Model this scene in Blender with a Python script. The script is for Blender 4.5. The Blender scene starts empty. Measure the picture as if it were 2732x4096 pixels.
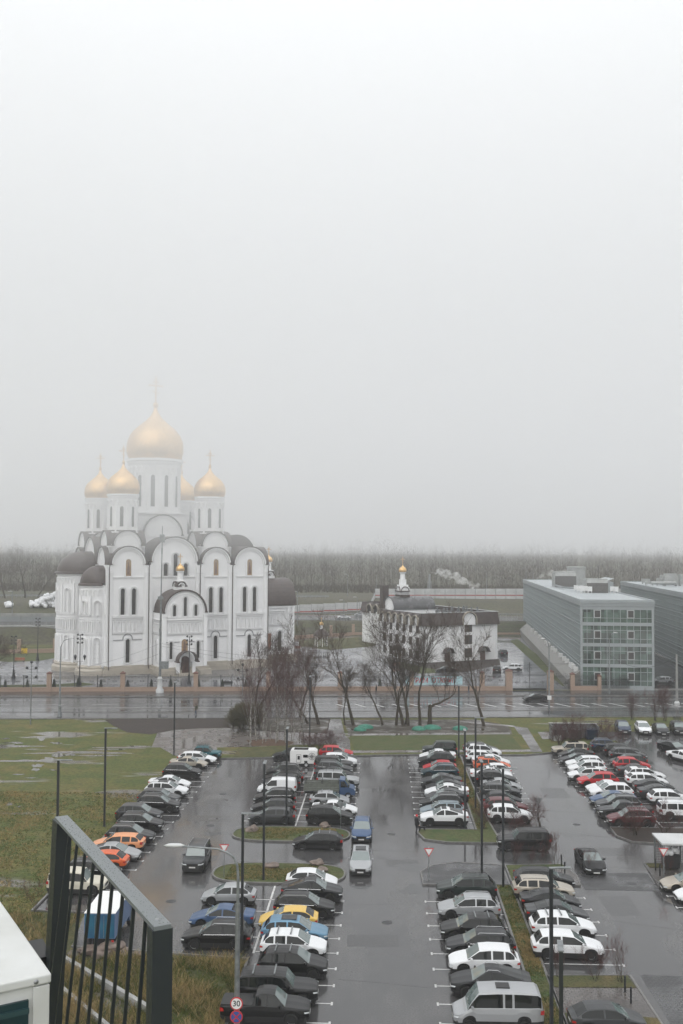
import bpy, bmesh, math, random
from mathutils import Vector, Matrix, noise
R_ = math.radians
sc = bpy.context.scene
COL = sc.collection
# ---------------------------------------------------------------- camera
HAZE_D = .00032
CLOUD0 = 24.6; CLOUDK = .0185
CAMH = 27.3; F_ = 3982.0; PITCH = R_(2.26); ROLL = R_(-0.29)
cd = bpy.data.cameras.new("camera"); cam = bpy.data.objects.new("camera", cd); COL.objects.link(cam)
cd.sensor_fit = 'VERTICAL'; cd.sensor_height = 36.0; cd.lens = 36.0*F_/4096.0
cd.clip_start = 0.1; cd.clip_end = 8000
cam.location = (0, 0, CAMH)
cam.rotation_euler = (Matrix.Rotation(R_(90)+PITCH, 3, 'X') @ Matrix.Rotation(-ROLL, 3, 'Z')).to_euler()
sc.camera = cam
# ---------------------------------------------------------------- world and sun (overcast, foggy noon)
w = bpy.data.worlds.new("World"); sc.world = w; w.use_nodes = True
nt = w.node_tree; nd = nt.nodes; lk = nt.links
for n in list(nd): nd.remove(n)
out = nd.new('ShaderNodeOutputWorld'); bg = nd.new('ShaderNodeBackground'); bg2 = nd.new('ShaderNodeBackground'); add = nd.new('ShaderNodeAddShader')
sky = nd.new('ShaderNodeTexSky'); sky.sky_type = 'NISHITA'; sky.sun_disc = False
sky.sun_elevation = R_(38); sky.sun_rotation = R_(200); sky.dust_density = 8; sky.air_density = 1.0
hs = nd.new('ShaderNodeHueSaturation'); hs.inputs['Saturation'].default_value = 0.25
lk.new(sky.outputs[0], hs.inputs['Color']); lk.new(hs.outputs[0], bg.inputs[0]); bg.inputs[1].default_value = 0.012
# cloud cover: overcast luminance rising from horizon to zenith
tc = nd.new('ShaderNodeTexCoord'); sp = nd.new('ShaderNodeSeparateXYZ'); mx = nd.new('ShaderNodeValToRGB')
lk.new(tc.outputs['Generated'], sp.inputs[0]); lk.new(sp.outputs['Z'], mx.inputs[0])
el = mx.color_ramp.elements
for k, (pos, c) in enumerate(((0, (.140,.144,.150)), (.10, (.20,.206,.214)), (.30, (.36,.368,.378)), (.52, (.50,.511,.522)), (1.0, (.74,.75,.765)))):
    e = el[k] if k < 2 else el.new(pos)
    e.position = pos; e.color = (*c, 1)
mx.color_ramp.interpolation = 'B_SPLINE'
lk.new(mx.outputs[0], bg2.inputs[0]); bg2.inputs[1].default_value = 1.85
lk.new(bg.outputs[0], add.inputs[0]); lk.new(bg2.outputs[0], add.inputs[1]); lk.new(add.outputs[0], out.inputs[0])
sd = bpy.data.lights.new("sun", 'SUN'); sd.energy = 1.0; sd.angle = R_(85); sd.color = (1, .97, .93)
so = bpy.data.objects.new("sun", sd); COL.objects.link(so); so.rotation_euler = (R_(52), 0, R_(-20))
so.location = (0, 0, 200)
sc.view_settings.view_transform = 'Standard'; sc.view_settings.look = 'None'; sc.view_settings.exposure = 0.60; sc.view_settings.gamma = 1
sc.render.engine = 'CYCLES'
cy = sc.cycles; cy.max_bounces = 5; cy.diffuse_bounces = 2; cy.glossy_bounces = 3; cy.transmission_bounces = 2; cy.volume_bounces = 2; cy.transparent_max_bounces = 8
cy.use_denoising = True; cy.caustics_reflective = False; cy.caustics_refractive = False; cy.sample_clamp_indirect = 4
cy.use_adaptive_sampling = True; cy.adaptive_threshold = 0.02

# ---------------------------------------------------------------- projections: photograph pixel -> point of the place
def ray(px, py):
    x = (px-1366.)/F_; y = -(py-2048.)/F_
    c, s = math.cos(-ROLL), math.sin(-ROLL); x, y = c*x-s*y, s*x+c*y
    cp, sn = math.cos(PITCH), math.sin(PITCH)
    return (x, cp-sn*y, sn+cp*y)
def G(px, py, z=0.0):
    r = ray(px, py); t = (z-CAMH)/r[2]; return (r[0]*t, r[1]*t)
def at(px, py, Y):
    r = ray(px, py); t = Y/r[1]; return (r[0]*t, Y, CAMH+r[2]*t)
LA = R_(-2.4)
def LW(a, b): return (a*math.cos(LA)-b*math.sin(LA), a*math.sin(LA)+b*math.cos(LA))

# ---------------------------------------------------------------- materials
MATS = {}
def mat(name, col=(.5,.5,.5), rough=.6, metal=0., spec=.5, coat=0., bump=0., nscale=5., var=0., col2=None, ior=None, emit=None, detail=4., rvar=0., coord='Object'):
    if name in MATS: return MATS[name]
    m = bpy.data.materials.new(name); m.use_nodes = True; MATS[name] = m
    t = m.node_tree; n = t.nodes; l = t.links; b = n['Principled BSDF']
    b.inputs['Base Color'].default_value = (*col, 1); b.inputs['Roughness'].default_value = rough; b.inputs['Metallic'].default_value = metal
    b.inputs['Specular IOR Level'].default_value = spec; b.inputs['Coat Weight'].default_value = coat; b.inputs['Coat Roughness'].default_value = .06
    if ior: b.inputs['IOR'].default_value = ior
    if emit: b.inputs['Emission Color'].default_value = (*col, 1); b.inputs['Emission Strength'].default_value = emit
    if var or col2 or bump or rvar:
        c = n.new('ShaderNodeTexCoord'); nz = n.new('ShaderNodeTexNoise'); nz.inputs['Scale'].default_value = nscale; nz.inputs['Detail'].default_value = detail
        l.new(c.outputs[coord], nz.inputs['Vector'])
        r = n.new('ShaderNodeMapRange'); r.inputs['From Min'].default_value = .3; r.inputs['From Max'].default_value = .7; l.new(nz.outputs[0], r.inputs['Value'])
        if var or col2:
            x = n.new('ShaderNodeMix'); x.data_type = 'RGBA'; l.new(r.outputs[0], x.inputs['Factor'])
            x.inputs['A'].default_value = (*[k*(1-var) for k in col], 1)
            x.inputs['B'].default_value = (*(col2 or [min(1, k*(1+var)) for k in col]), 1)
            l.new(x.outputs['Result'], b.inputs['Base Color'])
        if rvar:
            r2 = n.new('ShaderNodeMapRange'); l.new(nz.outputs[0], r2.inputs['Value']); r2.inputs['From Min'].default_value = .3; r2.inputs['From Max'].default_value = .7
            r2.inputs['To Min'].default_value = max(.02, rough-rvar); r2.inputs['To Max'].default_value = rough+rvar; l.new(r2.outputs[0], b.inputs['Roughness'])
        if bump:
            bp = n.new('ShaderNodeBump'); bp.inputs['Strength'].default_value = 1; bp.inputs['Distance'].default_value = bump
            l.new(nz.outputs[0], bp.inputs['Height']); l.new(bp.outputs[0], b.inputs['Normal'])
    return m

def layered(name, cols, scales, rough=(.9, .9), wet=None, bump=.03, brick=None, stretch=None):
    """ground cover: three noises of different scale mix three colours; wet patches get a low roughness"""
    m = bpy.data.materials.new(name); m.use_nodes = True; MATS[name] = m
    t = m.node_tree; n = t.nodes; l = t.links; b = n['Principled BSDF']
    g = n.new('ShaderNodeNewGeometry'); vec = g.outputs['Position']
    if stretch:
        mp = n.new('ShaderNodeMapping'); mp.inputs['Scale'].default_value = stretch; l.new(vec, mp.inputs['Vector']); vecs = mp.outputs[0]
    else: vecs = vec
    def nz(s, lo, hi, v=vec, d=5):
        k = n.new('ShaderNodeTexNoise'); k.inputs['Scale'].default_value = s; k.inputs['Detail'].default_value = d; k.inputs['Roughness'].default_value = .6; l.new(v, k.inputs['Vector'])
        r = n.new('ShaderNodeMapRange'); r.inputs['From Min'].default_value = lo; r.inputs['From Max'].default_value = hi; l.new(k.outputs[0], r.inputs['Value']); return r.outputs[0], k.outputs[0]
    f1, _ = nz(scales[0], .38, .62); f2, _ = nz(scales[1], .35, .65); f3, raw = nz(scales[2], .3, .7)
    def mix(f, a, c, bl='MIX'):
        x = n.new('ShaderNodeMix'); x.data_type = 'RGBA'; x.blend_type = bl
        if isinstance(f, float): x.inputs['Factor'].default_value = f
        else: l.new(f, x.inputs['Factor'])
        for s, v in (('A', a), ('B', c)):
            if isinstance(v, tuple): x.inputs[s].default_value = (*v, 1)
            else: l.new(v, x.inputs[s])
        return x.outputs['Result']
    c = mix(f1, cols[0], cols[1]); c = mix(f2, c, cols[2]) if len(cols) > 2 else c
    sh = mix(f3, (.55, .55, .55), (1.35, 1.35, 1.35)); c = mix(1.0, c, sh, 'MULTIPLY')
    if brick:
        bt = n.new('ShaderNodeTexBrick'); bt.inputs['Scale'].default_value = 1; bt.inputs['Brick Width'].default_value = brick[0]; bt.inputs['Row Height'].default_value = brick[1]; bt.inputs['Mortar Size'].default_value = brick[2]
        bt.inputs['Color1'].default_value = (1, 1, 1, 1); bt.inputs['Color2'].default_value = (.8, .8, .8, 1); bt.inputs['Mortar'].default_value = (.45, .45, .45, 1)
        l.new(vec, bt.inputs['Vector']); c = mix(1.0, c, bt.outputs['Color'], 'MULTIPLY')
    bp = n.new('ShaderNodeBump'); bp.inputs['Distance'].default_value = bump; l.new(raw, bp.inputs['Height'])
    if wet:
        fw, _ = nz(wet[0], wet[1], wet[2], vecs, 3)
        if wet[3]: c = mix(fw, c, wet[3])
        r = n.new('ShaderNodeMapRange'); l.new(fw, r.inputs['Value']); r.inputs['To Min'].default_value = rough[1]; r.inputs['To Max'].default_value = rough[0]; l.new(r.outputs[0], b.inputs['Roughness'])
        inv = n.new('ShaderNodeMapRange'); l.new(fw, inv.inputs['Value']); inv.inputs['To Min'].default_value = 1; inv.inputs['To Max'].default_value = .04; l.new(inv.outputs[0], bp.inputs['Strength'])
    else: b.inputs['Roughness'].default_value = rough[1]
    l.new(c, b.inputs['Base Color']); l.new(bp.outputs[0], b.inputs['Normal'])
    return m

layered('m_asphalt', [(.068,.066,.066), (.095,.092,.090), (.08,.078,.077)], (.11, .5, 9.), rough=(.08, .22), wet=(.16, .36, .54, (.06,.059,.060)), bump=.003, stretch=(1.6, .5, 1))
layered('m_road', [(.07,.068,.068), (.09,.086,.084), (.075,.072,.07)], (.05, .4, 6.), rough=(.06, .24), wet=(.12, .40, .62, (.038,.038,.04)), bump=.004, stretch=(.25, 1.6, 1))
layered('m_paving', [(.085,.075,.07), (.11,.095,.085), (.095,.085,.08)], (.2, .8, 7.), rough=(.12, .4), wet=(.2, .42, .6, None), bump=.004, brick=(.4, .2, .018))
layered('m_cobble', [(.065,.065,.068), (.085,.085,.088), (.07,.07,.072)], (.3, 1., 9.), rough=(.18, .5), wet=(.3, .42, .6, None), bump=.006, brick=(.35, .22, .04))
layered('m_plaza', [(.16,.165,.18), (.20,.205,.215), (.18,.18,.19)], (.05, .2, 3.), rough=(.06, .3), wet=(.06, .40, .58, None), bump=.002)
layered('m_grass', [(.085,.092,.016), (.145,.112,.034), (.056,.078,.012)], (.10, .35, 2.2), rough=(.05, .95), wet=(.11, .60, .66, (.09,.078,.055)), bump=.12, stretch=(.5, 1.5, 1))
mat('m_lotpuddle', (.045,.045,.045), .02)
mat('m_patch', (.045,.044,.044), .22, var=.2, nscale=2)
mat('m_puddle', (.10,.09,.075), .03, col2=(.06,.06,.04), nscale=1.2)
layered('m_lawn', [(.040,.072,.016), (.062,.082,.020), (.085,.085,.03)], (.15, .7, 5.), rough=(.3, .95), bump=.10)
layered('m_weeds', [(.075,.078,.022), (.13,.10,.04), (.05,.062,.02)], (.25, .9, 6.), rough=(.3, .95), bump=.15)
layered('m_soil', [(.050,.040,.030), (.075,.058,.042), (.040,.034,.022)], (.2, .9, 7.), rough=(.2, .8), wet=(.3, .45, .65, None), bump=.05)
layered('m_mulch', [(.030,.020,.015), (.045,.030,.022), (.025,.018,.014)], (.3, 1.5, 9.), rough=(.3, .85), bump=.08)
layered('m_leaves', [(.14,.06,.025), (.10,.05,.03), (.07,.05,.03)], (.6, 2., 12.), rough=(.3, .85), bump=.06)
layered('m_mud', [(.13,.11,.10), (.16,.14,.125), (.10,.088,.08)], (.2, .8, 6.), rough=(.07, .45), wet=(.25, .38, .58, None), bump=.01)
layered('m_far', [(.055,.065,.025), (.085,.075,.04), (.06,.055,.035)], (.03, .2, 1.), rough=(.3, .95), bump=.1)
mat('m_kerb', (.14,.135,.13), .45, var=.3, nscale=3, bump=.01)
mat('m_line', (.55,.55,.54), .35, var=.25, nscale=2.5)
mat('m_white', (.87,.87,.87), .75, var=.035, nscale=.35, bump=.01)
mat('m_trim', (.88,.88,.88), .75)
mat('m_plinth', (.46,.42,.36), .6, col2=(.38,.345,.29), nscale=.5, bump=.01)
mat('m_roof', (.062,.044,.038), .42, var=.25, nscale=1.2, rvar=.12)
mat('m_gold', (.78,.51,.23), .36, metal=1, var=.16, nscale=1.6, rvar=.08, bump=.012)
mat('m_goldmat', (.70,.46,.20), .42, metal=1)
mat('m_dark', (.02,.02,.022), .5)
mat('m_iron', (.022,.023,.025), .45)
mat('m_polepaint', (.016,.019,.022), .38)
mat('m_steel', (.30,.31,.32), .45, metal=.6, var=.2, nscale=4)
mat('m_galv', (.22,.235,.24), .45, metal=.5, var=.25, nscale=3)
mat('m_winglass', (.035,.035,.035), .12, col2=(.075,.07,.065), nscale=.9, ior=1.5)
mat('m_brick', (.41,.30,.235), .75, col2=(.33,.235,.18), nscale=6, bump=.01)
mat('m_brickcap', (.13,.06,.045), .7)
mat('m_concrete', (.27,.27,.26), .7, var=.25, nscale=.6, bump=.01)
mat('m_panelw', (.52,.53,.53), .6, var=.12, nscale=.4)
mat('m_redband', (.36,.07,.06), .6)
mat('m_rubber', (.012,.012,.012), .65)
mat('m_rim', (.62,.63,.64), .38, metal=.5)
mat('m_rimdark', (.035,.035,.038), .35, metal=.5)
mat('m_carglass', (.008,.010,.010), .05, ior=1.5, spec=.35)
mat('m_screen', (.11,.145,.14), .06, ior=1.9, spec=.7)
mat('m_plastic', (.018,.018,.019), .5)
mat('m_under', (.008,.008,.008), .9)
mat('m_chrome', (.6,.6,.6), .15, metal=1)
mat('m_head', (.62,.65,.66), .1, coat=1)
mat('m_tail', (.42,.02,.02), .15, coat=1)
mat('m_plate', (.62,.62,.60), .4)
mat('m_bark', (.042,.032,.020), .85, var=.35, nscale=4, bump=.02)
mat('m_twig', (.058,.038,.026), .85)
mat('m_twigred', (.075,.032,.030), .85)
mat('m_twiggreen', (.10,.09,.05), .85)
mat('m_birch', (.42,.40,.37), .7, col2=(.05,.045,.04), nscale=5, detail=1)
mat('m_rock', (.15,.115,.095), .6, var=.35, nscale=2.5, bump=.04)
mat('m_thuja', (.018,.035,.016), .85, var=.4, nscale=4, bump=.15)
mat('m_greencover', (.025,.17,.115), .5, var=.25, nscale=3)
mat('m_sack', (.72,.73,.74), .55, var=.1, nscale=2)
mat('m_wood', (.30,.11,.06), .6, var=.3, nscale=4)
mat('m_signwhite', (.75,.75,.74), .4)
mat('m_signred', (.50,.03,.035), .4)
mat('m_signblue', (.03,.08,.28), .4)
mat('m_black', (.01,.01,.01), .5)
mat('m_forest', (.050,.036,.024), .95, col2=(.075,.062,.04), nscale=.06)
mat('m_roofgrey', (.09,.09,.092), .25, var=.3, nscale=.4, rvar=.15)
mat('m_cladding', (.34,.37,.38), .45, var=.06, nscale=.5)
mat('m_mullion', (.40,.44,.45), .4)
mat('m_fabricdark', (.015,.015,.018), .9)
mat('m_skin', (.45,.28,.2), .6)
mat('m_hvac', (.33,.34,.33), .5, var=.15, nscale=1)
mat('m_yellow', (.62,.42,.03), .6)
def glasswall(name, tint):
    m = bpy.data.materials.new(name); m.use_nodes = True; MATS[name] = m
    t = m.node_tree; n = t.nodes; l = t.links; b = n['Principled BSDF']
    tc_ = n.new('ShaderNodeTexCoord'); mp = n.new('ShaderNodeMapping'); mp.inputs['Scale'].default_value = (1/1.35, 1/1.35, 1/2.05)
    vo = n.new('ShaderNodeTexVoronoi'); vo.inputs['Randomness'].default_value = 0; vo.inputs['Scale'].default_value = 1
    l.new(tc_.outputs['Object'], mp.inputs[0]); l.new(mp.outputs[0], vo.inputs['Vector'])
    nz = n.new('ShaderNodeTexNoise'); nz.inputs['Scale'].default_value = .9; nz.inputs['Detail'].default_value = 3; l.new(tc_.outputs['Object'], nz.inputs['Vector'])
    sp_ = n.new('ShaderNodeSeparateColor'); l.new(vo.outputs['Color'], sp_.inputs[0])
    ad = n.new('ShaderNodeMath'); ad.operation = 'MULTIPLY'; l.new(sp_.outputs[0], ad.inputs[0]); l.new(nz.outputs[0], ad.inputs[1])
    x = n.new('ShaderNodeMix'); x.data_type = 'RGBA'; l.new(ad.outputs[0], x.inputs['Factor'])
    x.inputs['A'].default_value = (*[k*.25 for k in tint], 1); x.inputs['B'].default_value = (*[k*3.0 for k in tint], 1)
    l.new(x.outputs['Result'], b.inputs['Base Color']); b.inputs['Roughness'].default_value = .06; b.inputs['IOR'].default_value = 1.75
glasswall('m_curtain', (.075,.115,.098))

# ---------------------------------------------------------------- mesh helpers
class M:
    def __init__(s): s.v = []; s.f = []; s.m = []
    def face(s, pts, mi=0):
        k = len(s.v); s.v += [tuple(p) for p in pts]; s.f.append(tuple(range(k, k+len(pts)))); s.m.append(mi)
    def box(s, x0, x1, y0, y1, z0, z1, mi=0):
        k = len(s.v); s.v += [(x0,y0,z0),(x1,y0,z0),(x1,y1,z0),(x0,y1,z0),(x0,y0,z1),(x1,y0,z1),(x1,y1,z1),(x0,y1,z1)]
        for q in ((0,3,2,1),(4,5,6,7),(0,1,5,4),(1,2,6,5),(2,3,7,6),(3,0,4,7)): s.f.append(tuple(k+i for i in q)); s.m.append(mi)
        return s
    def obox(s, c, half, rot=0, mi=0, tilt=None):
        k = len(s.v); mt = Matrix.Rotation(rot, 3, 'Z')
        if tilt: mt = mt @ Matrix.Rotation(tilt, 3, 'Y')
        for dz in (-1, 1):
            for dx, dy in ((-1,-1),(1,-1),(1,1),(-1,1)):
                p = mt @ Vector((dx*half[0], dy*half[1], dz*half[2])); s.v.append((c[0]+p.x, c[1]+p.y, c[2]+p.z))
        for q in ((0,3,2,1),(4,5,6,7),(0,1,5,4),(1,2,6,5),(2,3,7,6),(3,0,4,7)): s.f.append(tuple(k+i for i in q)); s.m.append(mi)
        return s
    def tube(s, pts, rs, n=6, mi=0, cap=True):
        pts = [Vector(p) for p in pts]; rings = []
        if not hasattr(rs, '__len__'): rs = [rs]*len(pts)
        for i, p in enumerate(pts):
            d = (pts[min(i+1, len(pts)-1)]-pts[max(i-1, 0)]).normalized()
            a = Vector((0,0,1)) if abs(d.z) < .9 else Vector((1,0,0))
            u = d.cross(a).normalized(); v = d.cross(u)
            k = len(s.v)
            for j in range(n):
                t = 2*math.pi*j/n; q = p+(u*math.cos(t)+v*math.sin(t))*rs[i]; s.v.append(tuple(q))
            rings.append(k)
        for a, b in zip(rings, rings[1:]):
            for j in range(n): s.f.append((a+j, a+(j+1)%n, b+(j+1)%n, b+j)); s.m.append(mi)
        if cap:
            s.f.append(tuple(rings[0]+j for j in range(n))); s.m.append(mi)
            s.f.append(tuple(rings[-1]+n-1-j for j in range(n))); s.m.append(mi)
        return s
    def lathe(s, prof, n=24, c=(0,0,0), mi=0, a0=0, a1=2*math.pi, sx=1, sy=1):
        full = abs(a1-a0-2*math.pi) < 1e-6; cnt = n if full else n+1; k = len(s.v)
        for r, z in prof:
            for j in range(cnt):
                t = a0+(a1-a0)*j/n; s.v.append((c[0]+r*math.cos(t)*sx, c[1]+r*math.sin(t)*sy, c[2]+z))
        for i in range(len(prof)-1):
            for j in range(n):
                j2 = (j+1) % cnt if full else j+1
                s.f.append((k+i*cnt+j, k+i*cnt+j2, k+(i+1)*cnt+j2, k+(i+1)*cnt+j)); s.m.append(mi)
        return s
    def poly(s, pts, z0, z1=None, mi=0):
        """flat polygon (list of xy) at z1, with sides down to z0"""
        if z1 is None: s.face([(x,y,z0) for x,y in pts], mi); return s
        ar = sum(a[0]*b[1]-b[0]*a[1] for a, b in zip(pts, pts[1:]+pts[:1]))
        if ar < 0: pts = pts[::-1]
        s.face([(x,y,z1) for x,y in pts], mi)
        for a, b in zip(pts, pts[1:]+pts[:1]): s.face([(a[0],a[1],z0),(b[0],b[1],z0),(b[0],b[1],z1),(a[0],a[1],z1)], mi)
        return s
    def build(s, name, mats, parent=None, smooth=None, loc=None, rz=0):
        me = bpy.data.meshes.new(name); me.from_pydata(s.v, [], s.f)
        if isinstance(mats, str): mats = [mats]
        for q in mats: me.materials.append(MATS[q])
        me.polygons.foreach_set('material_index', s.m)
        if smooth:
            me.polygons.foreach_set('use_smooth', [True]*len(s.f))
            if smooth is not True: me.set_sharp_from_angle(angle=R_(smooth))
        me.update()
        o = bpy.data.objects.new(name, me); COL.objects.link(o)
        if parent: o.parent = parent
        if loc: o.location = loc
        o.rotation_euler.z = rz
        return o
def tag(o, label=None, cat=None, group=None, kind=None):
    if label: o['label'] = label
    if cat: o['category'] = cat
    if group: o['group'] = group
    if kind: o['kind'] = kind
    return o
def thing(name, label, cat, loc=(0,0,0), rz=0, group=None):
    o = bpy.data.objects.new(name, None); COL.objects.link(o); o.location = loc; o.rotation_euler.z = rz; o.empty_display_size = .5
    return tag(o, label, cat, group)
def struct(name, m, mats, **k): return tag(m.build(name, mats, **k), kind='structure')
KIDS = {}
def copy_tree(o, parent=None):
    c = o.copy(); COL.objects.link(c)
    if parent: c.parent = parent
    for ch in o.children: copy_tree(ch, c)
    return c
ORD = 'first second third fourth fifth sixth seventh eighth ninth tenth eleventh twelfth thirteenth fourteenth fifteenth sixteenth seventeenth eighteenth nineteenth twentieth'.split()
# ================================================================ GROUND
def sstep(t): t = max(0, min(1, t)); return t*t*(3-2*t)
def hgt(x, y):
    k = max(0, min(1, (x+90)/60.0))            # the highway bank lies nearer on the left
    y0 = 290+32*k
    h = 3.9*sstep((y-y0)/14)
    h += 4.1*sstep((y-(y0+46))/34)
    if y > 460: h += (y-460)*.0185
    return h
m = M(); xs = [-1500,-600,-300,-200,-150,-120,-105]+[-90+7.5*i for i in range(0, 9)]+[-15,0,20,45,70,100,150,300,600,1500]
ys = [-60,0,40,80,120,160,200,240,270,288]+[290+2.2*i for i in range(0, 24)]+[345+3*i for i in range(0, 26)]+[440,460,540,700,1100,1900,2500]
for y in ys:
    for x in xs: m.v.append((x, y, hgt(x, y)))
nx = len(xs)
for j in range(len(ys)-1):
    for i in range(nx-1):
        k = j*nx+i; m.f.append((k, k+1, k+nx+1, k+nx)); m.m.append(0 if ys[j] < 280 else 1)
struct('ground', m, ['m_grass', 'm_far'], smooth=True)
def sheet(name, pts, z, mt): return struct(name, M().poly(pts, z), mt)
def px(l): return [G(*p) for p in l]
L = lambda l: [LW(*p) for p in l]
lotp = L([(-26.3,75.2),(-26.3,130.1),(-21.4,130.8),(3.7,135.0),(19.1,135.8),(23.5,137.9)])+px([(2500,2992),(2470,2964),(2380,2960),(2380,2928),(2760,2924)])+[(110,152),(110,40)]+L([(-9,40),(-9,67.2),(-21.3,68.6),(-22.3,75.2)])
sheet('parking_lot', lotp, .010, 'm_asphalt')
RL = lambda x, y0: (x, y0+.05*x)
def band(name, ya, yb, z, mt, x0=-420, x1=420): return sheet(name, [RL(x0,ya),RL(x1,ya),RL(x1,yb),RL(x0,yb)], z, mt)
band('road', 170.9, 188.2, .010, 'm_road')
for nm, ya, yb in (('pavement', 164.2, 170.3), ('pavement', 188.35, 195.3)):
    p = [RL(-420,ya),RL(420,ya),RL(420,yb),RL(-420,yb)]; struct(nm, M().poly(p, -.02, .11), 'm_road')
for y in (170.6, 188.3, 164.1): struct('kerb', M().poly([RL(-420,y-.1),RL(420,y-.1),RL(420,y+.1),RL(-420,y+.1)], -.02, .16), 'm_kerb')
sheet('path', px([(1322,2876),(1364,2876),(1380,2940),(1400,2960),(1402,3012),(1366,3012),(1345,2975),(1300,2950),(1307,2937)]), .016, 'm_paving')
sheet('path', px([(640,2990),(606,2990),(630,2930),(700,2916),(900,2905),(1310,2930),(1340,2975),(1000,2988),(870,2990),(860,3020),(700,3024)]), .012, 'm_mud')
sheet('mulch_bed', px([(418,2879),(600,2866),(1318,2866),(1320,2876),(1310,2934),(1100,2928),(905,2912),(800,2914),(700,2920),(600,2938),(510,2930),(455,2905)]), .020, 'm_mulch')
sheet('grass_patch', px([(945,2868),(1316,2878),(1306,2932),(1200,2930),(920,2912)]), .026, 'm_soil')
sheet('leaf_litter', px([(985,2962),(1080,2955),(1180,2968),(1150,2984),(1010,2984)]), .022, 'm_leaves')
sheet('grass_patch', px([(955,2995),(1180,2985),(1300,3000),(1280,3026),(930,3028)]), .024, 'm_weeds')
sheet('bare_earth', px([(1372,2880),(1900,2878),(2020,2900),(2040,2912),(2050,2938),(1395,2938)]), .012, 'm_soil')
sheet('lawn', px([(1399,2941),(1800,2938),(2042,2937),(2090,2996),(1800,3001),(1417,3002)]), .016, 'm_lawn')
sheet('footpath', px([(1385,2936),(1700,2932),(2040,2931),(2042,2938),(1800,2940),(1398,2943)]), .020, 'm_mud')
sheet('footpath', px([(1385,3003),(2150,2998),(2150,3007),(1385,3012)]), .014, 'm_mud')
sheet('path', px([(2055,2905),(2110,2912),(2170,3008),(2130,3010),(2085,2940),(2075,2935)]), .022, 'm_paving')
sheet('footpath', px([(1800,2880),(1900,2888),(2060,2903),(2060,2909),(1880,2893)]), .018, 'm_mud')
sheet('wet_slab', px([(2150,2928),(2215,2928),(2230,2955),(2170,2957)]), .018, 'm_mud')
rpd = random.Random(8)
def blob(u, v, ru, rv, nm='puddle', mt='m_puddle', z=.018, n=26, sd=0):
    pts = []
    for i in range(n):
        t = 2*math.pi*i/n; k = 1+.55*noise.noise(Vector((math.cos(t)*1.6+u, math.sin(t)*1.6, v+sd)))*1.6; pts.append((u+ru*math.cos(t)*k, v+rv*math.sin(t)*k))
    sheet(nm, px(pts), z, mt)
for i, a in enumerate(((30,2982,34,5),(62,2972,40,3),(10,2990,22,4),(165,2955,14,6),(225,2973,20,4),(280,2949,16,2),(150,3063,22,6),(200,3040,34,8),(235,3022,30,6),(280,3020,26,4),(140,3078,14,5),(340,3010,50,3),(430,2998,60,2.5),(25,2955,20,2.5),(36,3218,16,5),(75,3227,10,2.5),(75,3098,18,2),(560,2985,60,2),(120,3112,22,1.6),(215,3080,12,2))): blob(*a, sd=i)
for i, a in enumerate(((120,3044,150,4),(330,3012,200,4.5),(500,2990,130,3.5),(60,2985,90,4),(400,3022,100,2.5))): blob(*a, nm='mud_track', mt='m_mud', z=.014, sd=30+i)
for i, a in enumerate(((1475,3028,60,6),(1600,3024,50,4),(1560,3060,14,22),(1655,3090,12,40),(2560,3325,40,7),(2600,3350,14,16),(1395,3430,50,9),(1500,3430,60,5),(1640,3470,70,14),(2290,3340,60,9),(870,3335,60,7),(890,3275,44,5),(960,3300,40,5),(1660,3560,46,18),(2380,3190,80,6),(1480,3160,90,6),(2080,3330,40,10),(2150,3085,40,5),(1740,3320,20,4),(940,3200,40,3))): blob(*a, mt='m_lotpuddle', z=.0135, sd=60+i)
m = M()
for a in (((-20.9,91.9),(-14.4,92.6)),((-2.9,92.2),(3.4,92.0)),((11.3,108.2),(22.4,106.4)),((11,100),(22.4,97.6)),((-2.8,116),(3.2,119)),((-20.8,109),(-14.2,106)),((16.2,89),(22.8,88)),((16.4,76),(22.4,74)),((-2.7,78),(3.2,78.6)),((-2.7,64.6),(3.2,63.6)),((17,66.3),(30,66.0))):
    p, q = Vector(LW(*a[0])), Vector(LW(*a[1])); n_ = max(4, int((q-p).length/1.5)); pts = [p.lerp(q, i/n_)+Vector((noise.noise(Vector((i*.9,a[0][1],0)))*.12, noise.noise(Vector((a[0][1],i*.9,1)))*.12)) for i in range(n_+1)]
    for u, v in zip(pts, pts[1:]): d = (v-u).normalized(); s = Vector((-d.y,d.x))*.02; m.face([(*(u-s),.0145),(*(v-s),.0145),(*(v+s),.0145),(*(u+s),.0145)])
struct('asphalt_seams', m, 'm_patch')
m = M()
for a, b, wa, wb in ((-18.5,113,1.6,.9),(-17.5,102,2.2,1.1),(.8,108,1.2,3.5),(1.8,88.5,1.4,1.0),(-.6,71,1.8,1.1),(20.4,93,2.4,1.2),(18.4,79,1.2,2.2),(19.6,115,1.4,2.4),(-16.2,89,1.6,.8),(14.2,91,1.4,.9),(30,92.5,3.0,1.2)): m.poly(L([(a-wa,b-wb),(a+wa,b-wb*.9),(a+wa*.96,b+wb),(a-wa*1.03,b+wb*.95)]), .0125)
struct('asphalt_patches', m, 'm_patch')
for i, (a, b) in enumerate(((-17.9,112.2),(-17.0,99.4),(.9,97.5),(20.6,84.2),(.4,74.5),(-16.4,78),(19.5,102))):
    x, y = LW(a, b); tag(M().lathe([(.01,.022),(.28,.022),(.30,.018),(.38,.018),(.40,.012)], 20).build('manhole_cover', 'm_iron', loc=(x,y,0)), ['manhole cover at the upper end of the left lane','manhole cover left of the upper oval island','manhole cover in the centre lane by the upper island','manhole cover just before the black sedan in the right lane','manhole cover in the centre lane near the bottom','manhole cover near the lower left rows','manhole cover in the upper right lane'][i], 'manhole cover', 'manhole covers in the lot')
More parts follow.
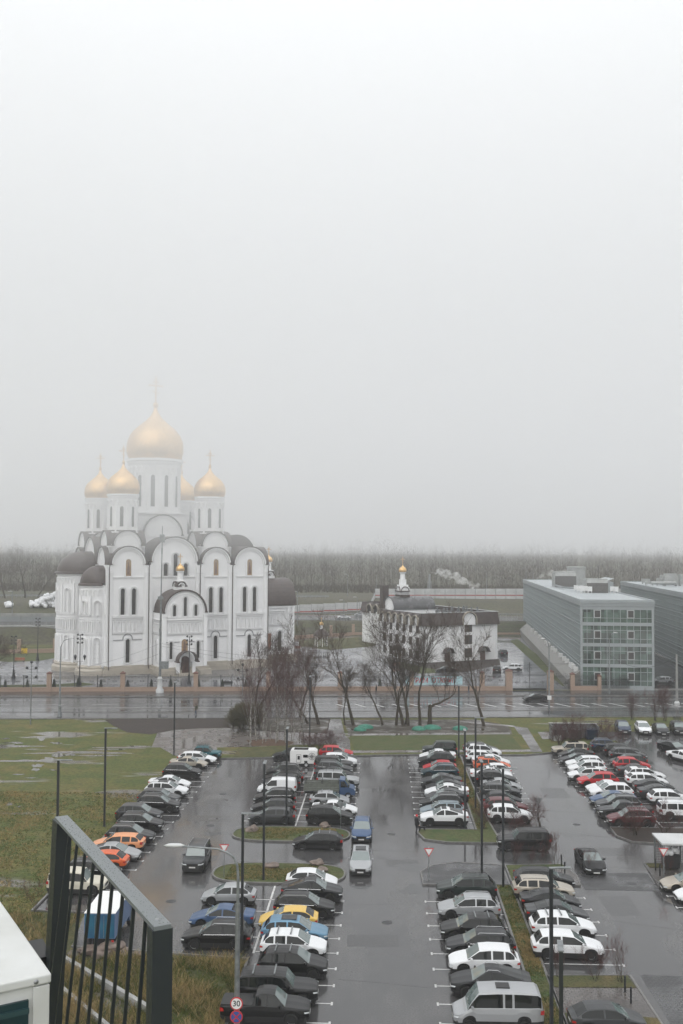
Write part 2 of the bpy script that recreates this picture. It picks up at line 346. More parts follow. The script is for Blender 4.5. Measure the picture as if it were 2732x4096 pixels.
# raised islands with kerbs
def ring_kerb(pts, w=.16, h=.15, closed=True, name='kerb'):
    m = M(); n = len(pts)
    c = Vector((sum(p[0] for p in pts)/n, sum(p[1] for p in pts)/n))
    P = [Vector(p) for p in pts]; off = []
    ar = sum(P[i].x*P[(i+1) % n].y-P[(i+1) % n].x*P[i].y for i in range(n))
    sg = 1 if ar > 0 else -1
    for i in range(n):
        a = P[i-1] if (i or closed) else P[i]; b = P[(i+1) % n] if (i < n-1 or closed) else P[i]
        d = (b-a).normalized(); off.append(P[i]+Vector((d.y, -d.x))*w*sg)
    for i in range(n if closed else n-1):
        j = (i+1) % n; a, b, c1, d1 = P[i], P[j], off[j], off[i]
        m.face([(a.x,a.y,h),(b.x,b.y,h),(c1.x,c1.y,h),(d1.x,d1.y,h)]); m.face([(c1.x,c1.y,0),(d1.x,d1.y,0),(d1.x,d1.y,h),(c1.x,c1.y,h)]); m.face([(a.x,a.y,0),(b.x,b.y,0),(b.x,b.y,h),(a.x,a.y,h)])
    return struct(name, m, 'm_kerb')
def oval(a0, a1, b0, b1, n=36, e=.55):
    o = []
    for i in range(n):
        t = 2*math.pi*i/n; c, s = math.cos(t), math.sin(t)
        o.append(((a0+a1)/2+(a1-a0)/2*math.copysign(abs(c)**e, c), (b0+b1)/2+(b1-b0)/2*math.copysign(abs(s)**.8, s)))
    return o
def island(name, pts, mt, z=.11):
    pts = L(pts); struct(name, M().poly(pts, 0, z), mt); ring_kerb(pts)
island('grass_island', oval(-14.3,-3.2,94.3,99.1), 'm_lawn'); island('grass_island', oval(-14.2,-3.2,82.5,87.6), 'm_lawn')
island('grass_island', [(3.7,99.0),(3.5,98.0),(4.1,95.7),(6.1,94.9),(11.1,94.9),(10.6,104),(10.3,134.8),(9.2,134.7),(9.3,99.2)], 'm_lawn')
island('paved_island', [(3.4,82.9),(3.4,86.0),(4.4,87.7),(6.6,88.7),(10.3,88.1),(10.4,83.2)], 'm_cobble', .12)
island('grass_island', [(9.35,82.9),(10.5,83.0),(10.55,68),(10.5,50),(9.3,50)], 'm_lawn')
island('paved_island', [(10.75,84.0),(16.2,83.4),(16.3,85.6),(15.7,88.7),(10.75,88.2)], 'm_paving', .12)
struct('grass_island', M().poly(L([(10.8,87.1),(15.8,87.5),(15.7,88.6),(10.8,88.1)]), .1, .15), 'm_lawn')
struct('grass_island', M().poly(L([(10.8,84.0),(11.5,84.0),(11.3,87.0),(10.8,87.0)]), .1, .15), 'm_lawn')
island('paved_island', [(10.75,65.6),(15.9,65.9),(16.4,50),(10.7,50)], 'm_paving', .12)
struct('grass_island', M().poly(L([(10.8,63.9),(15.9,64.1),(15.8,65.8),(10.8,65.5)]), .1, .16), 'm_weeds')
struct('grass_island', M().poly(L([(10.8,57.3),(12.4,57.3),(12.2,60),(10.8,60.4)]), .1, .16), 'm_weeds')
struct('grass_island', M().poly(L([(15.0,56.0),(16.2,56.0),(16.1,60.0),(14.6,60.2)]), .1, .16), 'm_weeds')
sheet('block_paving', L([(16.7,66.2),(45,66.2),(45,45),(16.9,45)]), .016, 'm_cobble')
sheet('block_paving', L([(16.4,82.5),(22.4,82.5),(22.6,87),(16.6,87)]), .016, 'm_cobble')
island('mulch_island', [(22.6,100.8),(22.6,97.9),(23.6,96.1),(26,95.6),(60,95.6),(60,101.0)], 'm_mulch')
island('paved_island', [(23.0,89.5),(22.6,83.6),(60,83.6),(60,89.5)], 'm_paving', .12)
struct('grass_island', M().poly(L([(22.9,83.8),(24.6,83.8),(24.6,84.9),(22.9,84.9)]), .1, .16), 'm_lawn')
struct('grass_island', M().poly(L([(23.1,88.2),(24.4,88.2),(24.4,89.3),(23.1,89.3)]), .1, .16), 'm_weeds')
sheet('rough_ground', L([(-30,50),(-9.05,50),(-9.05,67.1),(-21.3,68.4),(-22.4,75),(-30,75)]), .012, 'm_weeds')
sheet('gravel', L([(-21.2,68.3),(-13.5,67.5),(-14.2,58),(-20,57),(-22,62)]), .018, 'm_soil')
# kerbs of the lot
ring_kerb(L([(-9.0,45),(-9.0,67.2),(-21.3,68.6)]), closed=False)
ring_kerb(L([(-22.3,75.2),(-26.3,75.2),(-26.3,130.1),(-21.4,130.8),(3.7,135.0),(19.1,135.8),(23.5,137.9)])+px([(2500,2992),(2470,2964)]), closed=False)
# parking bay lines
m = M()
def line(a0, b0, a1, b1, w=.11):
    p, q = Vector(LW(a0,b0)), Vector(LW(a1,b1)); d = (q-p).normalized(); n = Vector((-d.y, d.x))*w/2
    m.face([(*(p-n),.016),(*(q-n),.016),(*(q+n),.016),(*(p+n),.016)])
def bays(a0, a1, b0, k, step=2.515, tee=None):
    for i in range(k):
        b = b0+i*step; line(a0, b, a1, b)
        if tee is not None: line(tee, b-.22, tee, b+.22, .13)
bays(-26.1,-21.0,80.3,20,2.515,-21.0); bays(-13.9,-8.6,101.3,12,2.53,-13.9); bays(-8.6,-2.9,101.3,12,2.53,-2.9)
bays(-8.6,-3.0,63.63,7,2.53,-3.0); bays(-8.6,-3.0,56.1,3,2.52,-3.0); bays(-13.5,-8.6,71.2,4,2.53,-13.5)
bays(3.4,9.2,102,13,2.5,3.4); bays(10.8,16.2,104.6,12,2.52,16.2); bays(3.4,9.2,58.9,9,2.52,3.4); bays(10.8,16.0,67.75,6,2.56,16.0)
bays(22.6,27.9,103.3,13,2.52,22.6); bays(27.9,33.4,103.3,13,2.52,33.4); bays(22.7,28,61.0,9,2.55,22.7)
line(-8.6,99.7,-8.5,130.2,.15); line(-8.7,68.4,-8.7,82,.15); line(27.9,101.2,27.9,135,.12)
struct('parking_lines', m, 'm_line')
m = M()
def rline(x0, x1, y, wd=.15, slope=.05):
    m.face([(x0, y+slope*x0-wd/2, .016), (x1, y+slope*x1-wd/2, .016), (x1, y+slope*x1+wd/2, .016), (x0, y+slope*x0+wd/2, .016)])
rline(-420, 8, 175.6); rline(9, 300, 174.9); rline(-420, 300, 184.8, .12)
for i in range(-30, 30):
    x = i*9.4+3
    if x < 0: rline(x, x+4.6, 179.6, .14)
    else: rline(x, x+3, 184-.6, .12)
rline(0, 120, 179.2, .13)
for i in range(34):
    x = 1+i*3.3
    m.face([(x, 175.5+.05*x, .016), (x+.35, 175.5+.05*x, .016), (x-1.6, 179.1+.05*x, .016), (x-2.0, 179.1+.05*x, .016)])
struct('road_markings', m, 'm_line')
# church yard
sheet('plaza', [(-260,184.2),(39.5,199.2),(75,199.8),(78,330),(60,322),(1,320),(-76,262),(-260,240)], .012, 'm_plaza')
sheet('lawn', px([(-60,2638),(30,2648),(150,2645),(235,2630),(238,2598),(100,2606),(-60,2610)]), .020, 'm_lawn')
sheet('lawn', px([(-100,2752),(330,2745),(380,2737),(330,2730),(215,2738),(60,2740),(-100,2742)]), .020, 'm_lawn')
sheet('lawn', px([(1195,2585),(1320,2600),(1500,2585),(1510,2545),(1195,2560)]), .020, 'm_weeds')
sheet('lawn', px([(1560,2640),(1700,2668),(1800,2668),(1780,2690),(1680,2695),(1600,2670)]), .020, 'm_lawn')
sheet('flower_bed', px([(1640,2640),(1690,2652),(1998,2636),(2002,2660),(1850,2690),(1700,2672)]), .022, 'm_mulch')
sheet('lawn', px([(2040,2563),(2070,2556),(2300,2740),(2250,2745),(2180,2690)]), .026, 'm_lawn')
sheet('yard', [(62,192.5),(150,197),(150,330),(78,330)], .014, 'm_asphalt')
# highway on its bank
def hw(x0, x1, ya, yb, z, nm, mt): struct(nm, M().poly([(x0,ya),(x1,ya),(x1,yb),(x0,yb)], z-.3, z), mt)
hw(-30, 400, 338, 364, 3.96, 'highway', 'm_road'); hw(-500, -30, 305, 332, 3.98, 'highway', 'm_road')
# ================================================================ CARS
def lerp(a, b, t): return a+(b-a)*t
def pw(tab, x):
    if x <= tab[0][0]: return tab[0][1]
    for (x0, y0), (x1, y1) in zip(tab, tab[1:]):
        if x <= x1: return lerp(y0, y1, (x-x0)/(x1-x0) if x1 > x0 else 0)
    return tab[-1][1]
# L, W, H, belt z, cowl, roof start, roof end, tail, nose z, cowl z, tail z, wheel r
CT = dict(
 suv=(4.60,1.90,1.67,1.07,.255,.425,.87,.972,.80,1.05,1.03,.375), coupe=(4.85,1.97,1.64,1.10,.265,.43,.62,.94,.84,1.08,1.12,.39),
 sedan=(4.70,1.84,1.45,.94,.255,.43,.66,.875,.62,.93,1.03,.34), hatch=(4.25,1.79,1.49,.96,.235,.42,.80,.955,.66,.95,.95,.335),
 wagon=(4.78,1.85,1.50,.96,.25,.42,.86,.97,.66,.94,.97,.34), boxy=(4.75,1.90,1.85,1.12,.30,.395,.965,.99,.98,1.14,1.10,.40),
 niva=(3.75,1.68,1.64,.98,.33,.43,.88,.985,.90,1.00,.96,.34), van=(4.4,1.82,1.84,1.06,.20,.36,.97,.992,.78,1.12,1.10,.32),
 minibus=(5.25,1.95,2.20,1.30,.15,.28,.97,.99,.88,1.25,1.2,.34), pickup=(5.3,1.88,1.80,1.12,.27,.385,.60,.645,.92,1.13,1.12,.39))
def make_car(ty, extras=()):
    Ln, W, H, belt, sc_, sr, se, stl, zn, zc, zt, wr = CT[ty]; hw_ = W/2
    X = lambda s: Ln/2-s*Ln
    wf, wb = (.195, .80) if ty != 'minibus' else (.17, .78)
    if ty in ('niva',): wf, wb = .18, .82
    ztop = [(0, zn-.06), (.012, zn), (.06, zn+.07), (.16, lerp(zn+.07, zc, .62)), (sc_, zc), (sr, H-.045), (lerp(sr, se, .3), H), (lerp(sr, se, .7), H-.01 if ty != 'coupe' else H-.02), (se, H-.07), (stl, zt+.02), (1, zt-.03)]
    if ty == 'pickup': ztop = ztop[:-2]+[(stl, zt+.02), (1, zt)]
    zsh = [(0, zn-.10), (.012, zn-.07), (.06, zn), (.16, lerp(zn, belt-.04, .7)), (sc_, belt-.02), (stl-.02, belt+.05), (stl, min(zt, belt+.04)), (1, zt-.08)]
    wid = [(0, .66), (.012, .74), (.04, .88), (.10, .975), (.2, 1.0), (.88, 1.0), (.955, .955), (.99, .86), (1, .78)]
    wid = [(a, b*hw_) for a, b in wid]
    ra = wr+.055
    ss = {0, .012, .035, .06, .10, .16, sc_, sr, se, stl, (sc_+sr)/2, .93, .965, .99, 1.0, lerp(sr, se, .3), lerp(sr, se, .7)}
    bp = lerp(sr, se, .40 if ty not in ('van',) else .26); ss |= {bp-.012, bp+.012}
    cp = None
    if ty in ('suv', 'wagon', 'boxy', 'minibus'): cp = lerp(sr, se, .80 if ty != 'minibus' else .55); ss |= {cp-.012, cp+.012}
    sq = (stl+se)/2 if stl-se > .06 else se; ss.add(sq); ss.add(lerp(se, stl, .85))
    for wc in (wf, wb):
        for i in range(9): ss.add(wc+math.cos(math.pi*i/8)*ra/Ln)
        ss |= {wc-ra/Ln-.003, wc+ra/Ln+.003}
    ss = sorted(s for s in ss if 0 <= s <= 1); t2 = [ss[0]]
    for s in ss[1:]:
        if s-t2[-1] > .0022: t2.append(s)
    ss = t2
    sill = .24 if ty not in ('boxy', 'niva', 'suv', 'pickup', 'coupe') else .30
    rows = []
    def sm(tab, s, r_): r_ = min(r_, s+.0001, 1.0001-s); return sum(pw(tab, s+r_*k/3)*w_ for k, w_ in ((-3,1),(-2,2),(-1,3),(0,4),(1,3),(2,2),(3,1)))/16
    bx = ty in ('boxy','niva','van','minibus','pickup')
    for s in ss:
        zz, zs, wd = sm(ztop, s, .02 if bx else .042), sm(zsh, s, .03), sm(wid, s, .03); zz = max(zz, zs+.03)
        zb = sill+(.10*max(0, 1-s/.05) if s < .05 else 0)+(.10*max(0, (s-.95)/.05) if s > .95 else 0)
        for wc in (wf, wb):
            d = abs(s-wc)*Ln
            if d < ra: zb = max(zb, wr+math.sqrt(max(0, ra*ra-d*d)))
        zb = min(zb, zs-.06)
        g = max(0, min(1, (zz-belt)/(H-belt))); wr_ = hw_*(.74 if ty in ('suv','boxy','van','minibus','niva') else .70); 
        if ty in ('boxy','niva','van','minibus'): wr_ = hw_*.82
        h5 = zs+(zz-zs)*.84
        rows.append([(wd*.955, zb), (wd, zb+(zs-zb)*.35), (wd*1.0, zb+(zs-zb)*.72), (wd*.965, zs), (wd*.935, zs+min(.02, (zz-zs)*.3)),
                     (lerp(wd*.90, wr_, g), h5), (lerp(wd*.84, wr_*.93, g), zs+(zz-zs)*.955), (lerp(wd*.45, wr_*.5, g), zz-.004), (0, zz+.012)])
    B = M(); SG = [M(), M()]; WS = M(); RW = M()
    nr = 9; N = len(ss)
    for si, sg in enumerate((1, -1)):
        for i in range(N-1):
            for j in range(nr-1):
                q = [(X(ss[i]), sg*rows[i][j][0], rows[i][j][1]), (X(ss[i+1]), sg*rows[i+1][j][0], rows[i+1][j][1]), (X(ss[i+1]), sg*rows[i+1][j+1][0], rows[i+1][j+1][1]), (X(ss[i]), sg*rows[i][j+1][0], rows[i][j+1][1])]
                if sg < 0: q = q[::-1]
                mid = (ss[i]+ss[i+1])/2; tgt, mi = B, 0
                glz = sc_ < mid < sq+.001 if ty not in ('van',) else sc_ < mid < bp
                if ty == 'pickup': glz = sc_ < mid < se
                if j == 4 and glz and not (abs(mid-bp) < .0121 or (cp and abs(mid-cp) < .0121)): tgt = SG[si]
                elif j >= 6 and sc_ < mid < sr: tgt = WS
                elif j >= 6 and se+.002 < mid < lerp(se, stl, .86) and ty not in ('van',): tgt = RW
                elif j == 0 and .06 < mid < .94: mi = 1
                elif j == 0: mi = 1
                tgt.face(q, mi)
    for i in (0, N-1):
        for j in range(nr-1):
            r0, r1 = rows[i][j], rows[i][j+1]; x = X(ss[i]); q = [(x, r0[0], r0[1]), (x, r1[0], r1[1]), (x, -r1[0], r1[1]), (x, -r0[0], r0[1])]
            B.face(q if i == 0 else q[::-1], 1 if j == 0 else 0)
    B.box(X(.97), X(.03), -hw_*.86, hw_*.86, .17, .55, 1)          # underbody closes the wheel arches
    root = thing('parked_car', '-', '-')
    body = B.build('body', ['m_paint', 'm_plastic'], root, smooth=58)
    body.material_slots[0].link = 'OBJECT'
    WS.build('windscreen', 'm_screen', root, smooth=60)
    if RW.f: RW.build('rear_window', 'm_carglass', root, smooth=60)
    for k in (0, 1): SG[k].build('side_window', 'm_carglass', root, smooth=60)
    key = round(wr, 2)
    if key not in WH:
        t = M(); t.lathe([(wr*.60,-.10),(wr*.90,-.115),(wr,-.07),(wr,.07),(wr*.90,.115),(wr*.60,.10)], 20)
        r = M(); r.lathe([(wr*.02,-.085),(wr*.16,-.09),(wr*.18,-.06),(wr*.6,-.06)], 20); r.lathe([(wr*.6,-.09),(wr*.66,-.118),(wr*.68,-.10),(wr*.66,.02)], 20, mi=1)
        for k in range(5):
            a = 2*math.pi*k/5; c, s_ = math.cos(a), math.sin(a)
            for o2 in (-.16, .16):
                c1, s1 = math.cos(a+o2), math.sin(a+o2)
                r.face([(wr*.1*c-.05*s_,wr*.1*s_+.05*c,-.094),(wr*.1*c+.05*s_,wr*.1*s_-.05*c,-.094),(wr*.62*c1+.05*s1,wr*.62*s1-.05*c1,-.10),(wr*.62*c1-.05*s1,wr*.62*s1+.05*c1,-.10)], 1)
        WH[key] = (t.build('tyre', 'm_rubber', smooth=40), r.build('rim', ['m_rimdark', 'm_rim'], smooth=40))
        for o in WH[key]: HID.append(o)
    for s in (wf, wb):
        for sg in (-1, 1):
            wl = bpy.data.objects.new('wheel', None); COL.objects.link(wl); wl.parent = root; wl.location = (X(s), sg*(hw_-.115), wr)
            for o in WH[key]:
                c = o.copy(); COL.objects.link(c); c.parent = wl; c.rotation_euler = (R_(90) if sg < 0 else R_(-90), 0, random.uniform(0, 1)) if False else (R_(90*-sg), 0, 0)
    # lamps, grille, plates, mirrors
    for sg in (-1, 1):
        h = M(); zz = zn-.13; x0 = X(.0)+.006; yo = hw_*.80
        h.face([(x0, sg*yo*.62, zz-.06), (x0, sg*yo*.985, zz-.03), (x0, sg*yo*.985, zz+.06), (x0, sg*yo*.66, zz+.045)][::sg])
        h.face([(x0, sg*yo*.985, zz-.03), (X(.045), sg*(hw_*.955), zz), (X(.055), sg*(hw_*.95), zz+.075), (x0, sg*yo*.985, zz+.06)][::sg])
        h.build('headlight', 'm_head', root)
        t = M(); zt_ = (zt-.16 if ty != 'sedan' else zt-.17); x1 = X(1.0)-.006; yo = hw_*.88
        tall = .2 if ty in ('boxy', 'van', 'minibus', 'wagon') else .08
        if ty == 'pickup': zt_ -= .1; tall = .16
        t.face([(x1, sg*yo*.62, zt_-.05), (x1, sg*yo*.99, zt_-.06), (x1, sg*yo*.99, zt_+tall), (x1, sg*yo*.64, zt_+tall*.8)][::-sg])
        t.face([(x1, sg*yo*.99, zt_-.06), (X(.955), sg*(hw_*.985), zt_-.02), (X(.96), sg*(hw_*.98), zt_+tall), (x1, sg*yo*.99, zt_+tall)][::-sg])
        t.build('taillight', 'm_tail', root)
        mr_ = M(); mr_.obox((X(sc_+.055), sg*(hw_+.06), belt+.06), (.06, .10, .065), sg*.15); o = mr_.build('mirror', 'm_paint', root); o.material_slots[0].link = 'OBJECT'
    if 'rails' in extras and 'silver' in extras:                       # bright strip under the side windows
        for sg in (-1, 1):
            q = M(); pt = []
            for i, s in enumerate(ss):
                if sc_+.03 < s < lerp(se, stl, .3): pt.append((X(s), sg*(rows[i][3][0]+.004), rows[i][3][1]+.005))
            q.tube(pt[::3]+[pt[-1]], .016, 4); q.build('window_trim', 'm_chrome', root)
    x0 = X(0)+.004
    M().box(x0-.03, x0+.004, -hw_*.46, hw_*.46, zn-.30, zn-.10).build('grille', 'm_black', root)
    M().box(x0-.03, x0+.006, -hw_*.62, hw_*.62, sill+.06, sill+.20).build('bumper_intake', 'm_plastic', root)
    M().box(x0, x0+.016, -.26, .26, zn-.42, zn-.31).build('license_plate', 'm_plate', root)
    M().box(X(1)-.016, X(1), -.26, .26, zt-.40, zt-.29).build('license_plate', 'm_plate', root)
    xr0, xr1, yr = X(lerp(sr, se, .06)), X(lerp(sr, se, .97)), hw_*(.66 if ty not in ('boxy','niva','van','minibus') else .74)
    if 'rails' in extras:
        for sg in (-1, 1): M().tube([(xr0, sg*yr, H-.05), (xr0-.12, sg*yr, H+.045), (xr1+.15, sg*yr, H+.035), (xr1, sg*yr, H-.06)], .02, 5).build('roof_rail', 'm_rail_'+extras[extras.index('rails')+1], root)
    if 'bars' in extras:
        for k in (.25, .72): M().box(X(lerp(sr, se, k))-.04, X(lerp(sr, se, k))+.04, -yr, yr, H+.02, H+.075).build('roof_bar', 'm_galv', root)
    if 'glassroof' in extras:
        M().box(X(lerp(sr, se, .62)), X(lerp(sr, se, .10)), -yr*.72, yr*.72, H-.03, H+.018).build('sunroof', 'm_carglass', root)
    if 'rack' in extras:
        r = M()
        for y in (-.55, 0, .55): r.tube([(xr0, y, H+.14), (xr1, y, H+.14)], .018, 4)
        for k in range(7): r.tube([(lerp(xr0, xr1, k/6), -.58, H+.14), (lerp(xr0, xr1, k/6), .58, H+.14)], .015, 4)
        for y in (-.6, .6): r.tube([(xr0, y, H+.25), (xr1, y, H+.25)], .018, 4); [r.tube([(lerp(xr0, xr1, k/3), y, H-.03), (lerp(xr0, xr1, k/3), y, H+.25)], .015, 4) for k in range(4)]
        for x in (xr0, xr1): r.tube([(x, -.6, H+.25), (x, .6, H+.25)], .018, 4)
        r.build('roof_rack', 'm_iron', root)
    if 'spare' in extras:
        M().lathe([(0,-.12),(.34,-.12),(.37,-.07),(.37,.07),(.34,.12),(0,.12)], 18).build('spare_wheel', 'm_rubber', root, smooth=40, loc=(X(1)-.13, -.1, .98)).rotation_euler = (0, R_(90), 0)
    if 'bikes' in extras:
        r = M()
        for y in (-.5, -.1, .3): 
            for xx in (-.75, .3): r.tube([(xx+.3*math.cos(t*.7), y, H+.38+.3*math.sin(t*.7)) for t in range(10)], .025, 4)
            r.tube([(-.75, y, H+.4), (-.2, y, H+.75), (.3, y, H+.4), (-.1, y, H+.35), (-.2, y, H+.75)], .025, 4)
        r.build('bicycle_carrier', 'm_iron', root)
    if ty == 'pickup':
        b = M(); xa, xb = X(stl)-.05, X(1)+.05
        b.box(xb, xa, -hw_*.80, hw_*.80, zt-.05, zt+.055, 0)
        b.build('cargo_bed', 'm_black', root)
    if ty == 'minibus':
        M().box(-.7, .1, -.35, .35, H-.01, H+.05).build('roof_hatch', 'm_plastic', root)
        pass
    return root
WH = {}; HID = []
for nm, c, me in (('black', (.012,.012,.013), 0), ('silver', (.45,.46,.47), .9)): mat('m_rail_'+nm, c, .3, metal=me)
PAINT = dict(white=(.70,.71,.72), black=(.004,.004,.0045), grey=(.045,.047,.05), darkgrey=(.016,.017,.019), silver=(.36,.37,.38), beige=(.42,.38,.32), red=(.42,.012,.018), darkred=(.09,.012,.016),
             blue=(.045,.085,.17), lightblue=(.13,.25,.36), palegrey=(.22,.27,.30), yellow=(.66,.44,.10), orange=(.62,.11,.03), peach=(.70,.30,.14), teal=(.015,.10,.12), darkteal=(.012,.035,.048), green=(.018,.026,.024), cream=(.55,.52,.43), navy=(.02,.035,.07))
METAL = ('grey', 'darkgrey', 'silver', 'beige', 'lightblue', 'palegrey', 'darkteal', 'navy')
for k, c in PAINT.items(): mat('p_'+k, c, .30, metal=.35 if k in METAL else 0, coat=.18, spec=.28)
mat('m_paint', (.5,.5,.5))
PROTO = {}
def get_car(ty, ex):
    k = (ty,)+tuple(ex)
    if k not in PROTO: PROTO[k] = [make_car(ty, ex), False]
    pr = PROTO[k]
    if not pr[1]: pr[1] = True; return pr[0], True
    return pr[0], False
CARS = []
TW = dict(suv='SUV', coupe='sloping-roof SUV', sedan='sedan', hatch='hatchback', wagon='estate car', boxy='boxy off-roader', niva='small off-roader', van='panel van', minibus='minibus', pickup='pickup')
CW = dict(darkgrey='dark grey', darkred='dark red', lightblue='light blue', palegrey='pale grey', darkteal='dark teal', green='blackish green', navy='dark navy')
CATS = dict(suv='car', coupe='car', sedan='car', hatch='car', wagon='car', boxy='car', niva='car', van='van', minibus='minibus', pickup='pickup')
def put_car(ty, color, x, y, hd, label, group, ex=(), z=.012, roof=None, name=None):
    pr, first = get_car(ty, ex)
    kk = (ty,)+tuple(ex)
    if first: c = pr; KIDS[kk] = [(k, list(k.children)) for k in pr.children]
    if not first:
        c = pr.copy(); COL.objects.link(c)
        for k, gs in KIDS[kk]:
            k2 = k.copy(); COL.objects.link(k2); k2.parent = c
            for g in gs: g2 = g.copy(); COL.objects.link(g2); g2.parent = k2
            if k2.type == 'MESH' and k2.material_slots[0].link == 'OBJECT': k2.material_slots[0].material = MATS['p_'+color]
    else:
        for k, gs in KIDS[kk]:
            if k.type == 'MESH' and k.material_slots[0].link == 'OBJECT': k.material_slots[0].material = MATS['p_'+color]
    c.name = name or {'van': 'panel_van', 'minibus': 'minibus', 'pickup': 'pickup_truck'}.get(ty, 'parked_car')
    c.location = (x, y, z); c.rotation_euler = (0, 0, hd); rs3 = random.Random(int(x*31+y*17)); c.scale = (rs3.uniform(.96,1.035), rs3.uniform(.98,1.02), rs3.uniform(.965,1.045)); tag(c, label, CATS[ty], group)
    return c
ROWN = {1: 'row beside the grass field', 2: 'left row above the upper oval island', 3: 'right row above the upper oval island', 4: 'short row below the lower oval island', 5: 'bottom centre row by rough grass',
        6: 'left row of the upper middle block', 7: 'right row of the upper middle block', 8: 'left row along lower grass strip', 9: 'right row along lower grass strip', 10: 'left row of upper right block', 11: 'right row of upper right block', 12: 'pair at the right frame edge'}
RT = '''1 niva teal R -22.97 130.9 rack|1 wagon white R -23.71 127.9|1 sedan beige R -24.26 125.3|1 suv black R -24 119.8 rails silver|1 sedan white R -24.3 114.3|1 suv white R -23.9 110.8 rails black glassroof|1 suv grey R -24.0 107.5
1 suv black R -23.41 104.5 rails silver|1 suv grey R -24.55 100.9|1 suv black R -23.57 97.4 rails silver|1 suv darkgrey R -23.47 93.2 rails silver|1 wagon peach L -24.0 90.8|1 sedan silver R -23.7 88.2|1 hatch orange L -23.9 85.6|1 suv black R -24.0 82.7 rails silver|1 boxy cream R -24.19 79.5
2 suv black L -11.91 130.3 rails black|2 suv black L -11.88 120.6 rails silver|2 wagon black L -11.62 118.1 rails black|2 suv darkgrey L -11.61 115.2|2 van white L -11.78 112.5|2 suv black L -11.53 108.1 rails silver|2 wagon darkgrey L -11.31 104.6|2 wagon grey L -11.05 100.9
3 suv red R -6.1 132.6|3 sedan darkgrey R -5.54 130.0|3 suv white R -5.45 127.5|3 boxy black R -6.08 125.1|3 suv grey R -5.92 122.8 rails silver|3 sedan darkgrey R -5.81 120.4|3 boxy silver R -5.13 116.5 rack spare|3 hatch silver R -5.65 108.0 bars|3 sedan white R -4.91 104.4|3 suv black R -5.28 101.1 rails black
4 hatch silver L -11.82 77.8|4 sedan blue L -11.59 73.2|4 suv black L -11.34 69.4 rails silver
5 hatch white R -5.66 81.6|5 coupe darkgrey R -5.45 78.9 rails silver|5 suv black R -5.8 75.6 rails silver|5 hatch yellow L -6.75 73.1|5 suv lightblue R -6.07 70.6 glassroof|5 suv white R -5.93 68.2 bars|5 suv black R -5.7 65.0 bars|5 boxy black R -6.27 61.3 bars|5 pickup black R -6.73 58.9
6 boxy green L 7.67 135.3|6 sedan white L 7.2 132.0|6 suv darkgrey L 6.9 128.6|6 hatch red L 7.09 125.1|6 suv darkteal L 6.93 121.9 rails silver|6 coupe grey L 6.83 117.1|6 sedan darkgrey L 7.24 114.8|6 sedan white L 7.16 112.5|6 sedan grey L 7.05 110.2|6 suv black L 6.23 106.9 rails silver|6 wagon palegrey L 6.19 104.3 rails black|6 coupe white L 6.19 101.2 glassroof
7 wagon darkgrey R 13.32 137.0 rails silver|7 suv white R 13.42 134.4 glassroof|7 wagon white R 13.16 131.5|7 sedan white R 13.87 129.0|7 suv orange R 13.61 125.9 rails black glassroof|7 hatch white L 13.46 123.3|7 coupe white R 13.0 120.9 glassroof|7 suv black R 13.28 118.3|7 sedan silver R 13.55 115.7|7 suv grey R 13.12 112.5 rails silver|7 hatch darkgrey R 12.9 109.0|7 suv darkred R 12.9 105.7|7 suv white R 12.9 102.7
8 suv green L 6.67 80.3 rails black|8 suv silver L 6.47 75.9 rails silver|8 suv black L 6.41 71.9 bars|8 suv darkgrey L 6.69 69.0 rails silver|8 suv white L 6.63 66.2|8 coupe darkgrey L 6.72 63.0 rails silver|8 minibus silver L 6.69 59.0
9 wagon black R 13.23 83.2 rails black|9 suv beige R 12.75 80.5 rails black|9 sedan darkgrey R 12.87 78.0|9 sedan grey R 12.93 75.5|9 suv white R 12.87 72.7 bars|9 suv white R 12.54 69.1
10 boxy beige L 25.23 136.6 glassroof spare|10 sedan black L 25.62 134.2|10 sedan darkgrey L 25.28 131.0|10 suv white L 25.49 127.9|10 suv white L 25.17 125.0 rails silver|10 suv white L 24.55 121.6 glassroof|10 suv red L 25.11 118.5|10 sedan white L 25.46 115.5|10 suv white L 25.38 112.9|10 sedan blue L 24.98 110.3|10 suv grey L 24.95 107.7 rails silver|10 pickup darkgrey L 25.0 104.8|10 suv darkred L 24.86 101.9 rails silver
11 suv navy R 30.9 139.6 rails silver|11 suv black R 32.13 136.6|11 suv grey R 32.19 133.4 rails silver|11 wagon green L 31.46 130.2|11 suv red R 31.2 127.2|11 sedan grey R 31.16 124.6|11 suv white R 31.47 121.9 glassroof|11 wagon white R 30.95 119.3|11 sedan darkgrey R 30.96 116.2|11 sedan grey R 30.86 113.4|11 suv white R 31.2 110.6|11 boxy white R 30.75 104.9 rails silver
12 sedan beige L 24.97 82.8|12 sedan white L 25.38 80.2'''
cnt = {}; FACE = {'R': 'nose right', 'L': 'nose left'}
ents = [e.split() for ln in RT.split('\n') for e in ln.split('|')]
tot = {}
for e in ents: tot.setdefault((e[0], e[1], e[2]), []).append(e)
rowtot = {}
for e in ents: rowtot.setdefault(e[0], []).append(e)
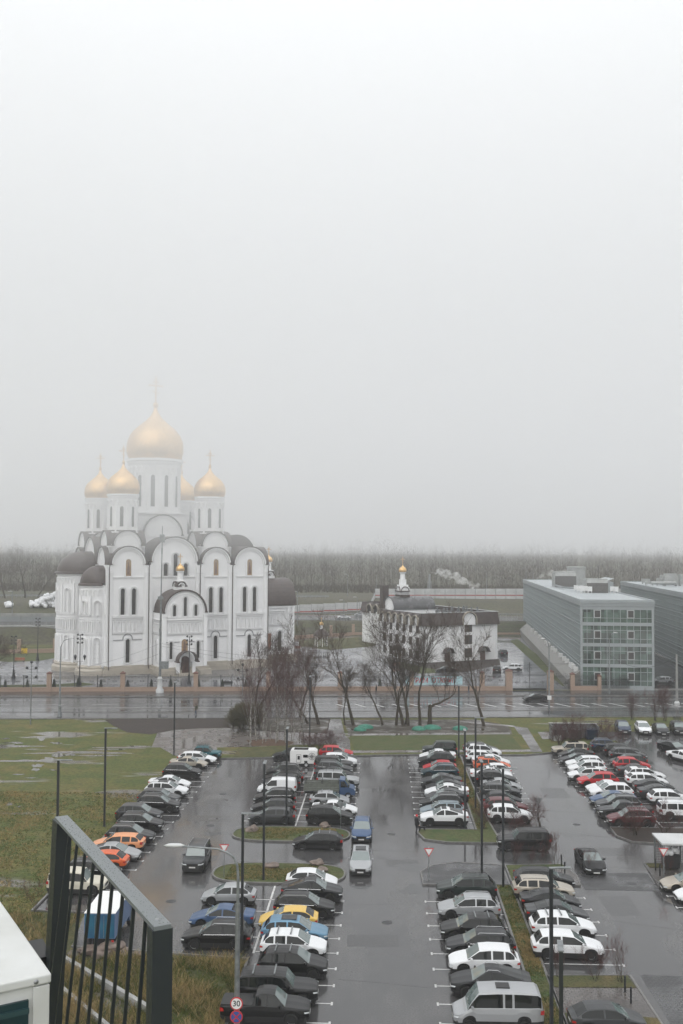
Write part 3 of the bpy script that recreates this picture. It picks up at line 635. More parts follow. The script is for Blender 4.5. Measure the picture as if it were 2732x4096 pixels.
for e in ents:
    r, ty, co, f = int(e[0]), e[1], e[2], e[3]; a, b = float(e[4]), float(e[5]); ex = e[6:]
    k = rowtot[e[0]].index(e)
    x, y = LW(a, b); hd = LA+(0 if f == 'R' else math.pi)+random.Random(k*7+r).uniform(-.022, .022)
    cw = CW.get(co, co); n = len(rowtot[e[0]])
    pos = ('last' if k == n-1 else 'farthest' if k == 0 else ORD[k]+' from the far end')
    lab = f"{cw} {TW[ty]}, {FACE[f]}, {pos} in the {ROWN[r]}"
    if len(lab.split()) > 16: lab = lab.replace(' from the far end in the', ' from far end,').replace(' in the ', ', ').replace('of the upper', 'of upper')
    if len(lab.split()) > 16: lab = lab.replace('sloping-roof SUV', 'fastback').replace('dark grey','charcoal').replace('of upper middle block', 'of upper-middle block').replace('boxy off-roader', 'off-roader').replace('upper right block','upper-right block')
    put_car(ty, co, x, y, hd, lab, 'cars parked in the '+ROWN[r], ex)
def face_car(ty, co, x, y, deg, label, group, ex=(), **kw): return put_car(ty, co, x, y, R_(deg), label, group, ex, **kw)
lane = 'cars stopped or driving in the lot lanes'
x, y = LW(-5.9, 92.6); face_car('wagon', 'black', x, y, 178, 'black estate car standing across the lane just below the upper oval island', lane, ('bars',))
x, y = G(1448, 3350); face_car('suv', 'blue', x, y, -93, 'blue SUV facing the camera beside the upper oval island', lane, ('rails', 'silver'))
x, y = G(1443, 3475); face_car('suv', 'silver', x, y, -92, 'silver SUV with black roof facing the camera beside the lower oval island', lane, ('glassroof',))
x, y = G(788, 3465); face_car('boxy', 'grey', x, y, -92, 'grey SUV with big grille facing the camera left of the lower oval island', lane, ('rails', 'silver'))
x, y = G(2360, 3470); face_car('sedan', 'black', x, y, -90, 'black sedan with wet pale roof facing the camera in the right lane', lane)
x, y = LW(13.0, 93.4); face_car('boxy', 'black', x, y, 179, 'black off-roader with spare wheel on its tail crossing the lane', lane, ('rails', 'black', 'spare'))
x, y = LW(12.9, 58.7); face_car('hatch', 'grey', x, y, 0, 'grey hatchback cut by the bottom edge beside the paved walkway', lane)
tr = 'cars parked nose-out at the top right corner'
for (u, v, ty, co, ex, lab) in ((2491, 2930, 'suv', 'navy', (), 'dark navy SUV behind the bare shrub, leftmost of the nose-out cars'), (2572, 2932, 'suv', 'white', (), 'white SUV parked nose-out between the navy SUV and dark sedan'),
    (2642, 2932, 'sedan', 'darkgrey', (), 'dark grey sedan parked nose-out under the bare sapling'), (2714, 2932, 'suv', 'black', ('bikes',), 'black SUV with bicycles on its roof at the right edge')):
    x, y = G(u, v); face_car(ty, co, x, y, -96, lab, tr, ex)
x, y = G(2694, 3010); face_car('sedan', 'darkgrey', x, y, -64, 'dark grey sedan driving in the upper right lane', lane)
x, y = G(2735, 3045); face_car('sedan', 'white', x, y, -62, 'white sedan behind the dark sedan at the right frame edge', lane)
x, y = G(2142, 2804); face_car('sedan', 'black', x, y, 183, 'black sedan driving left on the wet road past the gates', 'cars driving on the road', name='driving_car')
x, y = G(2648, 2738); face_car('suv', 'silver', x, y, 178, 'silver SUV behind the fence right of the glass office building', 'cars in the yards beyond the road')
x, y = G(2050, 2684); face_car('suv', 'white', x, y, 170, 'white SUV parked inside the church yard gate', 'cars in the yards beyond the road')
x, y = G(1988, 2690); face_car('suv', 'black', x, y, 80, 'black SUV inside the gate left of the white SUV', 'cars in the yards beyond the road')
x, y = G(1782, 2690); face_car('sedan', 'darkgrey', x, y, 182, 'dark grey sedan parked before the white parish house doors', 'cars in the yards beyond the road')
x, y = G(2012, 2622); face_car('suv', 'black', x, y, 92, 'black SUV parked beside the right wall of the parish house', 'cars in the yards beyond the road')
x, y, z = at(1376, 2484, 344); face_car('sedan', 'white', x, y, 0, 'white sedan driving right on the highway behind the church', 'cars on the highway', z=3.97, name='driving_car')
x, y, z = at(1442, 2465, 357); face_car('suv', 'silver', x, y, 180, 'silver car driving left in the far highway lane', 'cars on the highway', z=3.97, name='driving_car')
for o in HID: bpy.data.objects.remove(o)

# blue flatbed truck, box truck, caravan
t = thing('flatbed_truck', 'blue cab flatbed truck with grey slatted sides among the cars', 'truck', (*LW(-5.76, 111.9), .012), LA)
m = M(); m.tube([(1.15,0,0),(1.15,0,.01)], .01, 3)
cab = M(); prof = [(1.05,.45),(2.75,.42),(2.8,.85),(2.55,1.12),(2.15,1.22),(1.62,2.02),(1.05,2.08)]
for y0, y1 in ((-.98, .98),):
    cab.face([(x, y0, z) for x, z in prof]); cab.face([(x, y1, z) for x, z in prof][::-1])
    for (xa, za), (xb, zb) in zip(prof, prof[1:]+prof[:1]): cab.face([(xa,y0,za),(xa,y1,za),(xb,y1,zb),(xb,y0,zb)])
cab.build('cab', 'p_blue', t)
M().face([(2.12,-.86,1.27),(2.12,.86,1.27),(1.67,.84,1.98),(1.67,-.84,1.98)][::1]); 
g_ = M(); g_.face([(2.14,-.86,1.27),(2.14,.86,1.27),(1.69,.84,1.97),(1.69,-.84,1.97)]); g_.build('windscreen', 'm_screen', t)
for sg in (-1, 1):
    q = M(); q.face([(1.15, sg*.986, 1.25), (2.0, sg*.986, 1.25), (1.60, sg*.986, 1.9), (1.15, sg*.986, 1.9)]); q.build('side_window', 'm_carglass', t)
    M().obox((2.05, sg*1.12, 1.45), (.05,.1,.16)).build('mirror', 'm_plastic', t); M().box(2.70, 2.80, sg*.72-.14, sg*.72+.14, .86, 1.0).build('headlight', 'm_head', t)
b = M(); b.box(-2.9, .98, -1.0, 1.0, .78, .84)
b.build('bed_floor', 'm_steel', t)
for nm, dims in (('side_board', (-2.9,.98,-1.03,-1.0)), ('side_board', (-2.9,.98,1.0,1.03)), ('tailgate', (-2.93,-2.9,-1.03,1.03)), ('headboard', (.98,1.01,-1.03,1.03))):
    q = M()
    for k in range(4): q.box(*dims, .84+k*.19, .84+k*.19+.17)
    q.build(nm, mat('m_board', (.12,.13,.11), .5, var=.2, nscale=3).name, t)
fr = M()
for x in (-2.8, -.95, .9):
    for y in (-.98, .98): fr.tube([(x,y,.84),(x,y,1.9)], .02, 4)
    fr.tube([(x,-.98,1.9),(x,.98,1.9)], .02, 4)
fr.build('bed_frame', 'm_iron', t); M().box(-2.9, 2.6, -.45, .45, .4, .7).build('chassis', 'm_under', t)
def big_wheel(parent, x, y, r, wd=.22):
    e = bpy.data.objects.new('wheel', None); COL.objects.link(e); e.parent = parent; e.location = (x, y, r); e.rotation_euler.x = R_(90)
    M().lathe([(r*.55,-wd/2),(r*.93,-wd/2),(r,-wd*.3),(r,wd*.3),(r*.93,wd/2),(r*.55,wd/2)], 20).build('tyre', 'm_rubber', e, smooth=40)
    M().lathe([(.001,-wd*.3),(r*.3,-wd*.32),(r*.55,-wd*.42),(r*.55,wd*.42),(r*.3,wd*.32),(.001,wd*.3)], 16).build('rim', 'm_rim', e, smooth=40)
for x in (2.0, -1.7):
    for y in (-.88, .88): big_wheel(t, x, y, .36)
tx, ty_ = G(397, 3812); 
t = thing('box_truck', 'white roofed box truck with blue rear doors behind the balcony railing', 'truck', (tx, ty_, .012), R_(89))
bx = M(); bx.box(0, 4.4, -1.05, 1.05, .95, 2.62); bx.build('cargo_box', mat('m_boxside', (.11,.17,.30), .45, var=.08, nscale=2).name, t)
M().box(-.02, 4.42, -1.07, 1.07, 2.62, 2.66).build('box_roof', 'm_signwhite', t)
for sg in (-1, 1):
    d = M().box(-.05, -.0, min(sg*.03, sg*1.0), max(sg*.03, sg*1.0), 1.0, 2.56).build('rear_door', mat('m_reardoor', (.015,.12,.19), .4, col2=(.02,.06,.15), nscale=.8).name, t)
    M().tube([(-.07, sg*.3, 1.05), (-.07, sg*.3, 2.5)], .015, 5).build('door_bar', 'm_steel', d)
    M().box(-.04, .0, sg*.9-.08, sg*.9+.08, .72, .86).build('taillight', 'm_tail', t)
cb = M(); prof = [(4.55,.5),(6.1,.5),(6.15,1.1),(5.7,1.3),(5.3,2.1),(4.55,2.15)]
cb.face([(x,-.98,z) for x,z in prof]); cb.face([(x,.98,z) for x,z in prof][::-1])
for (xa,za),(xb,zb) in zip(prof, prof[1:]+prof[:1]): cb.face([(xa,-.98,za),(xa,.98,za),(xb,.98,zb),(xb,-.98,zb)])
cb.build('cab', 'p_blue', t); g_ = M(); g_.face([(5.69,-.85,1.36),(5.69,.85,1.36),(5.33,.83,2.06),(5.33,-.83,2.06)]); g_.build('windscreen', 'm_screen', t)
for sg in (-1,1): M().obox((5.4, sg*1.25, 1.6), (.05,.1,.2)).build('mirror', 'm_plastic', t)
M().box(.1, 5.9, -.45, .45, .5, .9).build('chassis', 'm_under', t)
for x in (.9, 5.2):
    for y in (-.85, .85): big_wheel(t, x, y, .38, .25)
t = thing('caravan', 'white off-road caravan with compass rose on its side and roof panel', 'caravan', (*LW(-9.9, 127.4), .012), LA)
cv = M(); prof = [(-1.75,.62),(-1.45,.5),(1.3,.5),(1.6,.9),(1.62,1.95),(1.35,2.15),(-1.55,2.15),(-1.75,1.95)]
cv.face([(x,-.95,z) for x,z in prof]); cv.face([(x,.95,z) for x,z in prof][::-1])
for (xa,za),(xb,zb) in zip(prof, prof[1:]+prof[:1]): cv.face([(xa,-.95,za),(xa,.95,za),(xb,.95,zb),(xb,-.95,zb)])
cv.build('shell', 'm_signwhite', t)
d = M().box(-.95, -.35, -.965, -.95, .62, 1.62).build('door', 'm_black', t); M().box(-.91,-.39,-.975,-.965,.66,1.58).build('door_panel', 'm_signwhite', d); M().box(-.80,-.50,-.985,-.975,1.0,1.45).build('window', 'm_carglass', d)
M().box(-.1,.5,-.962,-.95,1.25,1.6).build('window', 'm_carglass', t); M().box(.05,.45,-.962,-.95,.62,.85).build('locker_hatch', 'm_black', t)
lg = M(); lg.tube([(1.02+.42*math.cos(k*.449), -.962, 1.4+.42*math.sin(k*.449)) for k in range(15)], .022, 4); lg.tube([(1.02+.26*math.cos(k*.449), -.962, 1.4+.26*math.sin(k*.449)) for k in range(15)], .014, 4)
for k in range(8):
    a = k*math.pi/4; r1 = .5 if k % 2 == 0 else .3; lg.face([(1.02+r1*math.cos(a), -.968, 1.4+r1*math.sin(a)), (1.02+.07*math.cos(a+.8), -.968, 1.4+.07*math.sin(a+.8)), (1.02+.07*math.cos(a-.8), -.968, 1.4+.07*math.sin(a-.8))])
lg.build('compass_emblem', 'm_black', t); M().box(-1.3,.5,-.6,.6,2.15,2.19).build('solar_panel', 'm_carglass', t)
hb = M(); hb.tube([(-1.6,-.5,.45),(-2.9,0,.45),(-1.6,.5,.45)], .04, 5); hb.tube([(-2.9,0,.45),(-3.1,0,.5)], .05, 5); hb.build('drawbar', 'm_iron', t)
for y in (-.86, .86): big_wheel(t, .3, y, .34)
# ================================================================ CHURCH
class Pl:
    """a wall plane: s runs along it, off is measured outwards"""
    def __init__(p, o, ang, nrm=None): p.o = o; p.d = (math.cos(ang), math.sin(ang)); p.n = (math.sin(ang), -math.cos(ang))
    def P(p, s, z, off=0): return (p.o[0]+p.d[0]*s+p.n[0]*off, p.o[1]+p.d[1]*s+p.n[1]*off, z)
def arch(c, z0, w_, z1, n=10):
    r = w_/2; zc = z1-r
    return [(c-r, z0)]+[(c-r*math.cos(math.pi*i/n), zc+r*math.sin(math.pi*i/n)) for i in range(n+1)]+[(c+r, z0)]
def extr(m, pl, pts, o0, o1, mi=0):
    m.face([pl.P(s,z,o1) for s,z in pts][::-1] if False else [pl.P(s,z,o1) for s,z in pts], mi)
    for a, b in zip(pts, pts[1:]+pts[:1]): m.face([pl.P(a[0],a[1],o0), pl.P(b[0],b[1],o0), pl.P(b[0],b[1],o1), pl.P(a[0],a[1],o1)], mi)
def ring(m, pl, c, z0, wi, wo, zi, zo, off, n=10, mi=0, bottom=None):
    a = arch(c, z0, wi, zi, n); b = arch(c, z0 if bottom is None else bottom, wo, zo, n)
    for k in range(len(a)-1):
        m.face([pl.P(*a[k],off), pl.P(*a[k+1],off), pl.P(*b[k+1],off), pl.P(*b[k],off)], mi)
        m.face([pl.P(*b[k],0), pl.P(*b[k+1],0), pl.P(*b[k+1],off), pl.P(*b[k],off)], mi); m.face([pl.P(*a[k],0), pl.P(*a[k+1],0), pl.P(*a[k+1],off), pl.P(*a[k],off)], mi)
def bar(m, pl, s0, s1, z0, z1, off, mi=0, o0=-.05): extr(m, pl, [(s0,z0),(s1,z0),(s1,z1),(s0,z1)], o0, off, mi)
WINS = []
def fwin(parent, pl, c, z0, w_, z1, fr=.34, off=.30, sill=True):
    m = M(); ring(m, pl, c, z0, w_, w_+.18, z1, z1+.09, off+.04); ring(m, pl, c, z0, w_+.5, w_+.5+fr, z1+.25, z1+.25+fr/2, off)
    if sill: bar(m, pl, c-w_/2-.3, c+w_/2+.3, z0-.22, z0, .22)
    wn = m.build('window', 'm_trim', parent)
    g = M(); extr(g, pl, arch(c, z0, w_, z1), 0, .03); o = g.build('pane', 'm_winglass', wn)
    h = M(); k = z0+.9
    while k < z1-.4: bar(h, pl, c-w_/2, c+w_/2, k, k+.05, .045, o0=.0); k += 1.0
    if h.f: h.build('glazing_bar', 'm_plastic', wn)
def frieze(m, pl, s0, s1, z0, z1, step=1.0):
    """blind arcade between two string courses with a toothed band"""
    bar(m, pl, s0, s1, z1+.45, z1+.6, .34); bar(m, pl, s0, s1, z1, z1+.12, .26); bar(m, pl, s0, s1, z0-.15, z0, .32)
    n = max(2, int(round((s1-s0)/step))); st = (s1-s0)/n
    for i in range(n):
        c = s0+st*(i+.5); ring(m, pl, c, z0+.1, st*.52, st*.80, z1-.35, z1-.12, .24, 6); bar(m, pl, c-st*.25, c+st*.25, z0+.1, z0+.22, .20)
        for k in (-.25, .25):
            q = c+k*st; extr(m, pl, [(q-st*.2, z0-.15), (q, z0-.5), (q+st*.2, z0-.15)], -.02, .14); extr(m, pl, [(q-st*.2, z1+.42), (q, z1+.15), (q+st*.2, z1+.42)], -.02, .08)
def teeth(m, pl, s0, s1, z, d=.4, st=.55):
    n = int((s1-s0)/st); bar(m, pl, s0, s1, z, z+.14, .2)
    for i in range(n): q = s0+(i+.5)*(s1-s0)/n; extr(m, pl, [(q-st*.4, z-.02), (q, z-d), (q+st*.4, z-.02)], -.02, .12)
def barrel(m, pl, c, zc, r, o0, o1, th=.22, n=18, mi=0):
    """roof shell over a half-round gable: from o0 (deep) to o1 (front)"""
    for k in range(n):
        a, b = math.pi*k/n, math.pi*(k+1)/n
        A = (c-(r+th)*math.cos(a), zc+(r+th)*math.sin(a)); B = (c-(r+th)*math.cos(b), zc+(r+th)*math.sin(b)); a2 = (c-r*math.cos(a), zc+r*math.sin(a)); b2 = (c-r*math.cos(b), zc+r*math.sin(b))
        m.face([pl.P(*A,o0), pl.P(*A,o1), pl.P(*B,o1), pl.P(*B,o0)], mi); m.face([pl.P(*A,o1), pl.P(*a2,o1), pl.P(*b2,o1), pl.P(*B,o1)], mi); m.face([pl.P(*a2,o1), pl.P(*a2,o0), pl.P(*b2,o0), pl.P(*b2,o1)], mi)
    for sg in (-1, 1): bar(m, pl, c+sg*(r+th/2)-.28, c+sg*(r+th/2)+.28, zc-.12, zc+.12, o1, mi, o0)
def onion(parent, c, z0, R, label=None, cr=3.4, mt='m_gold'):
    pr = [(.90,0),(.985,.20),(1.0,.40),(.975,.62),(.89,.85),(.74,1.05),(.54,1.22),(.35,1.38),(.20,1.53),(.11,1.68),(.065,1.80),(.05,1.86)]
    m = M().lathe([(R*r, R*z) for r, z in pr], 32, (c[0], c[1], z0)); d = m.build('dome', mt, parent, smooth=True)
    k = M(); zt = z0+R*1.86; b = R*.09; k.lathe([(.01,0),(b,b*.8),(b*1.15,b*1.6),(b*.8,b*2.4),(.01,b*2.9)], 12, (c[0], c[1], zt-b*.5))
    t = cr*.018+.03; zt += b*2; k.box(c[0]-t, c[0]+t, c[1]-t, c[1]+t, zt, zt+cr)
    for z, hw2 in ((.80, .13), (.66, .27)): k.box(c[0]-cr*hw2, c[0]+cr*hw2, c[1]-t*.8, c[1]+t*.8, zt+cr*z-t, zt+cr*z+t)
    k.face([(c[0]-cr*.15,c[1]-t,zt+cr*.42),(c[0]+cr*.15,c[1]-t,zt+cr*.34),(c[0]+cr*.15,c[1]-t,zt+cr*.38),(c[0]-cr*.15,c[1]-t,zt+cr*.46)])
    for dx, dz in ((-.27,.66),(.27,.66),(0,1.0)): k.lathe([(.01,-t*2),(t*2,0),(.01,t*2)], 8, (c[0]+cr*dx, c[1], zt+cr*dz))
    k.build('cross', 'm_goldmat', d, smooth=40); return d
def drum(parent, c, R, z0, z1, nwin, zw0, zw1, ww, a_off=0, n=48):
    m = M(); H_ = z1-z0; m.lathe([(R*1.06,0),(R*1.06,H_*.03),(R,H_*.03),(R,H_*.90),(R*1.05,H_*.90),(R*1.05,H_*.94),(R*1.10,H_*.955),(R*1.10,H_)], n, (c[0],c[1],z0)); m.lathe([(R*1.10,H_),(.5,H_+.02)], n, (c[0],c[1],z0))
    for i in range(nwin):
        for k in (0, .5):
            a = a_off+2*math.pi*(i+k)/nwin; pl = Pl((c[0]+R*math.cos(a), c[1]+R*math.sin(a)), a+math.pi/2)
            sp_ = math.pi*R/nwin
            if k: bar(m, pl, -sp_*.16, sp_*.16, z0, zw1+sp_*.2, .18, o0=-.2)
            ring(m, pl, 0, zw1+sp_*.25, sp_*.62, sp_*.95, z0+H_*.83, z0+H_*.865, .22, 8)
    d = m.build('drum', 'm_white', parent, smooth=35)
    for i in range(nwin):
        a = a_off+2*math.pi*i/nwin
        pl = Pl((c[0]+R*math.cos(a)*.992, c[1]+R*math.sin(a)*.992), a+math.pi/2); g = M(); ring(g, pl, 0, zw0, ww, ww+.3, zw1, zw1+.15, .14)
        wn = g.build('window', 'm_trim', d) if False else g.build('window', 'm_trim', parent); q = M(); extr(q, pl, arch(0, zw0, ww, zw1), 0, .06); q.build('pane', 'm_winglass', wn)
    return d
cx0, cy0 = -51.0, 218.0
ch = thing('church', 'white five-domed church with golden onion domes and brown barrel roofs', 'church', (cx0, cy0, 0), R_(28))
BAYS = [(0,9.1),(9.1,21.1),(21.1,29.0),(29.0,38.0)]
front = Pl((0,0), 0); left = Pl((0,30.0), -math.pi/2); back = Pl((38,30), math.pi); right = Pl((38,0), math.pi/2)
ZK = [(4.55,3.85,24.2),(15.1,5.45,24.8),(25.05,3.55,24.4),(33.5,4.05,24.1)]
def gable_wall(pl, ks, Lw, z0=0, zb=23.6, th=1.0):
    m = M(); pts = [(0,z0),(Lw,z0),(Lw,zb)]
    for c, r, zc in ks[::-1]:
        pts += [(c+r,zb)]+[(c+r*math.cos(math.pi*i/16), zc+r*math.sin(math.pi*i/16)) for i in range(17)]+[(c-r,zb)]
    pts += [(0,zb)]; extr(m, pl, pts, -th, 0); return m
wf_ = gable_wall(front, ZK, 38)
wf_.build('front_wall', 'm_white', ch)
ZL = [(30-25.8,3.6,24.2),(30-15.1,5.45,24.8),(30-4.5,3.85,24.2)]
gable_wall(left, ZL, 30).build('east_wall', 'm_white', ch)
gable_wall(back, [(38-c,r,z) for c,r,z in ZK], 38).build('back_wall', 'm_white', ch)
gable_wall(right, [(30-a,b,c_) for a,b,c_ in ZL], 30).build('west_wall', 'm_white', ch)
M().box(.9,37.1,.9,29.1,22.9,23.7).build('flat_roof', 'm_roof', ch)
rf = M()
for (c, r, zc), dp in zip(ZK, (5.5, 9.5, 5.5, 9)): barrel(rf, front, c, zc, r+.02, -dp, .55)
for (c, r, zc), dp in zip(ZL, (5.5, 9.5, 5.5)): barrel(rf, left, c, zc, r+.02, -dp, .55)
for (c, r, zc), dp in zip([(30-a,b,c_) for a,b,c_ in ZL], (6,9.5,6)): barrel(rf, right, c, zc, r+.02, -dp, .55)
for (c, r, zc) in [(38-c,r,z) for c,r,z in ZK]: barrel(rf, back, c, zc, r+.02, -5.5, .55)
barrel(rf, Pl((38,15.1), math.pi), 0, 25.5, 0.1, -1, -.5)
rf.build('barrel_roof', 'm_roof', ch, smooth=35)
# upper roof behind bay four
b4 = M(); barrel(b4, Pl((29,8), 0), 4.5, 26.6, 4.4, -16, 0); extr(b4, Pl((29,8),0), arch(4.5, 22, 8.8, 31.0, 16), -15.6, -.1); b4.build('rear_barrel_roof', 'm_roof', ch, smooth=35)
tr_ = M()
for c, r, zc in ZK: 
    for k, (ri, ro, of) in enumerate(((r-.75, r-.5, .24), (r-.35, r-.02, .42))):
        for i in range(16):
            a, b = math.pi*i/16, math.pi*(i+1)/16; q = [(c+rr*math.cos(t), zc+rr*math.sin(t)) for rr, t in ((ri,a),(ro,a),(ro,b),(ri,b))]
            extr(tr_, front, q, 0, of)
for (s0, s1) in BAYS:
    for s in (s0+.05, s1-.85): bar(tr_, front, s, s+.8, 1.9, 24.0, .38)
    bar(tr_, front, s0+.85, s0+1.05, 1.9, 24.0, .2); bar(tr_, front, s1-1.05, s1-.85, 1.9, 24.0, .2)
    bar(tr_, front, s0, s0+.95, 22.2, 22.5, .5); bar(tr_, front, s1-.95, s1, 22.2, 22.5, .5)
    teeth(tr_, front, s0+1.1, s1-1.1, 21.3); bar(tr_, front, s0+1.1, s1-1.1, 12.75, 12.95, .16)
    if s0 != 9.1: frieze(tr_, front, s0+1.1, s1-1.1, 9.2, 12.0, 1.05)
    else: frieze(tr_, front, 20.75-.6, s1-1.05, 9.2, 12.0, 1.0) if False else None
tr_.build('wall_trim', 'm_trim', ch)
tl = M()
for s0, s1 in ((0,8.6),(8.6,20.4),(20.4,30)):
    for s in (s0+.05, s1-.85): bar(tl, left, s, s+.8, 1.9, 24.0, .3)
for c, r, zc in ZL:
    for i in range(16):
        a, b = math.pi*i/16, math.pi*(i+1)/16; extr(tl, left, [(c+rr*math.cos(t), zc+rr*math.sin(t)) for rr, t in ((r-.4,a),(r-.02,a),(r-.02,b),(r-.4,b))], 0, .25)
tl.build('wall_trim', 'm_trim', ch)
# windows on the front
for c in (4.55, 25.05, 33.4):
    fwin(ch, front, c, 2.6, .95, 7.8); 
    for d in (-1.25, 1.25): fwin(ch, front, c+d, 13.1, .95, 18.9, fr=.3)
    m = M(); ring(m, front, c, 21.6, 1.25, 1.85, 25.4, 25.7, .2); ic = m.build('icon_niche', 'm_trim', ch)
    g = M(); extr(g, front, arch(c, 21.6, 1.2, 25.3), 0, .04); g.build('painted_panel', mat('m_ochre', (.42,.27,.13), .6, col2=(.30,.22,.15), nscale=1.5).name, ic)
    g = M(); extr(g, front, [(c-.32,21.9),(c+.32,21.9),(c+.26,23.6),(c+.12,24.1),(c+.15,24.5),(c,24.72),(c-.15,24.5),(c-.12,24.1),(c-.26,23.6)], 0, .055); g.build('painted_figure', mat('m_robe', (.16,.09,.07), .7, col2=(.22,.16,.12), nscale=2).name, ic)
    hd_ = M(); bar(hd_, front, c-3.2, c-1.15, 7.5, 7.68, .16); bar(hd_, front, c+1.15, c+3.2, 7.5, 7.68, .16); ring(hd_, front, c, 7.5, 1.95, 2.3, 8.75, 8.95, .16); hd_.build('string_course', mat('m_lead', (.30,.30,.31), .6).name, ch)
for c, t in ((13.0, 24.4), (15.3, 26.6), (17.7, 24.4)): fwin(ch, front, c, 21.6, 1.0, t, fr=.3)
# downpipes
for i, s in enumerate((.2, 9.1, 21.1, 29.0, 38.0)):
    dp = M(); dp.tube([front.P(s,1.2,.95), front.P(s,2.4,.55), front.P(s,23.4,.55), front.P(s,24.1,.9)], .10, 6); dp.build('downpipe', 'm_roof', ch)
# second tier kokoshniks and drum bases
def kok_base(cu, cv, half, zb, zt, r):
    b = M().box(cu-half+.4, cu+half-.4, cv-half+.4, cv+half-.4, zb, zt); b.build('drum_base', 'm_white', ch)
    rr = M(); w2 = M()
    for pl in (Pl((cu-half, cv-half), 0), Pl((cu-half, cv+half), -math.pi/2), Pl((cu+half, cv-half), math.pi/2), Pl((cu+half, cv+half), math.pi)):
        zc = zt-.3; extr(w2, pl, [(0,zb),(2*half,zb),(2*half,zt-.6)]+[(half+r*math.cos(math.pi*i/14), zc+r*math.sin(math.pi*i/14)) for i in range(15)]+[(0,zt-.6)], -.7, 0)
        for i in range(14):
            a, b_ = math.pi*i/14, math.pi*(i+1)/14; extr(w2, pl, [(half+q*math.cos(t), zc+q*math.sin(t)) for q, t in ((r-.65,a),(r-.3,a),(r-.3,b_),(r-.65,b_))], 0, .16)
        bar(w2, pl, .2, 2*half-.2, zc-.45, zc-.25, .12); barrel(rr, pl, half, zc, r+.02, -half*.9, .4, .2, 14)
    w2.build('kokoshnik', 'm_white', ch); rr.build('kokoshnik_roof', 'm_roof', ch, smooth=35)
SM = [(4.6,5.2),(25.3,5.2),(4.6,25.8),(25.3,25.8)]
for cu, cv in SM: kok_base(cu, cv, 4.0, 23.5, 28.7, 3.2)
kok_base(15.1, 15.5, 6.9, 23.6, 31.2, 4.6)
M().box(8.9,21.3,9.3,21.7,31.0,35.8).build('drum_base', 'm_white', ch)
pr_ = M(); pr_.box(8.5,21.7,8.9,22.1,35.8,36.15); pr_.build('gallery_floor', 'm_trim', ch)
rl = M()
for k in range(13):
    s = 8.6+k*13.0/12
    for y in (9.0, 22.0): rl.tube([(s,y,36.1),(s,y,37.2)], .045, 4)
    for x in (8.6, 21.6): rl.tube([(x,s+.4,36.1),(x,s+.4,37.2)], .045, 4)
for z in (36.6, 37.2): rl.tube([(8.6,9,z),(21.6,9,z),(21.6,22,z),(8.6,22,z),(8.6,9,z)], .045, 4)
rl.build('gallery_railing', 'm_trim', ch)
st_ = M()
for k in range(22): st_.obox((22.3+k*.16, 10.2, 36.0-k*.21), (.16,.45,.03))
for y in (9.75, 10.65): st_.tube([(22.2,y,37.1),(25.8,y,32.4)], .04, 4); st_.tube([(22.2,y,36.0),(25.8,y,31.3)], .05, 4)
for k in range(8): st_.tube([(22.2+k*.5,9.75,36-k*.66),(22.2+k*.5,9.75,37.1-k*.66)], .03, 4)
st_.build('roof_stair', 'm_panelw', ch)
for cu, cv in SM:
    drum(ch, (cu,cv), 3.3, 31.2, 39.9, 8, 32.6, 37.1, .78, R_(-118+8), 40); onion(ch, (cu,cv), 39.9, 3.72, cr=3.4)
    M().lathe([(3.85,-2.0),(3.35,.6)], 24, (cu,cv,31.2)).build('drum_skirt', 'm_roof', ch, smooth=True)
drum(ch, (15.1,15.5), 6.1, 36.1, 49.0, 12, 37.6, 45.0, .95, R_(-118+7), 56); onion(ch, (15.1,15.5), 49.0, 6.8, cr=6.2)
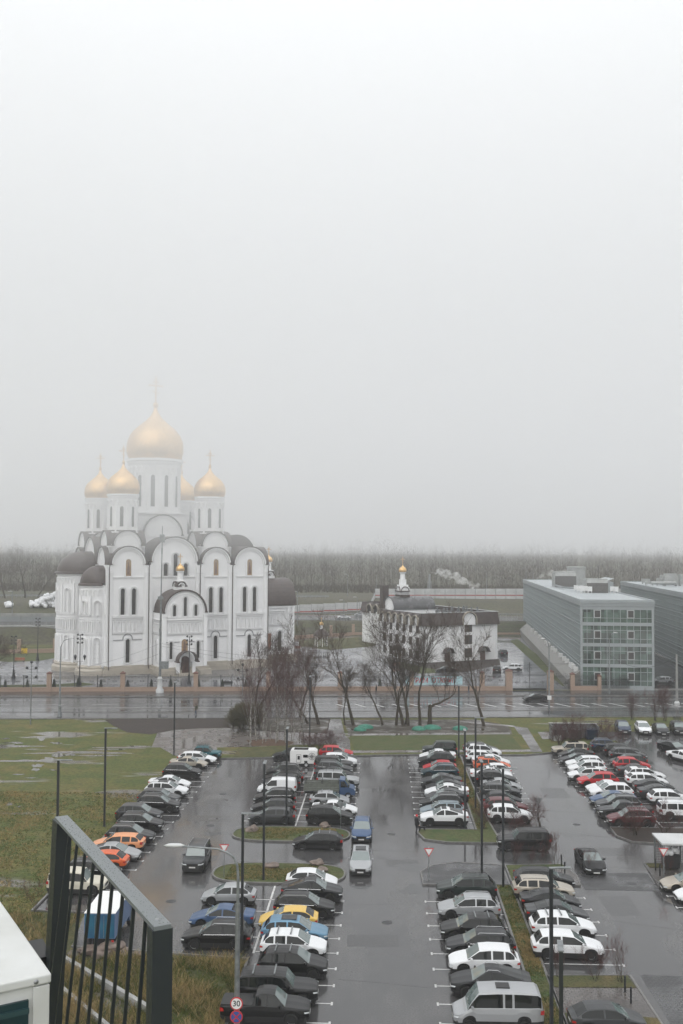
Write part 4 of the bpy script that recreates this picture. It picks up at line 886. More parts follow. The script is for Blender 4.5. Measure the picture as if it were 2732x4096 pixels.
# apses on the east side
def apse(cu, cv, R, zt, zr, wins, a0=90, a1=270):
    m = M(); A0, A1 = R_(a0), R_(a1); m.lathe([(R,1.6),(R,zt-.5),(R*1.05,zt-.4),(R*1.07,zt)], 40, (cu,cv,0), a0=A0, a1=A1)
    for y in (-1, 1): m.box(cu, 0.2, cv+y*R-.1, cv+y*R+.1, 1.5, zt)
    n = int(round(math.pi*R/.95)); 
    for i in range(n):
        a = A0+(A1-A0)*(i+.5)/n; pl = Pl((cu+R*math.cos(a), cv+R*math.sin(a)), a+math.pi/2); st = math.pi*R/n
        ring(m, pl, 0, 9.4, st*.5, st*.78, 11.7, 11.9, .24, 6); bar(m, pl, -st*.25, st*.25, 9.3, 9.45, .2)
        bar(m, pl, -st*.52, st*.52, 8.95, 9.1, .18); bar(m, pl, -st*.52, st*.52, 12.1, 12.22, .16); bar(m, pl, -st*.52, st*.52, 12.85, 13.0, .18)
        for k in (-.25,.25): extr(m, pl, [(k*st-st*.2,8.95),(k*st,8.55),(k*st+st*.2,8.95)], 0, .14); extr(m, pl, [(k*st-st*.2,12.7),(k*st,12.3),(k*st+st*.2,12.7)], 0, .09)
        ring(m, pl, 0, zt-2.2, st*.62, st*.92, zt-1.1, zt-.95, .14, 6)
    o = m.build('apse_wall', 'm_white', ch, smooth=30)
    for wa in wins:
        a = R_(wa); pl = Pl((cu+R*.985*math.cos(a), cv+R*.985*math.sin(a)), a+math.pi/2)
        fwin(ch, pl, 0, 2.8, .85, 7.9, fr=.3); fwin(ch, pl, 0, 13.4, .8, zt-3.6, fr=.3)
        p = M()
        for d in (-1.6, 1.6): bar(p, pl, d-.18, d+.18, 2.0, 8.2, .16, o0=-.3); bar(p, pl, d-.18, d+.18, 13.1, zt-2.2, .16, o0=-.3)
        p.build('apse_pilaster', 'm_trim', ch)
    rf2 = M(); Rr = R*1.12; h = zr-zt; rf2.lathe([(Rr,-.1),(Rr,.18),(Rr*.93,.42)]+[(Rr*.90*math.cos(t), .42+(h-.42)*math.sin(t)) for t in [math.pi/2*i/9 for i in range(10)]], 32, (cu,cv,zt), a0=A0, a1=A1)
    k0 = len(rf2.v)
    n9 = [(Rr*.90*math.cos(t), .42+(h-.42)*math.sin(t)) for t in [math.pi/2*i/9 for i in range(10)]]
    for (ra, za), (rb, zb) in zip(n9, n9[1:]):
        for y in (-1, 1): rf2.face([(cu,cv+y*ra,zt+za),(2.0,cv+y*ra,zt+za),(2.0,cv+y*rb,zt+zb),(cu,cv+y*rb,zt+zb)])
    rf2.build('apse_roof', 'm_roof', ch, smooth=35)
    b = M(); b.lathe([(R+.95,0),(R+.95,1.0),(R+.75,1.25),(R+.45,1.4),(R+.5,1.75),(R+.3,1.95),(R,2.15)], 36, (cu,cv,0), a0=A0, a1=A1)
    for y in (-1, 1): b.box(cu, .3, cv+y*(R+.4)-.4, cv+y*(R+.4)+.4, 0, 1.4)
    b.build('apse_plinth', 'm_plinth', ch, smooth=30)
apse(-1.0, 4.6, 3.8, 19.6, 23.9, (210, 255, 165)); apse(-1.9, 15.2, 5.6, 22.0, 27.0, (180, 222, 262, 140)); apse(-1.0, 25.8, 3.8, 19.6, 23.9, (195, 150))
# plinth of the main body
pb = M()
for z0, z1, o in ((0,1.1,.95),(1.1,1.4,.75),(1.4,1.75,.5),(1.75,1.98,.3)): pb.box(-.02-o, 38+o, -o, 30+o, z0, z1)
pb.build('plinth', 'm_plinth', ch)
# west wing with barrel roof along its ridge
wg = M().box(37.5, 49.2, 8.8, 21.4, 0, 14.0); wg.build('wing_wall', 'm_white', ch)
wp = Pl((38,8.8), 0); wt = M()
for s in (9.3, 10.6): bar(wt, wp, s, s+.55, 1.9, 13.6, .3)
frieze(wt, wp, .8, 9.0, 9.2, 12.0, 1.0); bar(wt, wp, 0, 11.2, 13.3, 13.6, .4); wt.build('wall_trim', 'm_trim', ch)
wr2 = Pl((49.2, 8.8), math.pi/2); q = M(); extr(q, wr2, arch(6.3, 13.5, 12.4, 20.1, 20), -.6, .02); q.build('wing_gable', 'm_white', ch)
q = M(); barrel(q, wr2, 6.3, 13.95, 6.35, -11.5, .5); q.build('wing_roof', 'm_roof', ch, smooth=35)
fwin(ch, wp, 7.2, 2.6, 1.0, 7.6)
q = M(); bar(q, wp, 1.0, 5.1, 2.9, 7.2, .12); mo = q.build('mosaic_frame', 'm_trim', ch)
q = M(); bar(q, wp, 1.15, 4.95, 3.05, 7.05, .15); q.build('mosaic', mat('m_mosaic', (.30,.045,.035), .5, col2=(.52,.36,.22), nscale=1.1, detail=6).name, mo)
q = M(); bar(q, Pl((38,8.8),0), -.4, 12.0, 0, 1.4, .95); bar(q, Pl((38,8.8),0), -.4, 11.8, 1.4, 1.9, .5); q.box(49,50,8.2,22,0,1.6); q.build('wing_plinth', 'm_plinth', ch)
# south porch
pm = M(); PF = Pl((10.3,-6.5), 0); pm.box(10.31,20.59,-6.0,.2,0,13.5); extr(pm, PF, [(0,0),(10.3,0),(10.3,13.5)]+[(5.15+4.75*math.cos(math.pi*i/16), 13.7+4.75*math.sin(math.pi*i/16)) for i in range(17)]+[(0,13.5)], -.8, 0)
pm.build('porch_wall', 'm_white', ch)
q = M(); barrel(q, PF, 5.15, 13.7, 4.78, -7.2, .5, .25); q.build('porch_roof', 'm_roof', ch, smooth=35)
q = M()
for s in (.05, 9.45): bar(q, PF, s, s+.8, 1.9, 13.2, .35); bar(q, PF, s-.1, s+.9, 12.9, 13.3, .5)
frieze(q, PF, 1.1, 9.2, 9.2, 11.6, 1.0); bar(q, PF, 1.1, 9.2, 12.6, 12.8, .2); PLs = Pl((10.3,0), -math.pi/2); frieze(q, PLs, .6, 5.8, 9.2, 11.6, 1.0)
for i in range(16):
    a, b = math.pi*i/16, math.pi*(i+1)/16; extr(q, PF, [(5.15+rr*math.cos(t), 13.7+rr*math.sin(t)) for rr, t in ((4.0,a),(4.3,a),(4.3,b),(4.0,b))], 0, .16)
q.build('wall_trim', 'm_trim', ch)
for c, z0, z1 in ((2.7,12.9,15.4),(5.15,12.9,17.1),(7.6,12.9,15.4)): fwin(ch, PF, c, z0, .75, z1, fr=.28)
for c in (2.0, 8.2): fwin(ch, PF, c, 3.6, .75, 7.4, fr=.3)
fwin(ch, PLs, 3.4, 2.8, .8, 7.4, fr=.3)
m = M(); ring(m, PF, 5.15, 5.0, 1.5, 2.1, 7.9, 8.2, .2); ic = m.build('icon_niche', 'm_trim', ch); g = M(); extr(g, PF, arch(5.15,5.0,1.45,7.85), 0, .05); g.build('painted_panel', 'm_ochre', ic); g = M(); extr(g, PF, [(4.8,5.15),(5.5,5.15),(5.4,6.8),(5.25,7.4),(5.05,7.4),(4.9,6.8)], 0, .065); g.build('painted_figure', 'm_robe', ic)
hb = M(); [bar(hb, PF, a, b, 7.2, 7.36, .14) for a, b in ((.9,1.3),(2.75,4.0),(6.3,7.4),(8.95,9.5))]; hb.build('string_course', 'm_lead', ch)
q = M(); bar(q, PF, -.9, 10.3+.9, 0, 1.2, .9, o0=-6.4); bar(q, PF, -.5, 10.8, 1.2, 1.8, .5, o0=-6.4); q.build('porch_plinth', 'm_plinth', ch)
# door with arched canopy and steps
q = M(); PD = Pl((10.3,-7.45), 0); q.box(12.9,17.9,-8.6,-7.4,0,.3); q.box(13.2,17.6,-8.2,-7.4,.3,.6); q.build('door_steps', 'm_plinth', ch)
q = M(); bar(q, PD, 3.0, 3.7, .6, 3.2, .3, o0=-1); bar(q, PD, 6.6, 7.3, .6, 3.2, .3, o0=-1); ring(q, PD, 5.15, 3.0, 2.2, 3.2, 4.6, 5.1, .3); q.build('portal', 'm_trim', ch)
q = M(); extr(q, PD, arch(5.15, .6, 1.7, 4.2), -.6, -.02); dd = q.build('door', mat('m_door', (.07,.035,.025), .5, var=.3, nscale=3).name, ch); q = M(); q.box(15.42,15.48,-7.5,-7.42,.7,3.9); q.build('door_joint', 'm_black', dd)
q = M(); barrel(q, PD, 5.15, 3.15, 2.2, -.2, 1.9, .12, 14); q.build('canopy', 'm_roof', ch, smooth=35)
q = M()
for x in (13.0, 17.9):
    q.tube([(x,-7.5,1.5),(x,-9.9,1.0),(x,-9.9,.1)], .04, 5); [q.tube([(x,-7.5-k*.5,1.5-k*.1),(x,-7.5-k*.5,.1)], .025, 4) for k in range(5)]
q.build('handrail', 'm_iron', ch)
# two little cupolas on ridges
for (u, v, zb) in ((15.3,-3.4,18.4),(45.0,15.1,20.2)):
    q = M(); q.box(u-1.15,u+1.15,v-1.15,v+1.15,zb-.4,zb+1.1); 
    for pl in (Pl((u-1.15,v-1.15),0), Pl((u-1.15,v+1.15),-math.pi/2)): ring(q, pl, 1.15, zb+.2, 1.2, 1.8, zb+1.5, zb+1.75, .1)
    q.box(u-.8,u+.8,v-.8,v+.8,zb+1.1,zb+2.3); q.box(u-.95,u+.95,v-.95,v+.95,zb+2.0,zb+2.25); q.lathe([(.62,0),(.62,1.7),(.85,1.85),(.85,2.1)], 16, (u,v,zb+2.3)); q.build('cupola_base', 'm_trim', ch)
    rr = M(); [barrel(rr, pl, 1.15, zb+1.0, .95, -1.1, .25, .14, 10) for pl in (Pl((u-1.15,v-1.15),0), Pl((u-1.15,v+1.15),-math.pi/2))]; rr.build('cupola_roof', 'm_roof', ch)
    onion(ch, (u,v), zb+4.35, .98, cr=1.75)

# ================================================================ PARISH HOUSE (white, brown skirt roof)
gx, gy = G(1685, 2652)
ph = thing('parish_house', 'white three-storey house with brown skirt roof and small gold cupola', 'house', (gx, gy, 0), R_(26))
hw3 = Pl((0,0), 0); hl = Pl((0,21.0), -math.pi/2)
M().box(0,22.5,0,21,0,9.4).build('wall', 'm_white', ph)
M().box(13.5,22.5,21,58,0,9.4).build('rear_wing_wall', 'm_white', ph)
def skirt(pl, Ls, holes):
    m = M(); s = 0; segs = []
    for c, r in holes: segs.append((s, c-r)); s = c+r
    segs.append((s, Ls))
    for s0, s1 in segs: 
        m.face([pl.P(s0,9.0,.75), pl.P(s1,9.0,.75), pl.P(s1,12.0,.1), pl.P(s0,12.0,.1)]); m.face([pl.P(s0,9.0,.75), pl.P(s1,9.0,.75), pl.P(s1,9.0,0), pl.P(s0,9.0,0)])
        for s in (s0, s1): m.face([pl.P(s,9.0,.75), pl.P(s,12.0,.1), pl.P(s,12.0,0), pl.P(s,9.0,0)])
    for c, r in holes:
        n = 10; a = arch(c, 9.0, 2*r, 9.3+r+.9, n)[1:-1]
        z_of = lambda z: .75-.65*(z-9)/3
        for p0, p1 in zip(a, a[1:]): m.face([pl.P(p0[0],p0[1],.85), pl.P(p1[0],p1[1],.85), pl.P(p1[0],12.0,.1), pl.P(p0[0],12.0,.1)]); m.face([pl.P(*p0,.85), pl.P(*p1,.85), pl.P(*p1,0), pl.P(*p0,0)])
        ring(m, pl, c, 9.0, 2*r, 2*r+.5, a[5][1], a[5][1]+.25, .95, mi=1)
    return m
skirt(hw3, 22.5, [(13.7, 1.9)]).build('skirt_roof', ['m_roof', mat('m_stone', (.30,.27,.22), .7).name], ph)
skirt(hl, 21, [(2.2,1.2),(5.6,1.2),(9.0,1.2),(12.4,1.2),(15.8,1.2),(19.2,1.2)]).build('skirt_roof', ['m_roof', 'm_stone'], ph)
skirt(Pl((22.5,0), math.pi/2), 58, []).build('skirt_roof', ['m_roof', 'm_stone'], ph)
skirt(Pl((13.5,58), -math.pi/2), 37, [(6+4*k,1.3) for k in range(8)]).build('skirt_roof', ['m_roof', 'm_stone'], ph)
q = M(); q.box(0.05,22.4,.05,20.9,9.4,11.2); q.box(13.55,22.4,20.8,57.9,9.4,11.2); q.build('flat_roof', 'm_roofgrey', ph)
q = M()
for (x0,x1,y0,y1) in ((0,22.5,-.05,.3),(0,.3,.3,21),(22.2,22.55,.3,58),(13.5,13.8,21,58),(13.5,22.5,57.7,58),(0,13.5,20.7,21)): q.box(x0-.02,x1-.02,y0,y1,11.2,12.1)
q.build('parapet', 'm_roof', ph)
q = M(); q.box(-.1,22.7,-.2,.45,12.1,12.18); q.box(-.15,.45,.5,21,12.1,12.18); q.box(22.1,22.7,.5,58,12.1,12.18); q.build('coping', 'm_panelw', ph)
def sqwin(pl, c, z0, z1, w_):
    m = M(); bar(m, pl, c-w_/2-.1, c+w_/2+.1, z0-.1, z1+.1, .08); wn = m.build('window', mat('m_brownframe', (.12,.07,.05), .5).name, ph); g = M(); bar(g, pl, c-w_/2, c+w_/2, z0, z1, .11); g.build('pane', 'm_winglass', wn)
    g = M(); bar(g, pl, c-.04, c+.04, z0, z1, .14); bar(g, pl, c-w_/2, c+w_/2, (z0+z1)/2+.3, (z0+z1)/2+.38, .14); g.build('glazing_bar', 'm_brownframe', wn)
for z in (.9, 4.2, 7.3): sqwin(hw3, 13.7, z, z+2.1, 2.0)
for s in (2.2,5.6,9.0,12.4,15.8,19.2):
    for z in (7.2, 4.1, .9):
        if not (z == .9 and s in (9.0,)): sqwin(hl, s, z, z+1.9, 1.15)
q = M(); extr(q, hw3, arch(13.7, 9.0, 3.7, 12.0), -.1, .5); q.build('gable_arch', 'm_trim', ph)
for s in (2.2,5.6,9.0,12.4,15.8,19.2): q = M(); extr(q, hl, arch(s, 8.9, 2.3, 11.3), -.1, .2); q.build('gable_arch', 'm_trim', ph)
for s in (1.2, 10.8, 21.3): q = M(); bar(q, hw3, s, s+.9, 0, 9.0, .18); q.build('pilaster', 'm_trim', ph)
for nm, pl, c in (('entrance_canopy', hw3, 7.5), ('entrance_canopy', hw3, 18.0), ('entrance_canopy', hl, 10.2)):
    q = M(); barrel(q, pl, c, 2.2, 1.25, 0, 1.4, .1, 10); q.build(nm, 'm_roof', ph, smooth=35); q = M(); bar(q, pl, c-.75, c+.75, 0, 2.3, .06); q.build('door', 'm_brownframe', ph)
# chapel on the roof
q = M(); q.box(.6,12.5,14.0,20.6,9.4,12.4); extr(q, Pl((.6,20.6),-math.pi/2), arch(3.3, 12.2, 6.2, 15.4, 16), -11.5, 0); q.build('chapel_wall', 'm_white', ph)
q = M(); CP = Pl((.6,20.6),-math.pi/2); barrel(q, CP, 3.3, 12.3, 3.12, -12, .5, .2); q.build('chapel_roof', 'm_roofgrey', ph, smooth=35)
q = M(); extr(q, CP, arch(3.3, 11.6, 2.2, 14.4), 0, .15); q.build('gable_arch', 'm_trim', ph)
q = M(); q.box(3.2,5.8,16.0,18.6,14.8,16.9); q.box(3.8,5.2,16.6,18.0,18.1,20.0); q.box(3.4,5.6,16.2,18.4,18.0,18.6); q.box(3.2,5.8,16.0,18.6,15.0,18.0); q.lathe([(.7,0),(.6,1.4),(.85,1.7),(.9,1.95)], 16, (4.5,17.3,20.0)); q.build('cupola_base', 'm_trim', ph)
q = M(); q.box(3.1,5.9,15.9,18.7,14.6,16.0); [barrel(q, Pl((3.2,16.0),0), 1.3, 16.9, 1.1, -2.5, .2, .14, 10)]; barrel(q, Pl((3.2,18.6),-math.pi/2), 1.3, 16.9, 1.1, -2.5, .2, .14, 10); q.build('cupola_roof', 'm_roof', ph)
onion(ph, (4.5,17.3), 21.9, 1.02, cr=1.9)
M().box(-.1,1.7,19.8,21.4,9.0,18.4).build('chimney_stack', 'm_roof', ph)
q = M()
rr_ = random.Random(4)
for k in range(12): x, y = rr_.uniform(6,20), rr_.uniform(2,12); q.box(x-.3,x+.3,y-.3,y+.3,11.2,12.0+rr_.random()*.9); q.lathe([(.18,0),(.18,.7),(.3,.75),(.3,.95)], 8, (x,y,12.2))
q.box(14.5,17,30,32,11.2,13.2); q.box(16,19,40,41.5,11.2,12.9); q.build('roof_vent', 'm_galv', ph)

# ================================================================ OFFICE BUILDINGS
def office(name, label, ox, oy, rz, W_, D_, H_, floors=4, full=True):
    o = thing(name, label, 'office building', (ox, oy, 0), rz)
    M().box(.12, W_-.12, .12, D_-.12, 0, H_-1.0).build('glazing', 'm_curtain', o)
    q = M(); fh = (H_-1.2)/floors; 
    for k in range(floors): z = .4+k*fh if k else .0; q.box(0, W_, -.02, .2, z+(0 if k == 0 else -.05), z+(.9 if k == 0 else .62))
    q.box(0, W_, -.02, .2, H_-1.75, H_-1.05); q.build('front_cladding', 'm_cladding', o)
    q = M(); [q.box(x-.22, x+.22, -.05, .3, 0, H_-1.05) for x in (.2, W_-.2)]; q.build('corner_column', 'm_cladding', o)
    q = M(); n = int(round(W_/1.35))
    for i in range(1, n): q.box(i*W_/n-.035, i*W_/n+.035, .0, .14, .3, H_-1.1)
    for k in range(floors):
        z = .4+k*fh
        for d in (1.45, 3.15): q.box(0, W_, .02, .135, z+d, z+d+.07)
    q.build('front_mullions', 'm_mullion', o)
    if full:
        for k in range(floors):
            z = .4+k*fh
            for i in (2, 7):
                x0 = (i+.06)*W_/n; x1 = x0+1.22*1.1; q = M()
                q.box(x0,x1,-.03,.1,z+1.5,z+1.62); q.box(x0,x1,-.03,.1,z+2.98,z+3.1); q.box(x0,x0+.12,-.03,.1,z+1.62,z+2.98); q.box(x1-.12,x1,-.03,.1,z+1.62,z+2.98)
                wn = q.build('opening_window', mat('m_whiteframe', (.55,.57,.57), .4).name, o); M().box(x0+.12,x1-.12,.0,.11,z+1.62,z+2.98).build('pane', 'm_winglass', wn)
    q = M(); n = int(round(D_/1.35))
    for side in (0, 1):
        x0, x1 = ((-.02, .14) if side == 0 else (W_-.14, W_+.02))
        for i in range(n+1): q.box(x0, x1, i*D_/n-.02, i*D_/n+.02, .3, H_-1.1)
        for k in range(floors):
            z = .4+k*fh
            for d in (0, .7, 1.9, 3.15): q.box(x0-.02*(1-side), x1+.02*side, 0, D_, z+d, z+d+(.16 if d == 0 else .05))
    q.build('side_mullions', 'm_mullion', o)
    q = M()
    for k in range(4): e = .16-.05*(k % 2)+k*.02; q.box(-e, W_+e, -e, D_+e, H_-1.05+k*.27, H_-.82+k*.27)
    q.build('cornice', 'm_cladding', o)
    q = M(); q.box(.1,W_-.1,.1,D_-.1,H_-.25,H_-.02); q.build('roof_deck', mat('m_roofwet', (.055,.053,.05), .22, col2=(.10,.098,.095), nscale=.22, rvar=.16).name, o)
    q = M()
    for b in ((-.1,.28,-.1,D_+.1),(W_-.28,W_+.1,-.1,D_+.1),(.28,W_-.28,-.1,.28),(.28,W_-.28,D_-.28,D_+.1)): q.box(*b, H_+.0, H_+.22)
    q.build('parapet', 'm_cladding', o)
    return o
ox, oy = G(2323, 2758)
OH = 17.7
of = office('office_building', 'glass curtain-wall office block with pale bands and wet flat roof', ox, oy, R_(-6), 14.3, 148, OH)
sk = M()
for i in range(66): y = i*2.0; sk.face([(-.05,y+.12,3.7),(-.05,y+2,3.7),(-2.6,y+2,1.9),(-2.6,y+.12,1.9)]); sk.face([(-.05,y,3.62),(-.05,y+.12,3.62),(-2.6,y+.12,1.82),(-2.6,y,1.82)])
sk.box(-2.6,-2.5,0,132,0,1.85); sk.face([(-.05,0,3.7),(-2.6,0,1.9),(-2.6,0,0),(-.05,0,0)]); sk.build('side_canopy', mat('m_corr', (.20,.195,.18), .5, var=.1, nscale=2).name, of)
for k, y in enumerate((2,6,7.6,9,10.4,17,22,29,40,46,56,58,62,80,92,104)): 
    q = M(); q.box(-1.0,-.2,y,y+1.0,3.3,4.2); q.lathe([(.3,0),(.3,.04)], 12, (-1.02,y+.5,3.75)) if False else None; q.build('air_conditioner', 'm_signwhite', of)
def roof_unit(u, v, w_, d_, h, lab='ventilation_unit'):
    q = M(); q.box(u-w_/2,u+w_/2,v-d_/2,v+d_/2,OH,OH+h*.72,1); q.face([(u-w_/2,v-d_/2,OH+h*.72),(u+w_/2,v-d_/2,OH+h*.72),(u+w_/2-.2,v-d_/2+.5,OH+h),(u-w_/2+.2,v-d_/2+.5,OH+h)]); q.box(u-w_/2+.1,u+w_/2-.1,v-d_/2+.4,v+d_/2-.1,OH+h*.7,OH+h)
    q.box(u-w_/2-.25, u-w_/2, v-d_/2-.1, v+d_/2, OH, OH+h*.95); q.build(lab, ['m_hvac', mat('m_louver', (.11,.105,.10), .5, var=.2, nscale=3).name], of)
roof_unit(9.2, 42, 5.0, 5, 3.3); roof_unit(6.4, 82, 5.8, 6, 4.2)
q = M(); q.box(9.6,14.0,95,103,OH,OH+5.0); q.box(9.4,14.1,94.8,103.2,OH+5.0,OH+5.4); q.build('stair_tower', 'm_hvac', of)
q = M(); q.box(12.0,14.0,46,60,OH,OH+2.4); q.face([(11.9,45.8,OH+2.4),(14.1,45.8,OH+3.3),(14.1,60.2,OH+3.3),(11.9,60.2,OH+2.4)]); q.build('roof_shed', 'm_cladding', of)
for i, (u, v) in enumerate(((5.6,38),(6.4,38.5),(4.9,40),(6.0,43),(4.8,45),(12.4,38),(13.2,37),(7.0,36))):
    q = M(); q.box(u-.45,u+.45,v-.2,v+.2,OH+.5,OH+1.6); [q.box(u+a-.04,u+a+.04,v-.2,v+.2,OH,OH+.5) for a in (-.35,.35)]; q.build('air_conditioner', 'm_signwhite', of)
q = M(); q.tube([(9.5,40,OH),(9.5,40,OH+6.5)], .05, 5); q.build('antenna_mast', 'm_iron', of)
q = M(); q.tube([(3.5,78,OH+.5),(3.6,62,OH+.5),(5.0,52,OH+.6),(5.6,46,OH+.5)], .22, 7); q.build('duct', 'm_galv', of)
o2 = office('office_building', 'second glass office block behind, cut by the right edge', 76.5, 196, R_(-6.8), 26, 135, OH, full=False)
for (u, v, a, b, h) in ((4,112,2.4,1.5,1.6),(8,96,3.4,2.4,3.6),(13,98,4.2,3,3.4),(5.5,98,2,1.2,2.2),(10,108,5,2.5,2.8),(2.8,100,2.2,1.0,1.2)): q = M(); q.box(u-a/2,u+a/2,v-b/2,v+b/2,OH+.4,OH+h); q.box(u-a/2+.1,u-a/2+.2,v-b/2,v+b/2,OH,OH+.4); q.box(u+a/2-.2,u+a/2-.1,v-b/2,v+b/2,OH,OH+.4); q.build('ventilation_unit', 'm_hvac', o2)
q = M(); q.tube([(2,93,OH+.9),(9,94,OH+1.0)], .45, 8); q.build('duct', 'm_hvac', o2)
# ================================================================ FENCES
def FY(x): return 195.6+.055*x
fen = thing('brick_iron_fence', 'long wrought iron fence on a low pinkish brick base before the church', 'fence', (0, FY(0), 0), math.atan(.055))
q = M(); q.box(-260, 33.2, -.22, .22, 0, .82); q.box(-260,33.2,-.27,.27,.82,.9); q.build('brick_base', 'm_brick', fen)
pil = [i*14.0-56.1 for i in range(-12, 7)]
def pillar(parent, x, h=3.5, w_=.42):
    q = M(); q.box(x-w_,x+w_,-w_,w_,0,h); o = q.build('pillar', 'm_brick', parent); q = M(); q.box(x-w_-.08,x+w_+.08,-w_-.08,w_+.08,h,h+.12)
    k = len(q.v); a = w_+.08; z = h+.12; q.face([(x-a,-a,z),(x+a,-a,z),(x,0,z+.35)]); q.face([(x+a,-a,z),(x+a,a,z),(x,0,z+.35)]); q.face([(x+a,a,z),(x-a,a,z),(x,0,z+.35)]); q.face([(x-a,a,z),(x-a,-a,z),(x,0,z+.35)]); q.build('cap', 'm_brickcap', o)
def panel(parent, x0, x1, z0=.9, z1=3.0, name='iron_panel', step=.21):
    q = M(); n = int((x1-x0)/step); t = .018
    for z in (z0+.12, z0+.32, z1-.35, z1-.12): q.box(x0,x1,-t,t,z-.02,z+.02)
    for i in range(n+1):
        x = x0+(x1-x0)*i/n; top = z1+.28 if i % 2 else z1+.1
        q.box(x-t,x+t,-t,t,z0,top)
        if i % 2: q.tube([(x,0,top),(x,0,top+.12)], [.035,.0], 4)
        if i % 3 == 0: q.tube([(x+.1*math.cos(a*.785), 0, z0+.5+.1*math.sin(a*.785)) for a in range(9)], .014, 3, cap=False); q.tube([(x+.1*math.cos(a*.785), 0, z1-.23+.1*math.sin(a*.785)) for a in range(9)], .014, 3, cap=False)
    for c in (x0+(x1-x0)*.25, x0+(x1-x0)*.75):
        q.box(c-.45,c+.45,-.03,.03,z0+1.13,z0+1.19); q.box(c-.03,c+.03,-.03,.03,z0+.75,z0+1.6)
        for d in (-.28,.28): q.box(c+d-.05,c+d+.05,-.03,.03,z0+1.05,z0+1.27)
        q.tube([(c+.32*math.cos(a*.52), 0, z1+.15+.28*math.sin(a*.52)) for a in range(7)], .018, 3, cap=False)
    return q.build(name, 'm_iron', parent)
for i, x in enumerate(pil):
    pillar(fen, x)
    x1 = pil[i+1] if i+1 < len(pil) else 33.2
    if x1-x < 2 or x < -100: continue
    n = max(1, int(round((x1-x)/4.66)))
    for k in range(n):
        a, b = x+.45+(x1-x-.9)*k/n, x+.45+(x1-x-.9)*(k+1)/n; panel(fen, a+.06, b-.06)
        if k: M().box(a-.08,a+.08,-.08,.08,.9,3.25).build('iron_post', 'm_iron', fen)
pillar(fen, 33.2, 3.9, .6)
# gates
gt = thing('iron_gate', 'wide double wrought iron gate with cross on top between brick pillars', 'gate', (0, FY(0), 0), math.atan(.055))
for k, (a, b) in enumerate(((34.0, 37.3), (37.4, 40.7))):
    panel(gt, a, b, .5, 3.3, 'gate_leaf'); M().box(a, b, -.05, .05, .15, .5).build('kick_plate', 'm_iron', gt)
q = M(); q.box(37.3,37.42,-.06,.06,.1,5.6); q.box(36.9,37.8,-.04,.04,5.0,5.1); q.tube([(37.35+.5*math.cos(a*.4),0,4.2+.5*math.sin(a*.4)) for a in range(17)], .03, 4); q.build('gate_cross', 'm_iron', gt)
f2 = thing('brick_iron_fence', 'short brick and iron fence section right of the gates', 'fence', (0, FY(0), 0), math.atan(.055))
pillar(f2, 41.5, 3.7, .55); pillar(f2, 45.9, 3.2, .4); pillar(f2, 51.3, 2.8, .35)
q = M(); q.box(45.9,51.3,-.2,.2,0,.9); q.build('brick_base', 'm_brick', f2); panel(f2, 46.4, 50.9); panel(f2, 42.1, 45.4, .3, 3.0, 'gate_leaf')
f3 = thing('iron_fence', 'dark bar fence in front of the glass office block', 'fence', (0, FY(0), 0), math.atan(.055))
q = M(); q.box(51.6,95,-.12,.12,0,.35); q.build('base', 'm_concrete', f3)
for k in range(14): a = 51.7+k*3.1; panel(f3, a, a+3.0, .35, 2.3, step=.16)
bf = thing('brick_iron_fence', 'brick-based fence behind the church lawn', 'fence', (0,0,0), 0)
q = M(); P0, P1, P2 = Vector((-200,230)), Vector((-76,266)), Vector((4,324)); P3 = Vector((75, 326))
for a, b in ((P0,P1),(P1,P2),(P2,P3)):
    d = (b-a).normalized(); n = Vector((-d.y,d.x))*.2; q.poly([tuple(a-n),tuple(b-n),tuple(b+n),tuple(a+n)], 0, 1.1)
q.build('brick_base', 'm_brick', bf)
q = M(); r = M()
for a, b in ((P0,P1),(P1,P2),(P2,P3)):
    Ls = (b-a).length; d = (b-a)/Ls; k = 0.0
    while k < Ls:
        p = a+d*k
        if int(k) % 15 == 0: q.box(p.x-.45,p.x+.45,p.y-.45,p.y+.45,0,3.7)
        r.box(p.x-.02,p.x+.02,p.y-.02,p.y+.02,1.1,3.2); k += .5 if int(k) % 15 else 1.0
    for z in (1.4, 2.9): r.tube([(a.x,a.y,z),(b.x,b.y,z)], .03, 4)
q.build('pillar', 'm_brick', bf); r.build('iron_panel', 'm_iron', bf)
# banner with painted words
bn = thing('banner', 'pale blue banner with red Cyrillic letters on the churchyard fence', 'banner', (0, FY(0)-.35, 0), math.atan(.055))
xa = at(1622, 2701, 196)[0]; xb = at(1852, 2701, 196)[0]
M().box(xa, xb, -.03, .0, 1.25, 2.9).build('cloth', mat('m_banner', (.42,.60,.64), .6, var=.15, nscale=1).name, bn)
def text(body, size, loc, rot, mt, parent, name='lettering', ext=.01, align='CENTER'):
    cu = bpy.data.curves.new(name, 'FONT'); cu.body = body; cu.size = size; cu.extrude = ext; cu.align_x = align; cu.align_y = 'CENTER'; cu.offset = size*.012
    o = bpy.data.objects.new(name, cu); COL.objects.link(o); bpy.context.view_layer.update()
    me = bpy.data.meshes.new_from_object(o); bpy.data.objects.remove(o); me.materials.clear(); me.materials.append(MATS[mt])
    o = bpy.data.objects.new(name, me); COL.objects.link(o); o.location = loc; o.rotation_euler = rot; o.parent = parent; return o
t_ = text('ХРАМ  ОТКРЫТ', 1.35, ((xa+xb)/2, -.045, 2.07), (R_(90),0,0), 'm_signred', bn); 
w_t = max(v.co.x for v in t_.data.vertices)-min(v.co.x for v in t_.data.vertices); t_.scale.x = (xb-xa)*.80/w_t

